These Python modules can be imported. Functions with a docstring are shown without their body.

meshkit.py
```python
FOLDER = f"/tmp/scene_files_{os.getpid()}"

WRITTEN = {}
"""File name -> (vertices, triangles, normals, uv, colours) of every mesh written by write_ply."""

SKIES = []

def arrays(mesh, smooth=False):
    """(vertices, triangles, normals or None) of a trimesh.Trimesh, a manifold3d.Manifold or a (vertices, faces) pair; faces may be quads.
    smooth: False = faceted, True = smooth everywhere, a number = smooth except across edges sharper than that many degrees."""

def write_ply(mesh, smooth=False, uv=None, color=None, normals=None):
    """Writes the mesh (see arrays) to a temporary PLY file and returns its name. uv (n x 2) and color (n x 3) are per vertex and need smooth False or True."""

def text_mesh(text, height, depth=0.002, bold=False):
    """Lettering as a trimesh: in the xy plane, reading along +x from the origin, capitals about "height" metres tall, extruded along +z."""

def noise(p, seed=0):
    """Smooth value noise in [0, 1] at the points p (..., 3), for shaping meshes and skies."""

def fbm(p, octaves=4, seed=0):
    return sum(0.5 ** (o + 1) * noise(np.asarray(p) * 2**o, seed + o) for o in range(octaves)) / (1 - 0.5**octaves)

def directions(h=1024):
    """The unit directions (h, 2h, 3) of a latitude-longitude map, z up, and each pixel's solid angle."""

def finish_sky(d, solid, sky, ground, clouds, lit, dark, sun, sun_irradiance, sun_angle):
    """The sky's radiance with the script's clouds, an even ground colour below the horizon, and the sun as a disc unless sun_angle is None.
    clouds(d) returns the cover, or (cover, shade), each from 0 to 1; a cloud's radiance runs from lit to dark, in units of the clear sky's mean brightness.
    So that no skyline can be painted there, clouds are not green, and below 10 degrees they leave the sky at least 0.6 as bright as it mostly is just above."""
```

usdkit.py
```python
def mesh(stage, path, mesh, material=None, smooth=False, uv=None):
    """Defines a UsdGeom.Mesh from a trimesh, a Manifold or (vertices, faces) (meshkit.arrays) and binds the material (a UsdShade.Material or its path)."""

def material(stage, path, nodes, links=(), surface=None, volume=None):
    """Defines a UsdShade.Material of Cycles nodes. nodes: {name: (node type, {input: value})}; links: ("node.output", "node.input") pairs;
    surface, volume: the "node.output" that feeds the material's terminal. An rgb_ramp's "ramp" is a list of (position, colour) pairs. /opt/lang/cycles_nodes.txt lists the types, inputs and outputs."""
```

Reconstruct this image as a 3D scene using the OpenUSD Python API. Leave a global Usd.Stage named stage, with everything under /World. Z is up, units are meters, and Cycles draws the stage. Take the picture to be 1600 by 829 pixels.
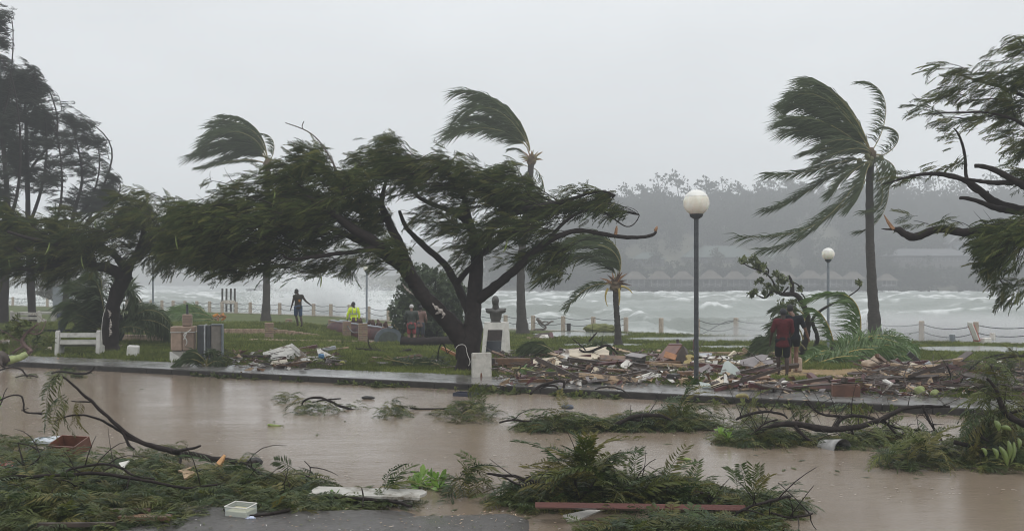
import math, numpy as np, trimesh, manifold3d, usdkit, meshkit
from manifold3d import Manifold
from shapely.geometry import Polygon
from pxr import Usd, UsdGeom, UsdLux, UsdShade, Gf, Sdf, Vt

stage = Usd.Stage.CreateInMemory()
UsdGeom.SetStageUpAxis(stage, 'Z'); UsdGeom.SetStageMetersPerUnit(stage, 1.0)
world = UsdGeom.Xform.Define(stage, '/World'); stage.SetDefaultPrim(world.GetPrim())
UsdGeom.Scope.Define(stage, '/World/Looks')

# ---------------------------------------------------------------- camera, sky, sun, exposure
F, HOR, CAMZ = 1600.0, 438.0, 2.45          # photograph's focal length and horizon in its own pixels; eye height over the lawn
cam = UsdGeom.Camera.Define(stage, '/World/camera')
cam.AddTranslateOp().Set(Gf.Vec3d(0, 0, CAMZ)); cam.AddRotateXOp().Set(90.0)
cam.CreateHorizontalApertureAttr(36.0); cam.CreateFocalLengthAttr(36.0)
cam.CreateVerticalApertureOffsetAttr((HOR - 414.5) / F * 36.0)
cam.CreateClippingRangeAttr(Gf.Vec2f(0.1, 5000)); cam.CreateExposureAttr(0.0)

SUN_EL, SUN_AZ = math.radians(58), math.radians(150)     # hidden sun, behind cloud, high at the camera's back
sun_dir = np.array([math.sin(SUN_AZ) * math.cos(SUN_EL), math.cos(SUN_AZ) * math.cos(SUN_EL), math.sin(SUN_EL)])
sun = UsdLux.DistantLight.Define(stage, '/World/sun')
sun.CreateIntensityAttr(0.24); sun.CreateAngleAttr(40.0); sun.CreateColorAttr(Gf.Vec3f(1, .97, .93)); sun.CreateNormalizeAttr(True)
sun.AddRotateZOp().Set(math.degrees(math.atan2(sun_dir[1], sun_dir[0]))); sun.AddRotateYOp().Set(90 - math.degrees(SUN_EL))

GREY = (10.3, 10.6, 10.8)
sky_mat = usdkit.material(stage, '/World/Looks/overcast_sky', {
    'sky': ('sky_texture', dict(sky_type='single_scattering', sun_disc=False, sun_elevation=SUN_EL, sun_rotation=SUN_AZ)),
    'tc': ('texture_coordinate', {}), 'sep': ('separate_xyz', {}),
    'up': ('map_range', dict(from_min=0.0, from_max=1.0, to_min=0.90, to_max=1.45, clamp=True)),
    'mp': ('mapping', dict(scale=(1.5, 1.5, 4.0))),
    'n': ('noise_texture', dict(scale=1.6, detail=4.0, roughness=0.5)),
    'nr': ('map_range', dict(from_min=0.3, from_max=0.7, to_min=0.93, to_max=1.07)),
    'mul': ('math', dict(math_type='multiply')),
    'cloud': ('mix', dict(mix_type='multiply', fac=1.0, color1=GREY)),
    'mix': ('mix', dict(fac=0.93)),
    'bg': ('background_shader', dict(strength=0.08))},
    [('tc.generated', 'sep.vector'), ('sep.z', 'up.value'), ('tc.generated', 'mp.vector'), ('mp.vector', 'n.vector'), ('n.fac', 'nr.value'),
     ('up.result', 'mul.value1'), ('nr.result', 'mul.value2'), ('mul.value', 'cloud.color2'),
     ('sky.color', 'mix.color1'), ('cloud.color', 'mix.color2'), ('mix.color', 'bg.color')], surface='bg.background')
sky = UsdLux.DomeLight.Define(stage, '/World/sky')
UsdShade.MaterialBindingAPI.Apply(sky.GetPrim()).Bind(sky_mat)

HAZE = 0.0017

# ---------------------------------------------------------------- helpers
def rng(seed): return np.random.default_rng(seed)
def sm(t): t = np.clip(t, 0, 1); return t * t * (3 - 2 * t)
def unit(v): v = np.asarray(v, float); return v / (np.linalg.norm(v, axis=-1, keepdims=True) + 1e-12)

_used = {}
def fresh(parent, name):
    k = (parent, name); n = _used.get(k, 0); _used[k] = n + 1
    return f'{parent}/{name}' if n == 0 else f'{parent}/{name}_{n:03d}'
def tag(p, label=None, cat=None, group=None, kind=None):
    for k, v in (('label', label), ('category', cat), ('group', group), ('kind', kind)):
        if v: p.SetCustomDataByKey(k, v)
    return p
def thing(name, label, cat, loc=(0, 0, 0), rz=0.0, group=None, kind=None):
    x = UsdGeom.Xform.Define(stage, fresh('/World', name))
    x.AddTranslateOp().Set(Gf.Vec3d(*map(float, loc)))
    if rz: x.AddRotateZOp().Set(math.degrees(rz))
    tag(x.GetPrim(), label, cat, group, kind)
    o = x.GetPrim(); ORG[str(o.GetPath())] = (np.array(loc, float), rz)
    return o
ORG = {}
def dup(root, loc, rz=0.0, label=None, group=None, scale=None):
    was = root.GetCustomData(); nm = str(root.GetName()).rstrip('0123456789').rstrip('_')
    r = UsdGeom.Xform.Define(stage, fresh('/World', nm))
    p = r.GetPrim(); p.GetReferences().AddInternalReference(root.GetPath())
    xf = UsdGeom.Xformable(r); xf.ClearXformOpOrder()
    t = r.GetPrim().GetAttribute('xformOp:translate'); r.AddTranslateOp().Set(Gf.Vec3d(*map(float, loc)))
    ops = [xf.GetOrderedXformOps()[0]]
    r.AddRotateZOp().Set(math.degrees(rz))
    if scale: r.AddScaleOp().Set(Gf.Vec3f(scale, scale, scale))
    tag(p, label or was.get('label'), was.get('category'), group or was.get('group'))
    p.SetInstanceable(True)
    return p

class MB:
    """collects shapes into one mesh"""
    def __init__(s): s.v, s.f, s.n = [], [], 0
    def add(s, v, f=None):
        if f is None:
            v, f, _ = meshkit.arrays(v)
        v = np.asarray(v, float); f = np.asarray(f, int)
        if f.shape[1] == 4: f = np.vstack([f[:, [0, 1, 2]], f[:, [0, 2, 3]]])
        s.v.append(v); s.f.append(f + s.n); s.n += len(v); return s
    def box(s, c, size, rz=0, rx=0, ry=0):
        m = chamfer_box(size)
        return s.add(xf(m[0], c, rz, rx, ry), m[1])
    def tube(s, pts, radii, sides=7, cap=True):
        return s.add(*tube(pts, radii, sides, cap))
    def get(s): return np.vstack(s.v), np.vstack(s.f)
    def build(s, name, material, parent=None, smooth=False, label=None, kind=None):
        return obj(name, s.get(), material, parent, smooth, label, kind)
def obj(name, mesh, material, parent=None, smooth=False, label=None, kind=None):
    """one Mesh prim; world coordinates are turned into the parent's own"""
    pp = '/World' if parent is None else str(parent.GetPath())
    v, f, _ = meshkit.arrays(mesh); v = np.array(v)
    root = '/'.join(pp.split('/')[:3])
    if parent is not None and root in ORG and not LOCAL[0]:
        o, rz = ORG[root]; v = v - o
        if rz: c, q = math.cos(-rz), math.sin(-rz); v = np.stack([v[:, 0] * c - v[:, 1] * q, v[:, 0] * q + v[:, 1] * c, v[:, 2]], 1)
    m = usdkit.mesh(stage, fresh(pp, name), (v, f), material, smooth=smooth)
    tag(m.GetPrim(), label, None, None, kind)
    return m.GetPrim()
LOCAL = [False]       # True while a thing is built in its own coordinates
def solo(name, mesh, material, label, cat, group=None, smooth=False, kind=None):
    """a thing of one mesh"""
    v, f, _ = meshkit.arrays(mesh); v = np.array(v)
    o = np.array([*(v.min(0) + v.max(0))[:2] / 2, v[:, 2].min()])
    m = usdkit.mesh(stage, fresh('/World', name), (v - o, f), material, smooth=smooth)
    m.AddTranslateOp().Set(Gf.Vec3d(*map(float, o)))
    return tag(m.GetPrim(), label, cat, group, kind)
def structure(name, mesh, material, label, cat, smooth=False, kind='structure'):
    m = usdkit.mesh(stage, fresh('/World', name), mesh, material, smooth=smooth)
    tag(m.GetPrim(), label, cat, None, kind); return m

def rot(rz=0, rx=0, ry=0):
    cz, sz, cx, sx, cy, sy = math.cos(rz), math.sin(rz), math.cos(rx), math.sin(rx), math.cos(ry), math.sin(ry)
    Z = np.array([[cz, -sz, 0], [sz, cz, 0], [0, 0, 1]]); X = np.array([[1, 0, 0], [0, cx, -sx], [0, sx, cx]]); Y = np.array([[cy, 0, sy], [0, 1, 0], [-sy, 0, cy]])
    return Z @ Y @ X
def xf(v, loc=(0, 0, 0), rz=0, rx=0, ry=0): return np.asarray(v, float) @ rot(rz, rx, ry).T + np.asarray(loc, float)
_cb = {}
def chamfer_box(size, c=None):
    """box with its 12 edges taken off"""
    s = np.asarray(size, float) / 2; c = min(s) * 0.18 if c is None else c
    pts = []
    for sx in (-1, 1):
        for sy in (-1, 1):
            for sz in (-1, 1):
                for k in range(3):
                    q = s - c; q[k] = s[k]; pts.append(q * (sx, sy, sz))
    h = trimesh.convex.convex_hull(np.array(pts)) if tuple(np.round(size, 5)) not in _cb else None
    if h is not None: _cb[tuple(np.round(size, 5))] = (np.array(h.vertices), np.array(h.faces))
    return _cb[tuple(np.round(size, 5))]
def tube(pts, radii, sides=7, cap=True):
    p = np.asarray(pts, float); n = len(p); r = np.broadcast_to(np.asarray(radii, float), (n,))
    t = unit(np.gradient(p, axis=0)); a = np.zeros_like(p)
    ref = np.array([0.31, 0.9, 0.2]); a[0] = unit(np.cross(t[0], ref if abs(t[0] @ unit(ref)) < .95 else [1, 0, 0]))
    for i in range(1, n):
        q = a[i - 1] - t[i] * (a[i - 1] @ t[i]); a[i] = unit(q)
    b = np.cross(t, a); ang = np.arange(sides) * 2 * np.pi / sides
    v = p[:, None] + r[:, None, None] * (np.cos(ang)[None, :, None] * a[:, None] + np.sin(ang)[None, :, None] * b[:, None])
    i, j = np.meshgrid(np.arange(n - 1), np.arange(sides), indexing='ij'); k = (j + 1) % sides
    q = np.stack([i * sides + j, i * sides + k, (i + 1) * sides + k, (i + 1) * sides + j], -1).reshape(-1, 4)
    f = np.vstack([q[:, [0, 1, 2]], q[:, [0, 2, 3]]]); v = v.reshape(-1, 3)
    if cap:
        e = np.arange(1, sides - 1); z = np.zeros_like(e)
        f = np.vstack([f, np.stack([z, e + 1, e], 1), np.stack([z, e, e + 1], 1) + (n - 1) * sides])
    return v, f
def spline(pts, n):
    """smooth curve through the points (any number of columns)"""
    p = np.asarray(pts, float)
    if len(p) == 2: return p[0] + (p[1] - p[0]) * np.linspace(0, 1, n)[:, None]
    from scipy.interpolate import PchipInterpolator, CubicSpline
    d = np.r_[0, np.cumsum(np.linalg.norm(np.diff(p[:, :3], axis=0), axis=1) ** .5 + 1e-6)]
    return CubicSpline(d, p[:, :3])(np.linspace(0, d[-1], n)) if p.shape[1] == 3 else np.hstack([CubicSpline(d, p[:, :3])(np.linspace(0, d[-1], n)), PchipInterpolator(d, p[:, 3:])(np.linspace(0, d[-1], n))])
def grid(nx, ny):
    i, j = np.meshgrid(np.arange(ny - 1), np.arange(nx - 1), indexing='ij')
    a = (i * nx + j).ravel(); return np.stack([a, a + 1, a + nx + 1, a + nx], 1)
def lathe(profile, sides=16, c=(0, 0, 0)):
    pr = np.asarray(profile, float); ang = np.arange(sides) * 2 * np.pi / sides
    v = np.stack([pr[:, 0][:, None] * np.cos(ang), pr[:, 0][:, None] * np.sin(ang), np.broadcast_to(pr[:, 1][:, None], (len(pr), sides))], -1).reshape(-1, 3)
    i, j = np.meshgrid(np.arange(len(pr) - 1), np.arange(sides), indexing='ij'); k = (j + 1) % sides
    q = np.stack([i * sides + j, i * sides + k, (i + 1) * sides + k, (i + 1) * sides + j], -1).reshape(-1, 4)
    return v + np.asarray(c, float), np.vstack([q[:, [0, 1, 2]], q[:, [0, 2, 3]]])

# ---------------------------------------------------------------- where things stand
def kerb_y(x): return 23.6 - 0.475 * x
def lawn_y(x): return 25.8 - 0.475 * x
def wall_y(x): return 59.4 - 0.822 * np.asarray(x, float)
def LZ(x, y):
    x, y = np.asarray(x, float), np.asarray(y, float)
    return -0.012 * np.maximum(0, y - 25) * sm((x + 12) / 9)
WATER = -0.13
def W(px, py, Y): return np.array([(px - 800) / F * Y, Y, CAMZ - (py - HOR) / F * Y])
def G(px, py, dz=0.0):
    """the lawn (or pavement) point seen at a pixel"""
    Y = 30.0
    for _ in range(40):
        z = float(LZ((px - 800) / F * Y, Y)) + dz; Y = .5 * Y + .5 * min((CAMZ - z) * F / max(py - HOR, 12), 110)
    return np.array([(px - 800) / F * Y, Y, float(LZ((px - 800) / F * Y, Y)) + dz])
def R(px, py, z=WATER):
    Y = (CAMZ - z) * F / (py - HOR); return np.array([(px - 800) / F * Y, Y, z])

# ---------------------------------------------------------------- scattering
def quats(M):
    from scipy.spatial.transform import Rotation
    return Rotation.from_matrix(M).as_quat()
def frames(d, roll=None, up=(0, 0, 1)):
    """rotation matrices whose x axis is d, rolled about it"""
    d = unit(d); upv = np.broadcast_to(np.asarray(up, float), d.shape)
    s = np.cross(upv, d); bad = np.linalg.norm(s, axis=1) < 1e-3; s[bad] = [0, 1, 0]; s = unit(s); u = np.cross(d, s)
    if roll is not None:
        c, q = np.cos(roll)[:, None], np.sin(roll)[:, None]; s, u = s * c + u * q, u * c - s * q
    return np.stack([d, s, u], -1)
def scatter(parent, name, protos, pos, M, scale, material, seed=0, index=None, kind='stuff', label=None, cat=None):
    pp = '/World' if parent is None else str(parent.GetPath())
    path = fresh(pp, name); pi = UsdGeom.PointInstancer.Define(stage, path)
    root = '/'.join(pp.split('/')[:3]); pos = np.asarray(pos, float)
    if parent is not None and root in ORG and not LOCAL[0]: pos = pos - ORG[root][0]
    rel = pi.CreatePrototypesRel()
    mats = material if isinstance(material, (list, tuple)) else [material] * len(protos)
    for k, m in enumerate(protos):
        pm = usdkit.mesh(stage, f'{path}/shape_{k:03d}', m, mats[k]); rel.AddTarget(pm.GetPath())
    n = len(pos); g = rng(seed)
    q = quats(M); s = np.asarray(scale, float); s = np.repeat(s[:, None], 3, 1) if s.ndim == 1 else s
    pi.CreatePositionsAttr(Vt.Vec3fArray.FromNumpy(pos.astype(np.float32)))
    pi.CreateOrientationsAttr(Vt.QuathArray([Gf.Quath(float(a[3]), float(a[0]), float(a[1]), float(a[2])) for a in q]))
    pi.CreateScalesAttr(Vt.Vec3fArray.FromNumpy(s.astype(np.float32)))
    pi.CreateProtoIndicesAttr(Vt.IntArray.FromNumpy((g.integers(0, len(protos), n) if index is None else np.asarray(index)).astype(np.int32)))
    tag(pi.GetPrim(), label, cat, None, kind)
    return pi.GetPrim()

# ---------------------------------------------------------------- materials
_m = {}
def mat(name, col, rough=.6, var=.25, scale=4.0, bump=0.0, bscale=None, spec=.5, rnd=0.0, metal=0.0, trans=0.0, col2=None, stretch=None, coat=0.0, stain=None):
    if name in _m: return _m[name]
    c = np.array(col, float); lo = c * (1 - var) if col2 is None else np.array(col2); hi = np.minimum(c * (1 + var), .95) if col2 is None else c
    N = {'g': ('geometry', {}), 'mp': ('mapping', dict(scale=stretch or (1, 1, 1))), 'n': ('noise_texture', dict(scale=scale, detail=5.0, roughness=.62)),
         'r': ('rgb_ramp', dict(ramp=[(.3, lo), (.7, hi)])), 'p': ('principled_bsdf', dict(roughness=rough, specular_ior_level=spec, metallic=metal, coat_weight=coat))}
    L = [('g.position', 'mp.vector'), ('mp.vector', 'n.vector'), ('n.fac', 'r.fac')]
    out = 'r.color'
    if stain is not None:
        N['sn'] = ('noise_texture', dict(scale=scale * .37, detail=6.0, roughness=.7)); N['sr'] = ('map_range', dict(from_min=stain[1], from_max=stain[1] + .09, to_min=0, to_max=1, clamp=True))
        N['sx'] = ('mix', dict(color2=stain[0])); L += [('mp.vector', 'sn.vector'), ('sn.fac', 'sr.value'), ('sr.result', 'sx.fac'), (out, 'sx.color1')]; out = 'sx.color'
    if rnd:
        N['oi'] = ('object_info', {}); N['rr'] = ('map_range', dict(to_min=1 - rnd, to_max=1 + rnd)); N['h'] = ('hsv', {})
        N['rh'] = ('map_range', dict(to_min=.5 + rnd * .05, to_max=.5 - rnd * .05))
        L += [('oi.random', 'rr.value'), ('oi.random', 'rh.value'), ('rh.result', 'h.hue'), ('rr.result', 'h.value'), (out, 'h.color')]; out = 'h.color'
    L.append((out, 'p.base_color'))
    if bump:
        N['bn'] = ('noise_texture', dict(scale=bscale or scale * 4, detail=4.0, roughness=.6)); N['b'] = ('bump', dict(strength=1.0, distance=bump))
        L += [('mp.vector', 'bn.vector'), ('bn.fac', 'b.height'), ('b.normal', 'p.normal')]
    s = 'p.BSDF'
    if trans:
        N['t'] = ('translucent_bsdf', {}); N['mx'] = ('mix_closure', dict(fac=trans)); L += [(out, 't.color'), ('p.BSDF', 'mx.closure1'), ('t.BSDF', 'mx.closure2')]; s = 'mx.closure'
    _m[name] = usdkit.material(stage, f'/World/Looks/{name}', N, L, surface=s)
    return _m[name]
bark = mat('wet_dark_bark', (.020, .0145, .013), .6, .5, 9, .02, 30, spec=.15)
bark2 = mat('grey_brown_bark', (.11, .09, .075), .5, .4, 9, .015, 30)
palmbark = mat('palm_bark', (.05, .044, .038), .7, spec=.2, var=.4, scale=6, bump=.02, bscale=14, stretch=(1, 1, 3))
leaf = mat('flame_tree_leaf', (.073, .093, .023), .5, spec=.25, var=.35, scale=.8, rnd=.4, trans=.25)
leaf_l = mat('left_tree_leaf', (.072, .082, .019), .5, spec=.25, var=.35, scale=.8, rnd=.4, trans=.25)
leaf_fall = mat('fallen_leaf', (.058, .074, .014), .42, spec=.3, var=.4, scale=2.5, rnd=.45, trans=.22)
leaf_b = mat('flame_tree_leaf_dark', (.048, .070, .020), .5, spec=.25, var=.35, scale=.8, rnd=.35, trans=.22)
leaf_c = mat('flame_tree_leaf_pale', (.115, .122, .036), .5, spec=.25, var=.35, scale=.8, rnd=.35, trans=.28)
leaf_olive = mat('fallen_leaf_olive', (.085, .082, .018), .45, .4, 2.5, spec=.3, rnd=.4, trans=.22)
leaf_deep = mat('fallen_leaf_deep', (.030, .050, .014), .42, .4, 2.5, spec=.3, rnd=.4, trans=.2)
leaf_dark = mat('casuarina_needle', (.034, .040, .030), .6, spec=.2, var=.3, scale=1.0, rnd=.3, trans=.1)
leaf_fresh = mat('fresh_broad_leaf', (.12, .21, .04), .3, .3, 6, rnd=.25, trans=.3)
leaf_palm = mat('palm_leaflet', (.055, .075, .03), .5, spec=.3, var=.3, scale=1.5, trans=.2)
leaf_palm2 = mat('palm_leaflet_fresh', (.085, .14, .04), .38, .35, 2.0, trans=.2)
leaf_bush = mat('shrub_leaf', (.045, .066, .026), .45, .35, 1.2, rnd=.35, trans=.2)
leaf_far = mat('far_tree_leaf', (.036, .042, .026), .9, .3, .15, spec=.02, rnd=.3, trans=.1)
twig_far = mat('far_tree_wood', (.04, .036, .03), .9, .2, 1, spec=.02)
stalk = mat('palm_stalk', (.20, .17, .06), .45, .35, 5)
stalk_y = mat('yellow_palm_stalk', (.36, .27, .07), .45, .3, 5)
rawwood = mat('raw_split_wood', (.28, .15, .075), .6, .35, 14)
pod = mat('green_pod', (.17, .22, .05), .4, .3, 8)
white_paint = mat('old_white_paint', (.62, .60, .56), .5, .15, 5, .003, 40, stain=((.30, .27, .22), .60))
concrete = mat('pale_concrete', (.40, .38, .34), .6, .25, 6, .006, 45, stain=((.17, .13, .10), .58))
concrete_d = mat('grey_concrete', (.24, .23, .22), .55, .3, 5, .006, 45)
dark_metal = mat('dark_wet_metal', (.05, .055, .06), .35, .3, 6)
grey_metal = mat('grey_painted_metal', (.17, .19, .21), .4, .25, 6)
bronze = mat('dark_bronze', (.045, .042, .036), .42, .4, 9, .004, 40, spec=.6)
# ================================================================ THE SETTING
tag(sky.GetPrim(), 'even pale grey overcast storm sky', 'sky', None, 'structure')
# ---- lawn
xs = np.r_[np.linspace(-70, -32, 20), np.linspace(-30, 34, 161), np.linspace(36, 52, 9)]
ts = np.linspace(0, 1, 90) ** 1.15
Xg, T = np.meshgrid(xs, ts); Y0 = lawn_y(Xg); Y1 = np.maximum(wall_y(Xg) + .02, Y0 + .5); Yg = Y0 + (Y1 - Y0) * T
P = np.stack([Xg, Yg, LZ(Xg, Yg)], -1).reshape(-1, 3)
P[:, 2] += (meshkit.fbm(P * [.5, .5, 0], 3, 5) - .5) * .07 * np.clip(T.ravel() * 12, 0, 1)
lawn_mat = usdkit.material(stage, '/World/Looks/lawn_turf', {
    'g': ('geometry', {}), 'n1': ('noise_texture', dict(scale=.35, detail=6.0, roughness=.7)), 'n2': ('noise_texture', dict(scale=9.0, detail=6.0, roughness=.75)),
    'r1': ('rgb_ramp', dict(ramp=[(.3, (.060, .076, .020)), (.55, (.090, .112, .028)), (.75, (.12, .122, .045))])),
    'r2': ('rgb_ramp', dict(ramp=[(.3, (.5, .5, .5)), (.7, (1.3, 1.3, 1.3))])), 'm': ('mix', dict(mix_type='multiply', fac=1.0)),
    'd': ('mix', dict(color2=(.34, .24, .13))), 'sub': ('math', dict(math_type='subtract', value2=0.0)), 'sx': ('separate_xyz', {}),
    # bare sandy patch, an oval of ground with a ragged edge
    'mp': ('mapping', dict(location=(-8.4 * .17, -27.4 * .45, 0), scale=(.17, .45, 1))), 'len': ('gradient_texture', dict(gradient_type='spherical')),
    'n3': ('noise_texture', dict(scale=1.6, detail=8.0, roughness=.8)), 'ad': ('math', dict(math_type='add')), 'mr': ('map_range', dict(from_min=.62, from_max=.80, to_min=0, to_max=.9, clamp=True)),
    'p': ('principled_bsdf', dict(roughness=.7, specular_ior_level=.1)), 'b': ('bump', dict(strength=1.0, distance=.04))},
    [('g.position', 'n1.vector'), ('g.position', 'n2.vector'), ('n1.fac', 'r1.fac'), ('n2.fac', 'r2.fac'), ('r1.color', 'm.color1'), ('r2.color', 'm.color2'),
     ('g.position', 'mp.vector'), ('mp.vector', 'len.vector'), ('g.position', 'n3.vector'), ('len.fac', 'ad.value1'), ('n3.fac', 'ad.value2'), ('ad.value', 'mr.value'), ('mr.result', 'd.fac'), ('m.color', 'd.color1'),
     ('d.color', 'p.base_color'), ('n2.fac', 'b.height'), ('b.normal', 'p.normal')], surface='p.BSDF')
structure('lawn', (P, grid(len(xs), len(ts))), lawn_mat, 'wet green lawn of the seafront park, littered by the storm', 'lawn', smooth=True)
# ---- pavement: wet concrete, and its kerb
xs = np.linspace(-70, 52, 300); a = np.stack([xs, kerb_y(xs) + .17, 0 * xs + .002], 1)
pv = []
for k, t in enumerate(np.linspace(0, 1, 9)):
    y = kerb_y(xs) + .16 + (lawn_y(xs) + .03 - kerb_y(xs) - .16) * t
    if k == 8: y = y + (meshkit.noise(np.stack([xs * 1.3, 0 * xs, 0 * xs], 1), 3) - .5) * .35
    pv.append(np.stack([xs, y, .004 + .012 * (t > 0) + (meshkit.fbm(np.stack([xs * .6, y * .6, 0 * xs], 1), 3, 9) - .5) * .02], 1))
pv_mat = usdkit.material(stage, '/World/Looks/wet_pavement', {
    'g': ('geometry', {}), 'n1': ('noise_texture', dict(scale=.7, detail=6.0, roughness=.65)), 'n2': ('noise_texture', dict(scale=30.0, detail=4.0, roughness=.7)),
    'r': ('rgb_ramp', dict(ramp=[(.3, (.07, .066, .062)), (.7, (.14, .136, .13))])), 'rr': ('map_range', dict(from_min=.38, from_max=.62, to_min=.08, to_max=.34, clamp=True)),
    'p': ('principled_bsdf', dict(specular_ior_level=.55)), 'b': ('bump', dict(strength=.35, distance=.006))},
    [('g.position', 'n1.vector'), ('g.position', 'n2.vector'), ('n1.fac', 'r.fac'), ('r.color', 'p.base_color'), ('n1.fac', 'rr.value'), ('rr.result', 'p.roughness'), ('n2.fac', 'b.height'), ('b.normal', 'p.normal')], surface='p.BSDF')
structure('pavement', (np.vstack(pv), grid(len(xs), 9)), pv_mat, 'wet grey concrete pavement between lawn and flooded road', 'pavement', smooth=True)
kt = thing('kerb', 'dark wet concrete kerb edging the pavement above the flooded road', 'kerb', kind='structure')
kmat = mat('wet_kerb_concrete', (.034, .030, .027), .55, .4, 5, .008, 40, spec=.15)
kd = unit(np.array([1, -.475, 0])); kang = math.atan2(-.475, 1)
for i in range(56):
    s0 = -26 + i * .92
    c = np.array([0, 23.6, 0]) + kd * (s0 + .45)
    MB().box(c + [0.0748 * .9, .08, -.135], (.912, .16, .29), kang).build('kerb_stone', kmat, kt)
bd = MB()
for i in range(56):
    c = np.array([0, 23.6, 0]) + kd * (-26 + i * .92 + .45); bd.box(c + [0.0748 * .9 + .02, .125, -.18], (.95, .10, .34), kang)
bd.build('kerb_bed', kmat, kt)
# ---- road under the water, rising out of it near the camera
xs = np.linspace(-46, 40, 220); ys = np.r_[np.linspace(2.0, 16, 120), np.linspace(16.5, 52, 70)]
Xg, Yg = np.meshgrid(xs, ys)
def road_z(x, y):
    z = -.27 + 0 * x
    hump = sm((12.45 - .10 * (x + 1.5) - y + (meshkit.fbm(np.stack([x * 1.1, y * 1.1, 0 * x], -1), 4, 4) - .5) * 2.0) / 1.5) * sm((x + 5.2) / 1.5) * sm((.75 - x) / 1.0)
    heap = sm((14.2 - y) / 2.5) * sm((-2.2 - x) / 1.5) * .16
    return np.maximum(z + .235 * hump, z + heap) + (meshkit.fbm(np.stack([x * 1.2, y * 1.2, 0 * x], -1), 3, 12) - .5) * .02
keep = Yg < kerb_y(Xg) + .05
Yc = np.minimum(Yg, kerb_y(Xg) + .05)
road_mat = usdkit.material(stage, '/World/Looks/wet_asphalt', {
    'g': ('geometry', {}), 'n1': ('noise_texture', dict(scale=1.1, detail=5.0, roughness=.65)), 'v': ('voronoi_texture', dict(scale=85.0)),
    'r': ('rgb_ramp', dict(ramp=[(.3, (.035, .031, .029)), (.7, (.075, .068, .064))])), 'rr': ('map_range', dict(from_min=.35, from_max=.65, to_min=.05, to_max=.36, clamp=True)),
    'p': ('principled_bsdf', {}), 'b': ('bump', dict(strength=.8, distance=.005))},
    [('g.position', 'n1.vector'), ('g.position', 'v.vector'), ('n1.fac', 'r.fac'), ('r.color', 'p.base_color'), ('n1.fac', 'rr.value'), ('rr.result', 'p.roughness'), ('v.distance', 'b.height'), ('b.normal', 'p.normal')], surface='p.BSDF')
structure('road', (np.stack([Xg, Yc, road_z(Xg, Yc)], -1).reshape(-1, 3), grid(len(xs), len(ys))), road_mat, 'dark wet asphalt road rising out of the flood', 'road', smooth=True)
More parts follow.
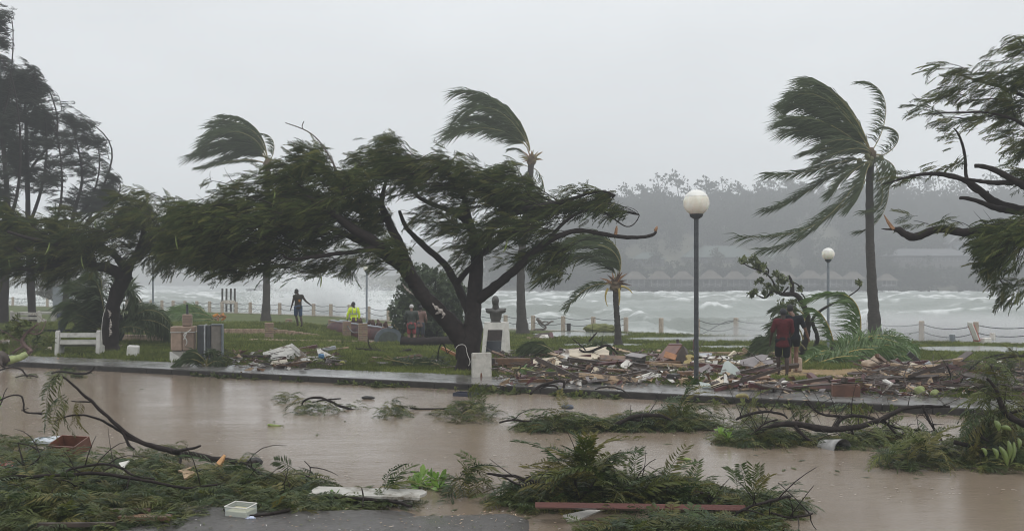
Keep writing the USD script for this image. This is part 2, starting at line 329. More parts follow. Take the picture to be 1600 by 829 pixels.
# ---- flood water over the road
xs = np.linspace(-46, 40, 60); t = np.linspace(0, 1, 40); Xg, T = np.meshgrid(xs, t); Yg = 2.2 + (kerb_y(Xg) + .02 - 2.2) * T
flood_mat = usdkit.material(stage, '/World/Looks/muddy_flood_water', {
    'g': ('geometry', {}), 'mp': ('mapping', dict(scale=(.35, 1.0, 1), rotation=(0, 0, .1))),
    'n1': ('noise_texture', dict(scale=2.2, detail=6.0, roughness=.72, distortion=.4)), 'n2': ('noise_texture', dict(scale=26.0, detail=4.0, roughness=.7)), 'n3': ('noise_texture', dict(scale=.22, detail=4.0, roughness=.6)),
    'v': ('voronoi_texture', dict(scale=5.5)), 'vr': ('map_range', dict(from_min=.0, from_max=.14, to_min=1, to_max=0, clamp=True)),
    'r': ('rgb_ramp', dict(ramp=[(.3, (.148, .113, .084)), (.7, (.188, .147, .112))])),
    'a': ('math', dict(math_type='multiply_add', value2=.32)), 'a2': ('math', dict(math_type='multiply_add', value2=.16)), 'w': ('map_range', dict(from_min=.35, from_max=.65, to_min=.35, to_max=1.0, clamp=True)), 'hm': ('math', dict(math_type='multiply')),
    'p': ('principled_bsdf', dict(roughness=.07, specular_ior_level=.5, ior=1.33)), 'b': ('bump', dict(strength=1.0, distance=.014))},
    [('g.position', 'mp.vector'), ('mp.vector', 'n1.vector'), ('mp.vector', 'n2.vector'), ('g.position', 'n3.vector'), ('g.position', 'v.vector'), ('v.distance', 'vr.value'),
     ('n2.fac', 'a.value1'), ('n1.fac', 'a.value3'), ('vr.result', 'a2.value1'), ('a.value', 'a2.value3'), ('n3.fac', 'w.value'), ('a2.value', 'hm.value1'), ('w.result', 'hm.value2'), ('hm.value', 'b.height'), ('b.normal', 'p.normal'),
     ('n3.fac', 'r.fac'), ('r.color', 'p.base_color')], surface='p.BSDF')
structure('flood_water', (np.stack([Xg, Yg, 0 * Xg + WATER], -1).reshape(-1, 3), grid(60, 40)), flood_mat, 'brown muddy flood water covering the road', 'flood water')
# ---- ground behind the camera so that the land goes on
structure('ground', ([[-90, -60, -.32], [70, -60, -.32], [70, 2.3, -.32], [-90, 2.3, -.32]], [[0, 1, 2, 3]]), road_mat, 'wet ground behind the road', 'ground')
# ---- shallow puddles on the lawn near the sea wall
pud_mat = usdkit.material(stage, '/World/Looks/puddle_water', {'g': ('geometry', {}), 'n': ('noise_texture', dict(scale=7.0, detail=3.0)), 'p': ('principled_bsdf', dict(base_color=(.24, .25, .24), roughness=.12, ior=1.33)), 'b': ('bump', dict(strength=.6, distance=.02))},
    [('g.position', 'n.vector'), ('n.fac', 'b.height'), ('b.normal', 'p.normal')], surface='p.BSDF')
PUDS = []
def puddle(px0, px1, py0, py1, seed, label):
    g = rng(seed); an = np.linspace(0, 2 * np.pi, 60, endpoint=False); r = 1 + .35 * (meshkit.fbm(np.stack([np.cos(an) * 2.5, np.sin(an) * 2.5, an * 0 + seed], 1), 3, seed) - .5) * 2
    pts = [G((px0 + px1) / 2 + (px1 - px0) / 2 * math.cos(t) * q, (py0 + py1) / 2 - (py1 - py0) / 2 * math.sin(t) * q, .03) for t, q in zip(an, r)]
    c = np.mean(pts, 0); PUDS.append((c, np.ptp(np.array(pts)[:, 0]) / 2, np.ptp(np.array(pts)[:, 1]) / 2)); v = np.vstack([[c], pts]); k = np.arange(60)
    v[:, 2] = LZ(v[:, 0], v[:, 1]) + .055
    structure('puddle', (v, np.stack([0 * k, 1 + k, 1 + (k + 1) % 60], 1)), pud_mat, label, 'puddle')
puddle(825, 985, 519, 527, 1, 'long shallow puddle on the lawn left of the snapped palm'); puddle(985, 1330, 526, 534, 2, 'long puddle on the lawn behind the tall lamp post'); puddle(370, 640, 505, 511, 3, 'puddle in front of the chain fence by the walking man')
puddle(880, 1010, 537, 541, 4, 'thin puddle on the lawn in front of the snapped palm'); puddle(1430, 1620, 541, 551, 5, 'puddle by the white broken chair at right'); puddle(1090, 1180, 540, 544, 6, 'small thin puddle right of the tall lamp post')
# ---- sea wall coping and face
wt = thing('sea_wall', 'low pale concrete sea wall along the water', 'sea wall', kind='structure')
wd = unit(np.array([1, -.822, 0])); wang = math.atan2(-.822, 1); wn = np.array([.635, .772, 0])
for i in range(60):
    s = -75 + i * 2.4; c = np.array([0, 59.4, 0]) + wd * (s + 1.2) + wn * .22; z = float(LZ(c[0], c[1]))
    MB().box(c + [0, 0, z + .005], (2.39, .44, .12), wang).box(c + [0, 0, z - .95], (2.395, .36, 1.79), wang).build('coping', concrete, wt)
# ---- the sea
SEA = -1.05
un = np.linspace(-.95, .75, 620); rows = np.r_[np.geomspace(38, 420, 330), np.geomspace(430, 1150, 30)]
U, Rr = np.meshgrid(un, rows); Xg = U * Rr; Yg = Rr
# keep to the far side of the sea wall
wl = 59.4 / (1 + .822 * U) + .4; Yg = wl + (Rr - 38) / (1150 - 38) * (1150 - wl); Xg = U * Yg
p3 = np.stack([Xg, Yg, 0 * Xg], -1)
def waves(p):
    q = p * np.array([.055, .10, 0]); q = q + (meshkit.fbm(p * .03, 3, 21)[..., None] - .5) * np.array([1.2, 1.2, 0])
    r1 = 1 - np.abs(2 * meshkit.noise(q, 31) - 1); r2 = 1 - np.abs(2 * meshkit.noise(q * 2.3 + 7.7, 32) - 1); r3 = meshkit.fbm(p * np.array([.5, .9, 0]), 3, 33)
    sharp = r1 ** 2.6; h = .85 * sharp + .42 * r2 ** 2.2 * (.35 + r1) + .22 * r3
    return h, sharp, r2, r3
h, sharp, r2, r3 = waves(p3)
amp = 1.45 * sm((Yg - wl) / 6 + .25) * (1 - .6 * sm((Yg - 150) / 250))
zs = SEA - .55 + h * amp * .95
brk = meshkit.fbm(p3 * np.array([.35, .8, 0]), 4, 44)
foam = np.clip((sharp * .9 + .5 * r2 ** 3 + (brk - .5) * 1.5 - 1.08) * 3.0, 0, 1) * .9
foam = np.maximum(foam, np.clip((meshkit.fbm(p3 * np.array([.12, .5, 0]), 5, 45) - .60) * 5.0, 0, .16))
foam = np.maximum(foam, .38 * sm(1.25 - (Yg - wl) / 5.0 + (brk - .5) * 2.5))                                   # surf at the wall
shore = 286 - .0 * Xg
foam = np.maximum(foam, .75 * sm(1 - np.abs(Yg - 284) / 8 + (brk - .5) * 2) * (Xg > 20))
sea_mat = usdkit.material(stage, '/World/Looks/storm_sea', {
    'g': ('geometry', {}), 'a': ('attribute', dict(attribute='foam')), 'n': ('noise_texture', dict(scale=1.4, detail=6.0, roughness=.75)), 'n2': ('noise_texture', dict(scale=.05, detail=4.0)),
    'ad': ('math', dict(math_type='multiply_add', value2=.5)), 'mr': ('map_range', dict(from_min=.40, from_max=.95, to_min=0, to_max=1, clamp=True)),
    'r': ('rgb_ramp', dict(ramp=[(.35, (.235, .252, .232)), (.65, (.31, .335, .318))])), 'mx': ('mix', dict(color2=(.60, .62, .61))),
    'ro': ('map_range', dict(to_min=.38, to_max=.8)), 'p': ('principled_bsdf', dict(ior=1.33, specular_ior_level=.22)), 'b': ('bump', dict(strength=1.0, distance=.16))},
    [('g.position', 'n.vector'), ('g.position', 'n2.vector'), ('n2.fac', 'r.fac'), ('n.fac', 'ad.value1'), ('a.fac', 'ad.value3'), ('ad.value', 'mr.value'), ('mr.result', 'mx.fac'), ('r.color', 'mx.color1'), ('mx.color', 'p.base_color'), ('mr.result', 'ro.value'), ('ro.result', 'p.roughness'),
     ('n.fac', 'b.height'), ('b.normal', 'p.normal')], surface='p.BSDF')
sm_ = structure('sea', (np.stack([Xg, Yg, zs], -1).reshape(-1, 3), grid(len(un), len(rows))), sea_mat, 'rough pale grey green sea with whitecaps', 'sea', smooth=True)
UsdGeom.PrimvarsAPI(sm_).CreatePrimvar('foam', Sdf.ValueTypeNames.FloatArray, 'vertex').Set(Vt.FloatArray.FromNumpy(foam.ravel().astype(np.float32)))
# ---- hills across the bay
def hill_z(x, y):
    px = 800 + x / y * F                                       # bearing, for the ridge's outline along the shore
    ridge = np.interp(px, [600, 760, 850, 930, 1000, 1100, 1200, 1350, 1450, 1600, 1800, 2600], [3, 6, 14, 24, 27, 27, 29, 28, 27, 30, 34, 30])
    t = (y - 288) / 95.0
    return -1.6 + ridge * sm(np.clip(t, 0, 1) ** .8) + (meshkit.fbm(np.stack([x * .03, y * .03, 0 * x], -1), 4, 61) - .5) * 9 * sm(t * 1.5) + 1.7 * sm((y - 285) / 6)
un = np.linspace(-.16, .95, 220); rr = np.linspace(283, 560, 70); U, Yg = np.meshgrid(un, rr); Xg = U * Yg
hill_mat = mat('hillside_ground', (.075, .075, .05), .9, .4, .08)
structure('hillside', (np.stack([Xg, Yg, hill_z(Xg, Yg)], -1).reshape(-1, 3), grid(220, 70)), hill_mat, 'wooded hillside across the bay fading into rain', 'hill', smooth=True)
un = np.linspace(-.95, .2, 160); rr = np.linspace(640, 1000, 40); U, Yg = np.meshgrid(un, rr); Xg = U * Yg
zz = -3 + 36 * sm((Yg - 640) / 200) * (.6 + .8 * meshkit.fbm(np.stack([Xg * .006, Yg * .003, 0 * Xg], -1), 4, 71))
structure('far_hills', (np.stack([Xg, Yg, zz], -1).reshape(-1, 3), grid(160, 40)), hill_mat, 'faint low hills at the far left end of the bay', 'hills', smooth=True)
# ================================================================ TREES
WIND = unit(np.array([-1.0, .1, -.14]))
def sprig(seed, L=.5, pairs=11, pl=.15, pw=.026, sweep=.75, droop=.25):
    """a feathery compound leaf, pinnae swept back along the stalk; along +x"""
    g = rng(seed); v, f = [], []; n = 0
    def rach(t): return np.array([L * t, .05 * L * math.sin(t * 2.2 + seed), -droop * L * t * t])
    k = np.linspace(0, 1, 5); pts = np.array([rach(t) for t in k]); a, b = tube(pts, np.linspace(.006, .002, 5) , 3, False); v.append(a); f.append(b); n += len(a)
    for i in range(pairs):
        t = .18 + .82 * (i + .5) / pairs; o = rach(t)
        for s in (-1, 1):
            ln = pl * (1 - .45 * abs(t - .5) * 1.4) * g.uniform(.8, 1.15); an = sweep * g.uniform(.6, 1.25)
            d = np.array([math.cos(an), s * math.sin(an), g.uniform(-.35, .1)]); d /= np.linalg.norm(d)
            w = np.cross(d, [0, 0, 1.0]); w = unit(w) * pw * g.uniform(.8, 1.2); w[2] += g.uniform(-.4, .4) * pw
            m = o + d * ln * .5; e = o + d * ln + np.array([0, 0, -ln * .22])
            v.append(np.array([o, m + w * .5 + [0, 0, .004], e, m - w * .5])); f.append(np.array([[0, 1, 2], [0, 2, 3]]) + n); n += 4
    return np.vstack(v), np.vstack(f)
SPRIGS = [sprig(k, .48 + .06 * (k % 3), 12, .15, .021, .5 + .12 * (k % 4), .12 + .1 * (k % 3)) for k in range(6)]
SPRIGS_LOOSE = [sprig(20 + k, .5, 12, .16, .026, .95 + .15 * (k % 3), .3 + .15 * (k % 3)) for k in range(6)]
def broad_clump(seed, n=9, L=.22, w=.10):
    """a rosette of broad leaves"""
    g = rng(seed); V, Fc = [], []
    for i in range(n):
        d = unit(np.array([g.uniform(-.4, 1), g.normal(0, .7), g.normal(.2, .5)])); s = unit(np.cross(d, [0, .2, 1])); u = np.cross(s, d); l = L * g.uniform(.7, 1.2); ww = w * g.uniform(.7, 1.2)
        st = np.array([[0, 0], [.35, .75], [.7, 1], [1, .25]]); rows = []
        for t, q in st: rows += [d * l * t + s * ww * q * .5 + u * (.06 * l * q - .12 * l * t * t), d * l * t - u * .12 * l * t * t, d * l * t - s * ww * q * .5 + u * (.06 * l * q - .12 * l * t * t)]
        V.append(np.array(rows)); Fc.append(grid(3, 4) + 12 * i)
    return meshkit.arrays((np.vstack(V), np.vstack(Fc)))[:2]
BROAD = [broad_clump(k) for k in range(4)]

def twig_batch(A, B, r0, r1, sag, g, n=5, sides=4):
    """thin curved twigs from points A to points B, one mesh; returns mesh and the curves (m, n, 3)"""
    m = len(A); t = np.linspace(0, 1, n)[None, :, None]; ln = np.linalg.norm(B - A, axis=1)[:, None]
    C = (A + B) / 2 + np.stack([0 * sag, 0 * sag, sag], 1) * ln + g.normal(0, .10, (m, 3)) * ln
    cv = (1 - t) ** 2 * A[:, None] + 2 * t * (1 - t) * C[:, None] + t * t * B[:, None]
    tg = unit(np.gradient(cv, axis=1)); s = unit(np.cross(tg, [.2, .3, 1.0])); u = np.cross(tg, s)
    r = (r0[:, None] + (r1 - r0)[:, None] * t[..., 0])[..., None, None]; an = np.arange(sides) * 2 * np.pi / sides
    v = cv[:, :, None] + r * (np.cos(an)[None, None, :, None] * s[:, :, None] + np.sin(an)[None, None, :, None] * u[:, :, None])
    i, j = np.meshgrid(np.arange(n - 1), np.arange(sides), indexing='ij'); k = (j + 1) % sides
    q = np.stack([i * sides + j, i * sides + k, (i + 1) * sides + k, (i + 1) * sides + j], -1).reshape(-1, 4)
    f = (q[None] + (np.arange(m) * n * sides)[:, None, None]).reshape(-1, 4)
    return (v.reshape(-1, 3), np.vstack([f[:, [0, 1, 2]], f[:, [0, 2, 3]]])), cv

def limb3(Y0, spec, n=None):
    """spec: (px, py, depth offset, radius in px) control points -> curve and radii"""
    c = np.array([[*W(a, b, Y0 + d), r * (Y0 + d) / F] for a, b, d, r in spec]); n = n or 6 * len(c)
    s = spline(c, n); return s[:, :3], np.maximum(s[:, 3], .004)
def wood_mesh(p, r, sides=9, seed=0, lump=.10):
    v, f = tube(p, r, sides); c = np.repeat(p, sides, 0); rad = np.repeat(r, sides)[:, None]
    k = (meshkit.noise(v / np.maximum(rad, .02) * .9, seed) - .5)[:, None]; v = v + (v - c) * k * lump * 4
    return v, f
def flame_tree(name, label, Y0, trunk, limbs, blobs, ncl, nper, seed, leafmat, barkmat=bark, depth=3.2, sprigs=SPRIGS, size=1.0, wind=WIND, spread=.56, twr=.022, reach=None, pods=0):
    g = rng(seed); base = trunk[0]; b3 = W(base[0], base[1], Y0)
    t = thing(name, label, 'tree', b3)
    nodes, nr = [], []
    p, r = limb3(Y0, trunk, 30); p = np.vstack([p[:1] - [0, 0, .25], p]); r = np.r_[r[0] * 1.35, r]; r[1] *= 1.25; r[2] *= 1.1
    obj('trunk', wood_mesh(p, r, 14, seed), barkmat, t, smooth=True); nodes.append(p[len(p) // 2:]); nr.append(r[len(p) // 2:])
    for i, l in enumerate(limbs):
        p, r = limb3(Y0, l); k = np.arange(len(p)); p = p + (meshkit.fbm(p[:, [0, 2, 1]] * 1.3 + i, 3, seed)[:, None] - .5) * np.array([.12, .3, .12]) * np.clip(k / 8, 0, 1)[:, None]
        obj('branch', wood_mesh(p, r, 10 if r.max() > .08 else 7, seed + i), barkmat, t, smooth=True); nodes.append(p); nr.append(r)
    nodes = np.vstack(nodes); nr = np.hstack(nr)
    # leaf clusters inside the crown's volume
    C = []
    wts = np.array([b[2] * b[3] * (b[5] if len(b) > 5 else 1) for b in blobs], float); cnt = np.maximum(1, (ncl * wts / wts.sum()).astype(int))
    for b, n in zip(blobs, cnt):
        px, py, rx, ry = b[:4]; dd = b[4] if len(b) > 4 else 0; got = 0; thr = .505
        while got < n:
            q = g.normal(0, 1, (n * 4, 3)); q = unit(q) * g.uniform(.15, 1, (n * 4, 1)) ** .5
            y = Y0 + dd + q[:, 1] * depth * min(1, (rx * 1.2 * Y0 / F) / depth)
            w = np.stack([(px + q[:, 0] * rx - 800) / F * y, y, CAMZ - (py + q[:, 2] * ry - HOR) / F * y], 1)
            w = w[(meshkit.fbm(w * 1.0, 2, seed) > thr - .045) & (meshkit.fbm(w * 2.8, 2, seed + 7) > thr - .02)][:n - got]; C.append(w); got += len(w); thr -= .02
    C = np.vstack(C)
    from scipy.spatial import cKDTree
    for gen in range(2):                                         # second generation springs from the first twigs
        pass
    A = np.zeros_like(C); order = np.argsort(np.linalg.norm(C[:, None] - nodes[None, ::3], axis=2).min(1))
    tree_pts = [nodes]; kd = cKDTree(nodes); rad = nr.copy(); allp = nodes; twigs_cv = []
    for ch in np.array_split(order, 8):
        up = C[ch] - wind * .55                                   # twigs come from the windward side
        _, ix = kd.query(up); A[ch] = allp[ix]
        _, cv = twig_batch(A[ch], C[ch], np.full(len(ch), .02), np.full(len(ch), .01), np.full(len(ch), .0), g)
        allp = np.vstack([allp, cv[:, 2:].reshape(-1, 3)]); kd = cKDTree(allp)
    ln = np.linalg.norm(C - A, axis=1)
    mesh, cv = twig_batch(A, C, np.clip(ln * .016, .008, twr * 1.6), np.full(len(C), .006), g.uniform(.0, .14, len(C)), g, 6)
    obj('twigs', mesh, barkmat, t, kind='stuff')
    # leaves along the outer part of every twig, streaming with the wind
    m = len(C) * nper; ci = np.repeat(np.arange(len(C)), nper); tt = 1 - .6 * g.random(m) ** 1.4; sgl = np.clip(tt * 5, 0, 4.999); i0 = sgl.astype(int); fr = (sgl - i0)[:, None]
    pos = cv[ci, i0] * (1 - fr) + cv[ci, i0 + 1] * fr + g.normal(0, .07, (m, 3))
    td = unit(cv[ci, -1] - cv[ci, 2]); cl = unit(g.normal(0, 1, (len(C), 3)))[ci]
    d = unit(wind * .95 + td * .45 + cl * spread * .8 + g.normal(0, spread * .6, (m, 3)))
    scatter(t, 'crown', sprigs, pos, frames(d, g.normal(0, .8, m)), g.uniform(.65, 1.25, m) * size, [leafmat, leafmat, leaf_b, leafmat, leaf_c, leaf_b], seed)
    bt = C[g.integers(0, len(C), len(C) // 7)]; mm, _ = twig_batch(bt, bt + unit(wind * .5 + [0, 0, .45] + g.normal(0, .5, bt.shape)) * g.uniform(.25, .7, (len(bt), 1)), np.full(len(bt), .009), np.full(len(bt), .003), g.uniform(-.1, .2, len(bt)), g); obj('bare_twigs', mm, barkmat, t, kind='stuff')
    for k in range(pods):                                        # long hanging seed pods
        q = C[g.integers(len(C))] + [0, -.3, -.1]; ln = g.uniform(.3, .5); z = np.linspace(0, 1, 6)
        MB().tube(q + np.stack([-.12 * z ** 2 * g.uniform(-1, 1.5), 0 * z, -ln * z], 1), .022 * np.sin(z * 2.6 + .3), 5).build('seed_pod', pod, t)
    return t

# ---- the big flame tree in the middle
TR = [(735, 580, 0, 21), (732, 560, 0, 20), (733, 535, 0, 20), (738, 510, 0, 15), (740, 480, .1, 11.5), (742, 445, .2, 11), (745, 405, .3, 9.5), (738, 362, .4, 7.5), (727, 322, .5, 5)]
LB = [[(730, 556, 0, 17), (716, 520, -.05, 15), (690, 490, -.1, 13), (655, 455, -.2, 12), (628, 416, -.3, 10), (592, 383, -.5, 8.5), (545, 352, -.7, 7), (500, 318, -.8, 5), (455, 300, -.9, 3)],
      [(648, 446, -.2, 9), (628, 392, .2, 7.5), (608, 350, .5, 6.5), (597, 322, .7, 5), (602, 290, .8, 3), (615, 255, .9, 1.6)],
      [(630, 420, -.3, 7), (592, 396, .4, 6), (548, 371, .9, 5), (490, 345, 1.4, 4), (430, 330, 1.8, 2.6)],
      [(734, 490, .1, 7.5), (717, 450, .5, 6.5), (698, 416, .8, 5.6), (668, 388, 1.0, 5), (640, 366, 1.2, 4), (622, 330, 1.3, 2.5)],
      [(714, 442, .5, 5), (735, 418, .2, 4.2), (752, 398, -.1, 3.6), (770, 360, -.4, 2.6)],
      [(744, 470, .1, 8.5), (768, 452, 0, 8), (800, 425, -.2, 7), (832, 396, -.4, 6), (862, 374, -.6, 4.6), (905, 361, -.7, 3.8), (962, 369, -.8, 3.2), (1018, 367, -.8, 2.6), (1025, 360, -.8, 2.0)],
      [(744, 410, .3, 7), (762, 362, .0, 5.5), (800, 334, -.2, 5), (845, 322, -.4, 4.2), (890, 312, -.6, 3), (930, 300, -.7, 2), (962, 305, -.7, 1.2)],
      [(738, 362, .4, 6), (705, 330, .9, 4.5), (668, 318, 1.3, 3.6), (640, 285, 1.5, 2.4)],
      [(745, 400, .3, 6), (775, 380, 1.0, 5), (815, 352, 1.6, 4), (850, 335, 2.0, 3)],
      [(728, 325, .5, 4), (715, 290, .3, 3), (690, 262, .2, 2)],
      [(600, 345, .5, 3.6), (560, 330, .2, 3), (520, 290, .0, 2.2), (500, 250, 0, 1.5)],
      [(592, 384, -.5, 5), (540, 395, -.9, 3.6), (490, 400, -1.2, 3), (452, 404, -1.3, 2.4), (440, 398, -1.3, 1.6)],
      [(855, 378, -.6, 3), (900, 335, -.6, 2.2), (940, 330, -.7, 1.6), (975, 352, -.7, 1), (1000, 335, -.7, .7)]]
BL = [(395, 335, 130, 62, 0), (320, 372, 90, 48, .3), (300, 330, 60, 30, 0, .7), (490, 288, 100, 50, 0), (590, 268, 65, 42, .2), (612, 232, 22, 24, .2, .8), (668, 278, 60, 42, .3, .75), (740, 280, 62, 36, 0, .8), (800, 290, 60, 38, 0, .8), (850, 308, 55, 38, 0, .8),
      (930, 315, 40, 28, -.5, .8), (962, 318, 20, 15, -.6, .8), (810, 372, 70, 42, -.3, .6), (870, 395, 40, 45, -.5, .45), (745, 345, 55, 42, .3, .5), (680, 350, 48, 32, .5, .3), (560, 335, 55, 45, .3, .7), (470, 352, 80, 48, 0, 1.1), (520, 410, 55, 26, -.5, .5), (610, 395, 42, 34, -.6, .5), (715, 400, 40, 26, .2, .35), (440, 408, 50, 28, -.4, .6), (365, 415, 60, 22, .2, .7), (500, 245, 38, 26, 0, .5)]
main_tree = flame_tree('flame_tree', 'largest flame tree, windswept, dark forked trunk beside the bust', 28.0, TR, LB, BL, 1950, 9, 11, leaf, pods=14, size=.62)
# pale scars where bark was torn off, and a loose wire round the trunk
def scar(parent, Y0, pts, w):
    c = np.array([W(a, b, Y0 + d) for a, b, d in pts]); s = spline(c, 14); k = np.sin(np.linspace(.15, 3.0, 14)) * w
    obj('bark_scar', tube(s, np.maximum(k * (1 + .5 * np.sin(np.arange(14) * 2.1)), .008), 6), mat('torn_bark_scar', (.36, .32, .29), .7, .3, 20), parent)
scar(main_tree, 28, [(629, 443, -.46), (636, 452, -.48), (646, 460, -.49)], .030)
scar(main_tree, 28, [(676, 473, -.42), (684, 482, -.43), (693, 490, -.43), (690, 497, -.4)], .055); scar(main_tree, 28, [(680, 490, -.40), (688, 487, -.43)], .035)
obj('wire', tube(spline([W(a, b, 27.55) for a, b in ((712, 545), (719, 538), (727, 540), (730, 552), (734, 562), (732, 571))], 20), .008, 4), white_paint, main_tree)
obj('dead_twig', tube(spline([W(a, b, 27.2) for a, b in ((535, 285), (507, 232), (490, 212), (474, 202), (446, 192))], 14), np.linspace(.028, .012, 14), 5), bark2, main_tree)
obj('dead_twig', tube(spline([W(a, b, 27.2) for a, b in ((474, 202), (472, 197), (475, 190))], 6), .012, 5), bark2, main_tree)
for px, py, dx, dy in ((1024, 361, 3, -8), (962, 366, 2, -14)):
    q = [W(px, py, 27.2), W(px + dx * .6, py + dy * .6, 27.18), W(px + dx, py + dy, 27.16)]; obj('split_wood', tube(q, [.05, .04, .008], 5), rawwood, main_tree)

# ---- the left flame tree
TR = [(172, 553, 0, 17), (171, 535, 0, 14.5), (173, 505, 0, 12.5), (178, 475, 0, 11), (186, 450, 0, 11), (200, 428, .1, 11)]
LB = [[(192, 438, 0, 9), (172, 420, -.3, 8), (145, 415, -.6, 7), (110, 406, -.9, 5.5), (70, 402, -1.2, 4.5), (25, 385, -1.4, 3)], [(198, 430, 0, 8), (208, 405, .3, 6), (232, 385, .8, 5), (262, 365, 1.1, 4.2), (308, 350, 1.3, 3.4), (350, 352, 1.4, 2)],
      [(198, 428, 0, 7), (180, 400, .3, 5.5), (160, 385, .6, 4.5), (120, 365, 1.0, 3.4), (80, 350, 1.3, 2.4)], [(200, 425, 0, 6), (215, 390, -.4, 4.5), (225, 350, -.8, 3.4), (210, 320, -1, 2.2)], [(150, 415, -.6, 5), (105, 385, -1.2, 4), (55, 375, -1.6, 3), (10, 362, -1.9, 2.4)],
      [(110, 406, -.9, 4), (60, 420, -1.3, 3), (20, 418, -1.6, 2.4)]]
BL = [(110, 360, 105, 48, 0), (235, 345, 90, 44, .3), (40, 392, 75, 36, -.4), (310, 372, 70, 40, .5), (150, 400, 90, 28, -.5, .7), (10, 350, 50, 35, 0), (-40, 390, 60, 45, 0), (270, 402, 65, 26, 0, .9), (210, 318, 50, 24, .3, .7), (75, 428, 50, 20, -.3, .7), (350, 400, 60, 26, .2, .8), (20, 430, 40, 22, -.4, .7)]
left_tree = flame_tree('flame_tree', 'low spreading flame tree with a thick trunk behind the fallen white bench', 35.0, TR, LB, BL, 900, 9, 13, leaf_l, depth=3.6, pods=16, size=.74)
for q in ([(168, 484, -.36), (172, 489, -.37), (170, 496, -.37)], [(172, 498, -.37), (173, 508, -.38), (171, 514, -.38)], [(170, 512, -.38), (173, 519, -.38), (170, 525, -.38)]): scar(left_tree, 35, q, .04)
obj('wire', tube(spline([W(a, b, 34.6) for a, b in ((165, 480), (160, 500), (159, 520), (160, 545))], 12), .010, 4), white_paint, left_tree)

# ---- the flame tree reaching in from the right
TR = [(1745, 640, 0, 26), (1738, 560, 0, 22), (1720, 470, 0, 20), (1700, 400, 0, 17)]
LB = [[(1712, 430, 0, 12), (1660, 372, -.2, 10), (1600, 354, -.4, 8), (1545, 358, -.5, 7), (1500, 362, -.6, 6.5), (1465, 360, -.6, 6), (1427, 371, -.7, 6.5), (1412, 364, -.7, 5.5), (1398, 358, -.7, 4)],
      [(1700, 410, 0, 11), (1640, 340, .2, 9), (1600, 328, .3, 8), (1560, 318, .3, 7), (1535, 300, .3, 5.5), (1505, 280, .3, 4.4), (1455, 272, .3, 3.2), (1405, 281, .3, 1.6), (1378, 287, .3, .8)],
      [(1600, 328, .3, 6), (1562, 326, .1, 5), (1530, 314, 0, 3.5), (1500, 308, -.1, 2.6)],
      [(1700, 400, 0, 10), (1640, 310, -.5, 7), (1600, 290, -.7, 6), (1560, 268, -.8, 4.6), (1523, 259, -.8, 3.4)], [(1600, 282, -.5, 5), (1560, 285, -.3, 4), (1520, 282, -.2, 2.6), (1485, 276, -.2, 1.4)],
      [(1545, 302, .3, 4), (1512, 285, .5, 3), (1508, 250, .6, 2.4), (1500, 215, .6, 1.8), (1490, 200, .6, 1.0)], [(1700, 400, 0, 10), (1690, 280, .6, 7), (1650, 190, .9, 5), (1600, 150, 1.1, 3.4), (1540, 130, 1.2, 2), (1490, 110, 1.2, 1)],
      [(1690, 280, .6, 6), (1640, 230, .2, 4), (1590, 190, -.1, 2.6), (1520, 175, -.3, 1.4), (1450, 180, -.3, .8)], [(1640, 350, -.3, 6), (1590, 365, -.9, 4), (1560, 385, -1.2, 2.6), (1530, 410, -1.3, 1.4)], [(1680, 300, .3, 5), (1640, 140, .8, 3.4), (1610, 85, 1, 2), (1590, 60, 1, 1)]]
BL = [(1580, 135, 55, 38, .6), (1520, 130, 45, 32, .6, .8), (1480, 170, 40, 20, .4, .8), (1560, 185, 60, 22, .2, .8), (1470, 100, 18, 12, .6, .7), (1600, 80, 30, 30, .8, .7), (1665, 130, 60, 60, .5), (1490, 210, 25, 14, .5, .6), (1440, 265, 28, 12, .3, .6), (1408, 275, 16, 8, .3, .6), (1500, 255, 22, 12, .3, .4), (1590, 215, 25, 16, 0, .6), (1590, 375, 60, 40, -.8, 1.5), (1565, 400, 45, 40, -1, 1.3), (1590, 440, 30, 30, -.8, .8), (1650, 400, 60, 60, -.4),
      (1475, 345, 22, 14, -.6, .7), (1428, 345, 16, 10, -.6, .7), (1545, 345, 28, 12, -.5, .6), (1590, 260, 25, 14, -.5, .5), (1640, 250, 60, 50, 0)]
right_tree = flame_tree('flame_tree', 'broken flame tree reaching into the picture from the right edge', 23.0, TR, LB, BL, 330, 8, 17, leaf, depth=2.2, spread=.45, size=.72, wind=unit(np.array([-1, .05, -.30])), pods=2)
q = [W(1396, 358, 22.25), W(1388, 347, 22.25), W(1381, 335, 22.25)]; obj('split_wood', tube(q, [.05, .035, .006], 5), rawwood, right_tree)
q = [W(1400, 358, 22.25), W(1385, 358, 22.25), W(1377, 357, 22.25)]; obj('split_wood', tube(q, [.03, .02, .006], 5), bark, right_tree)

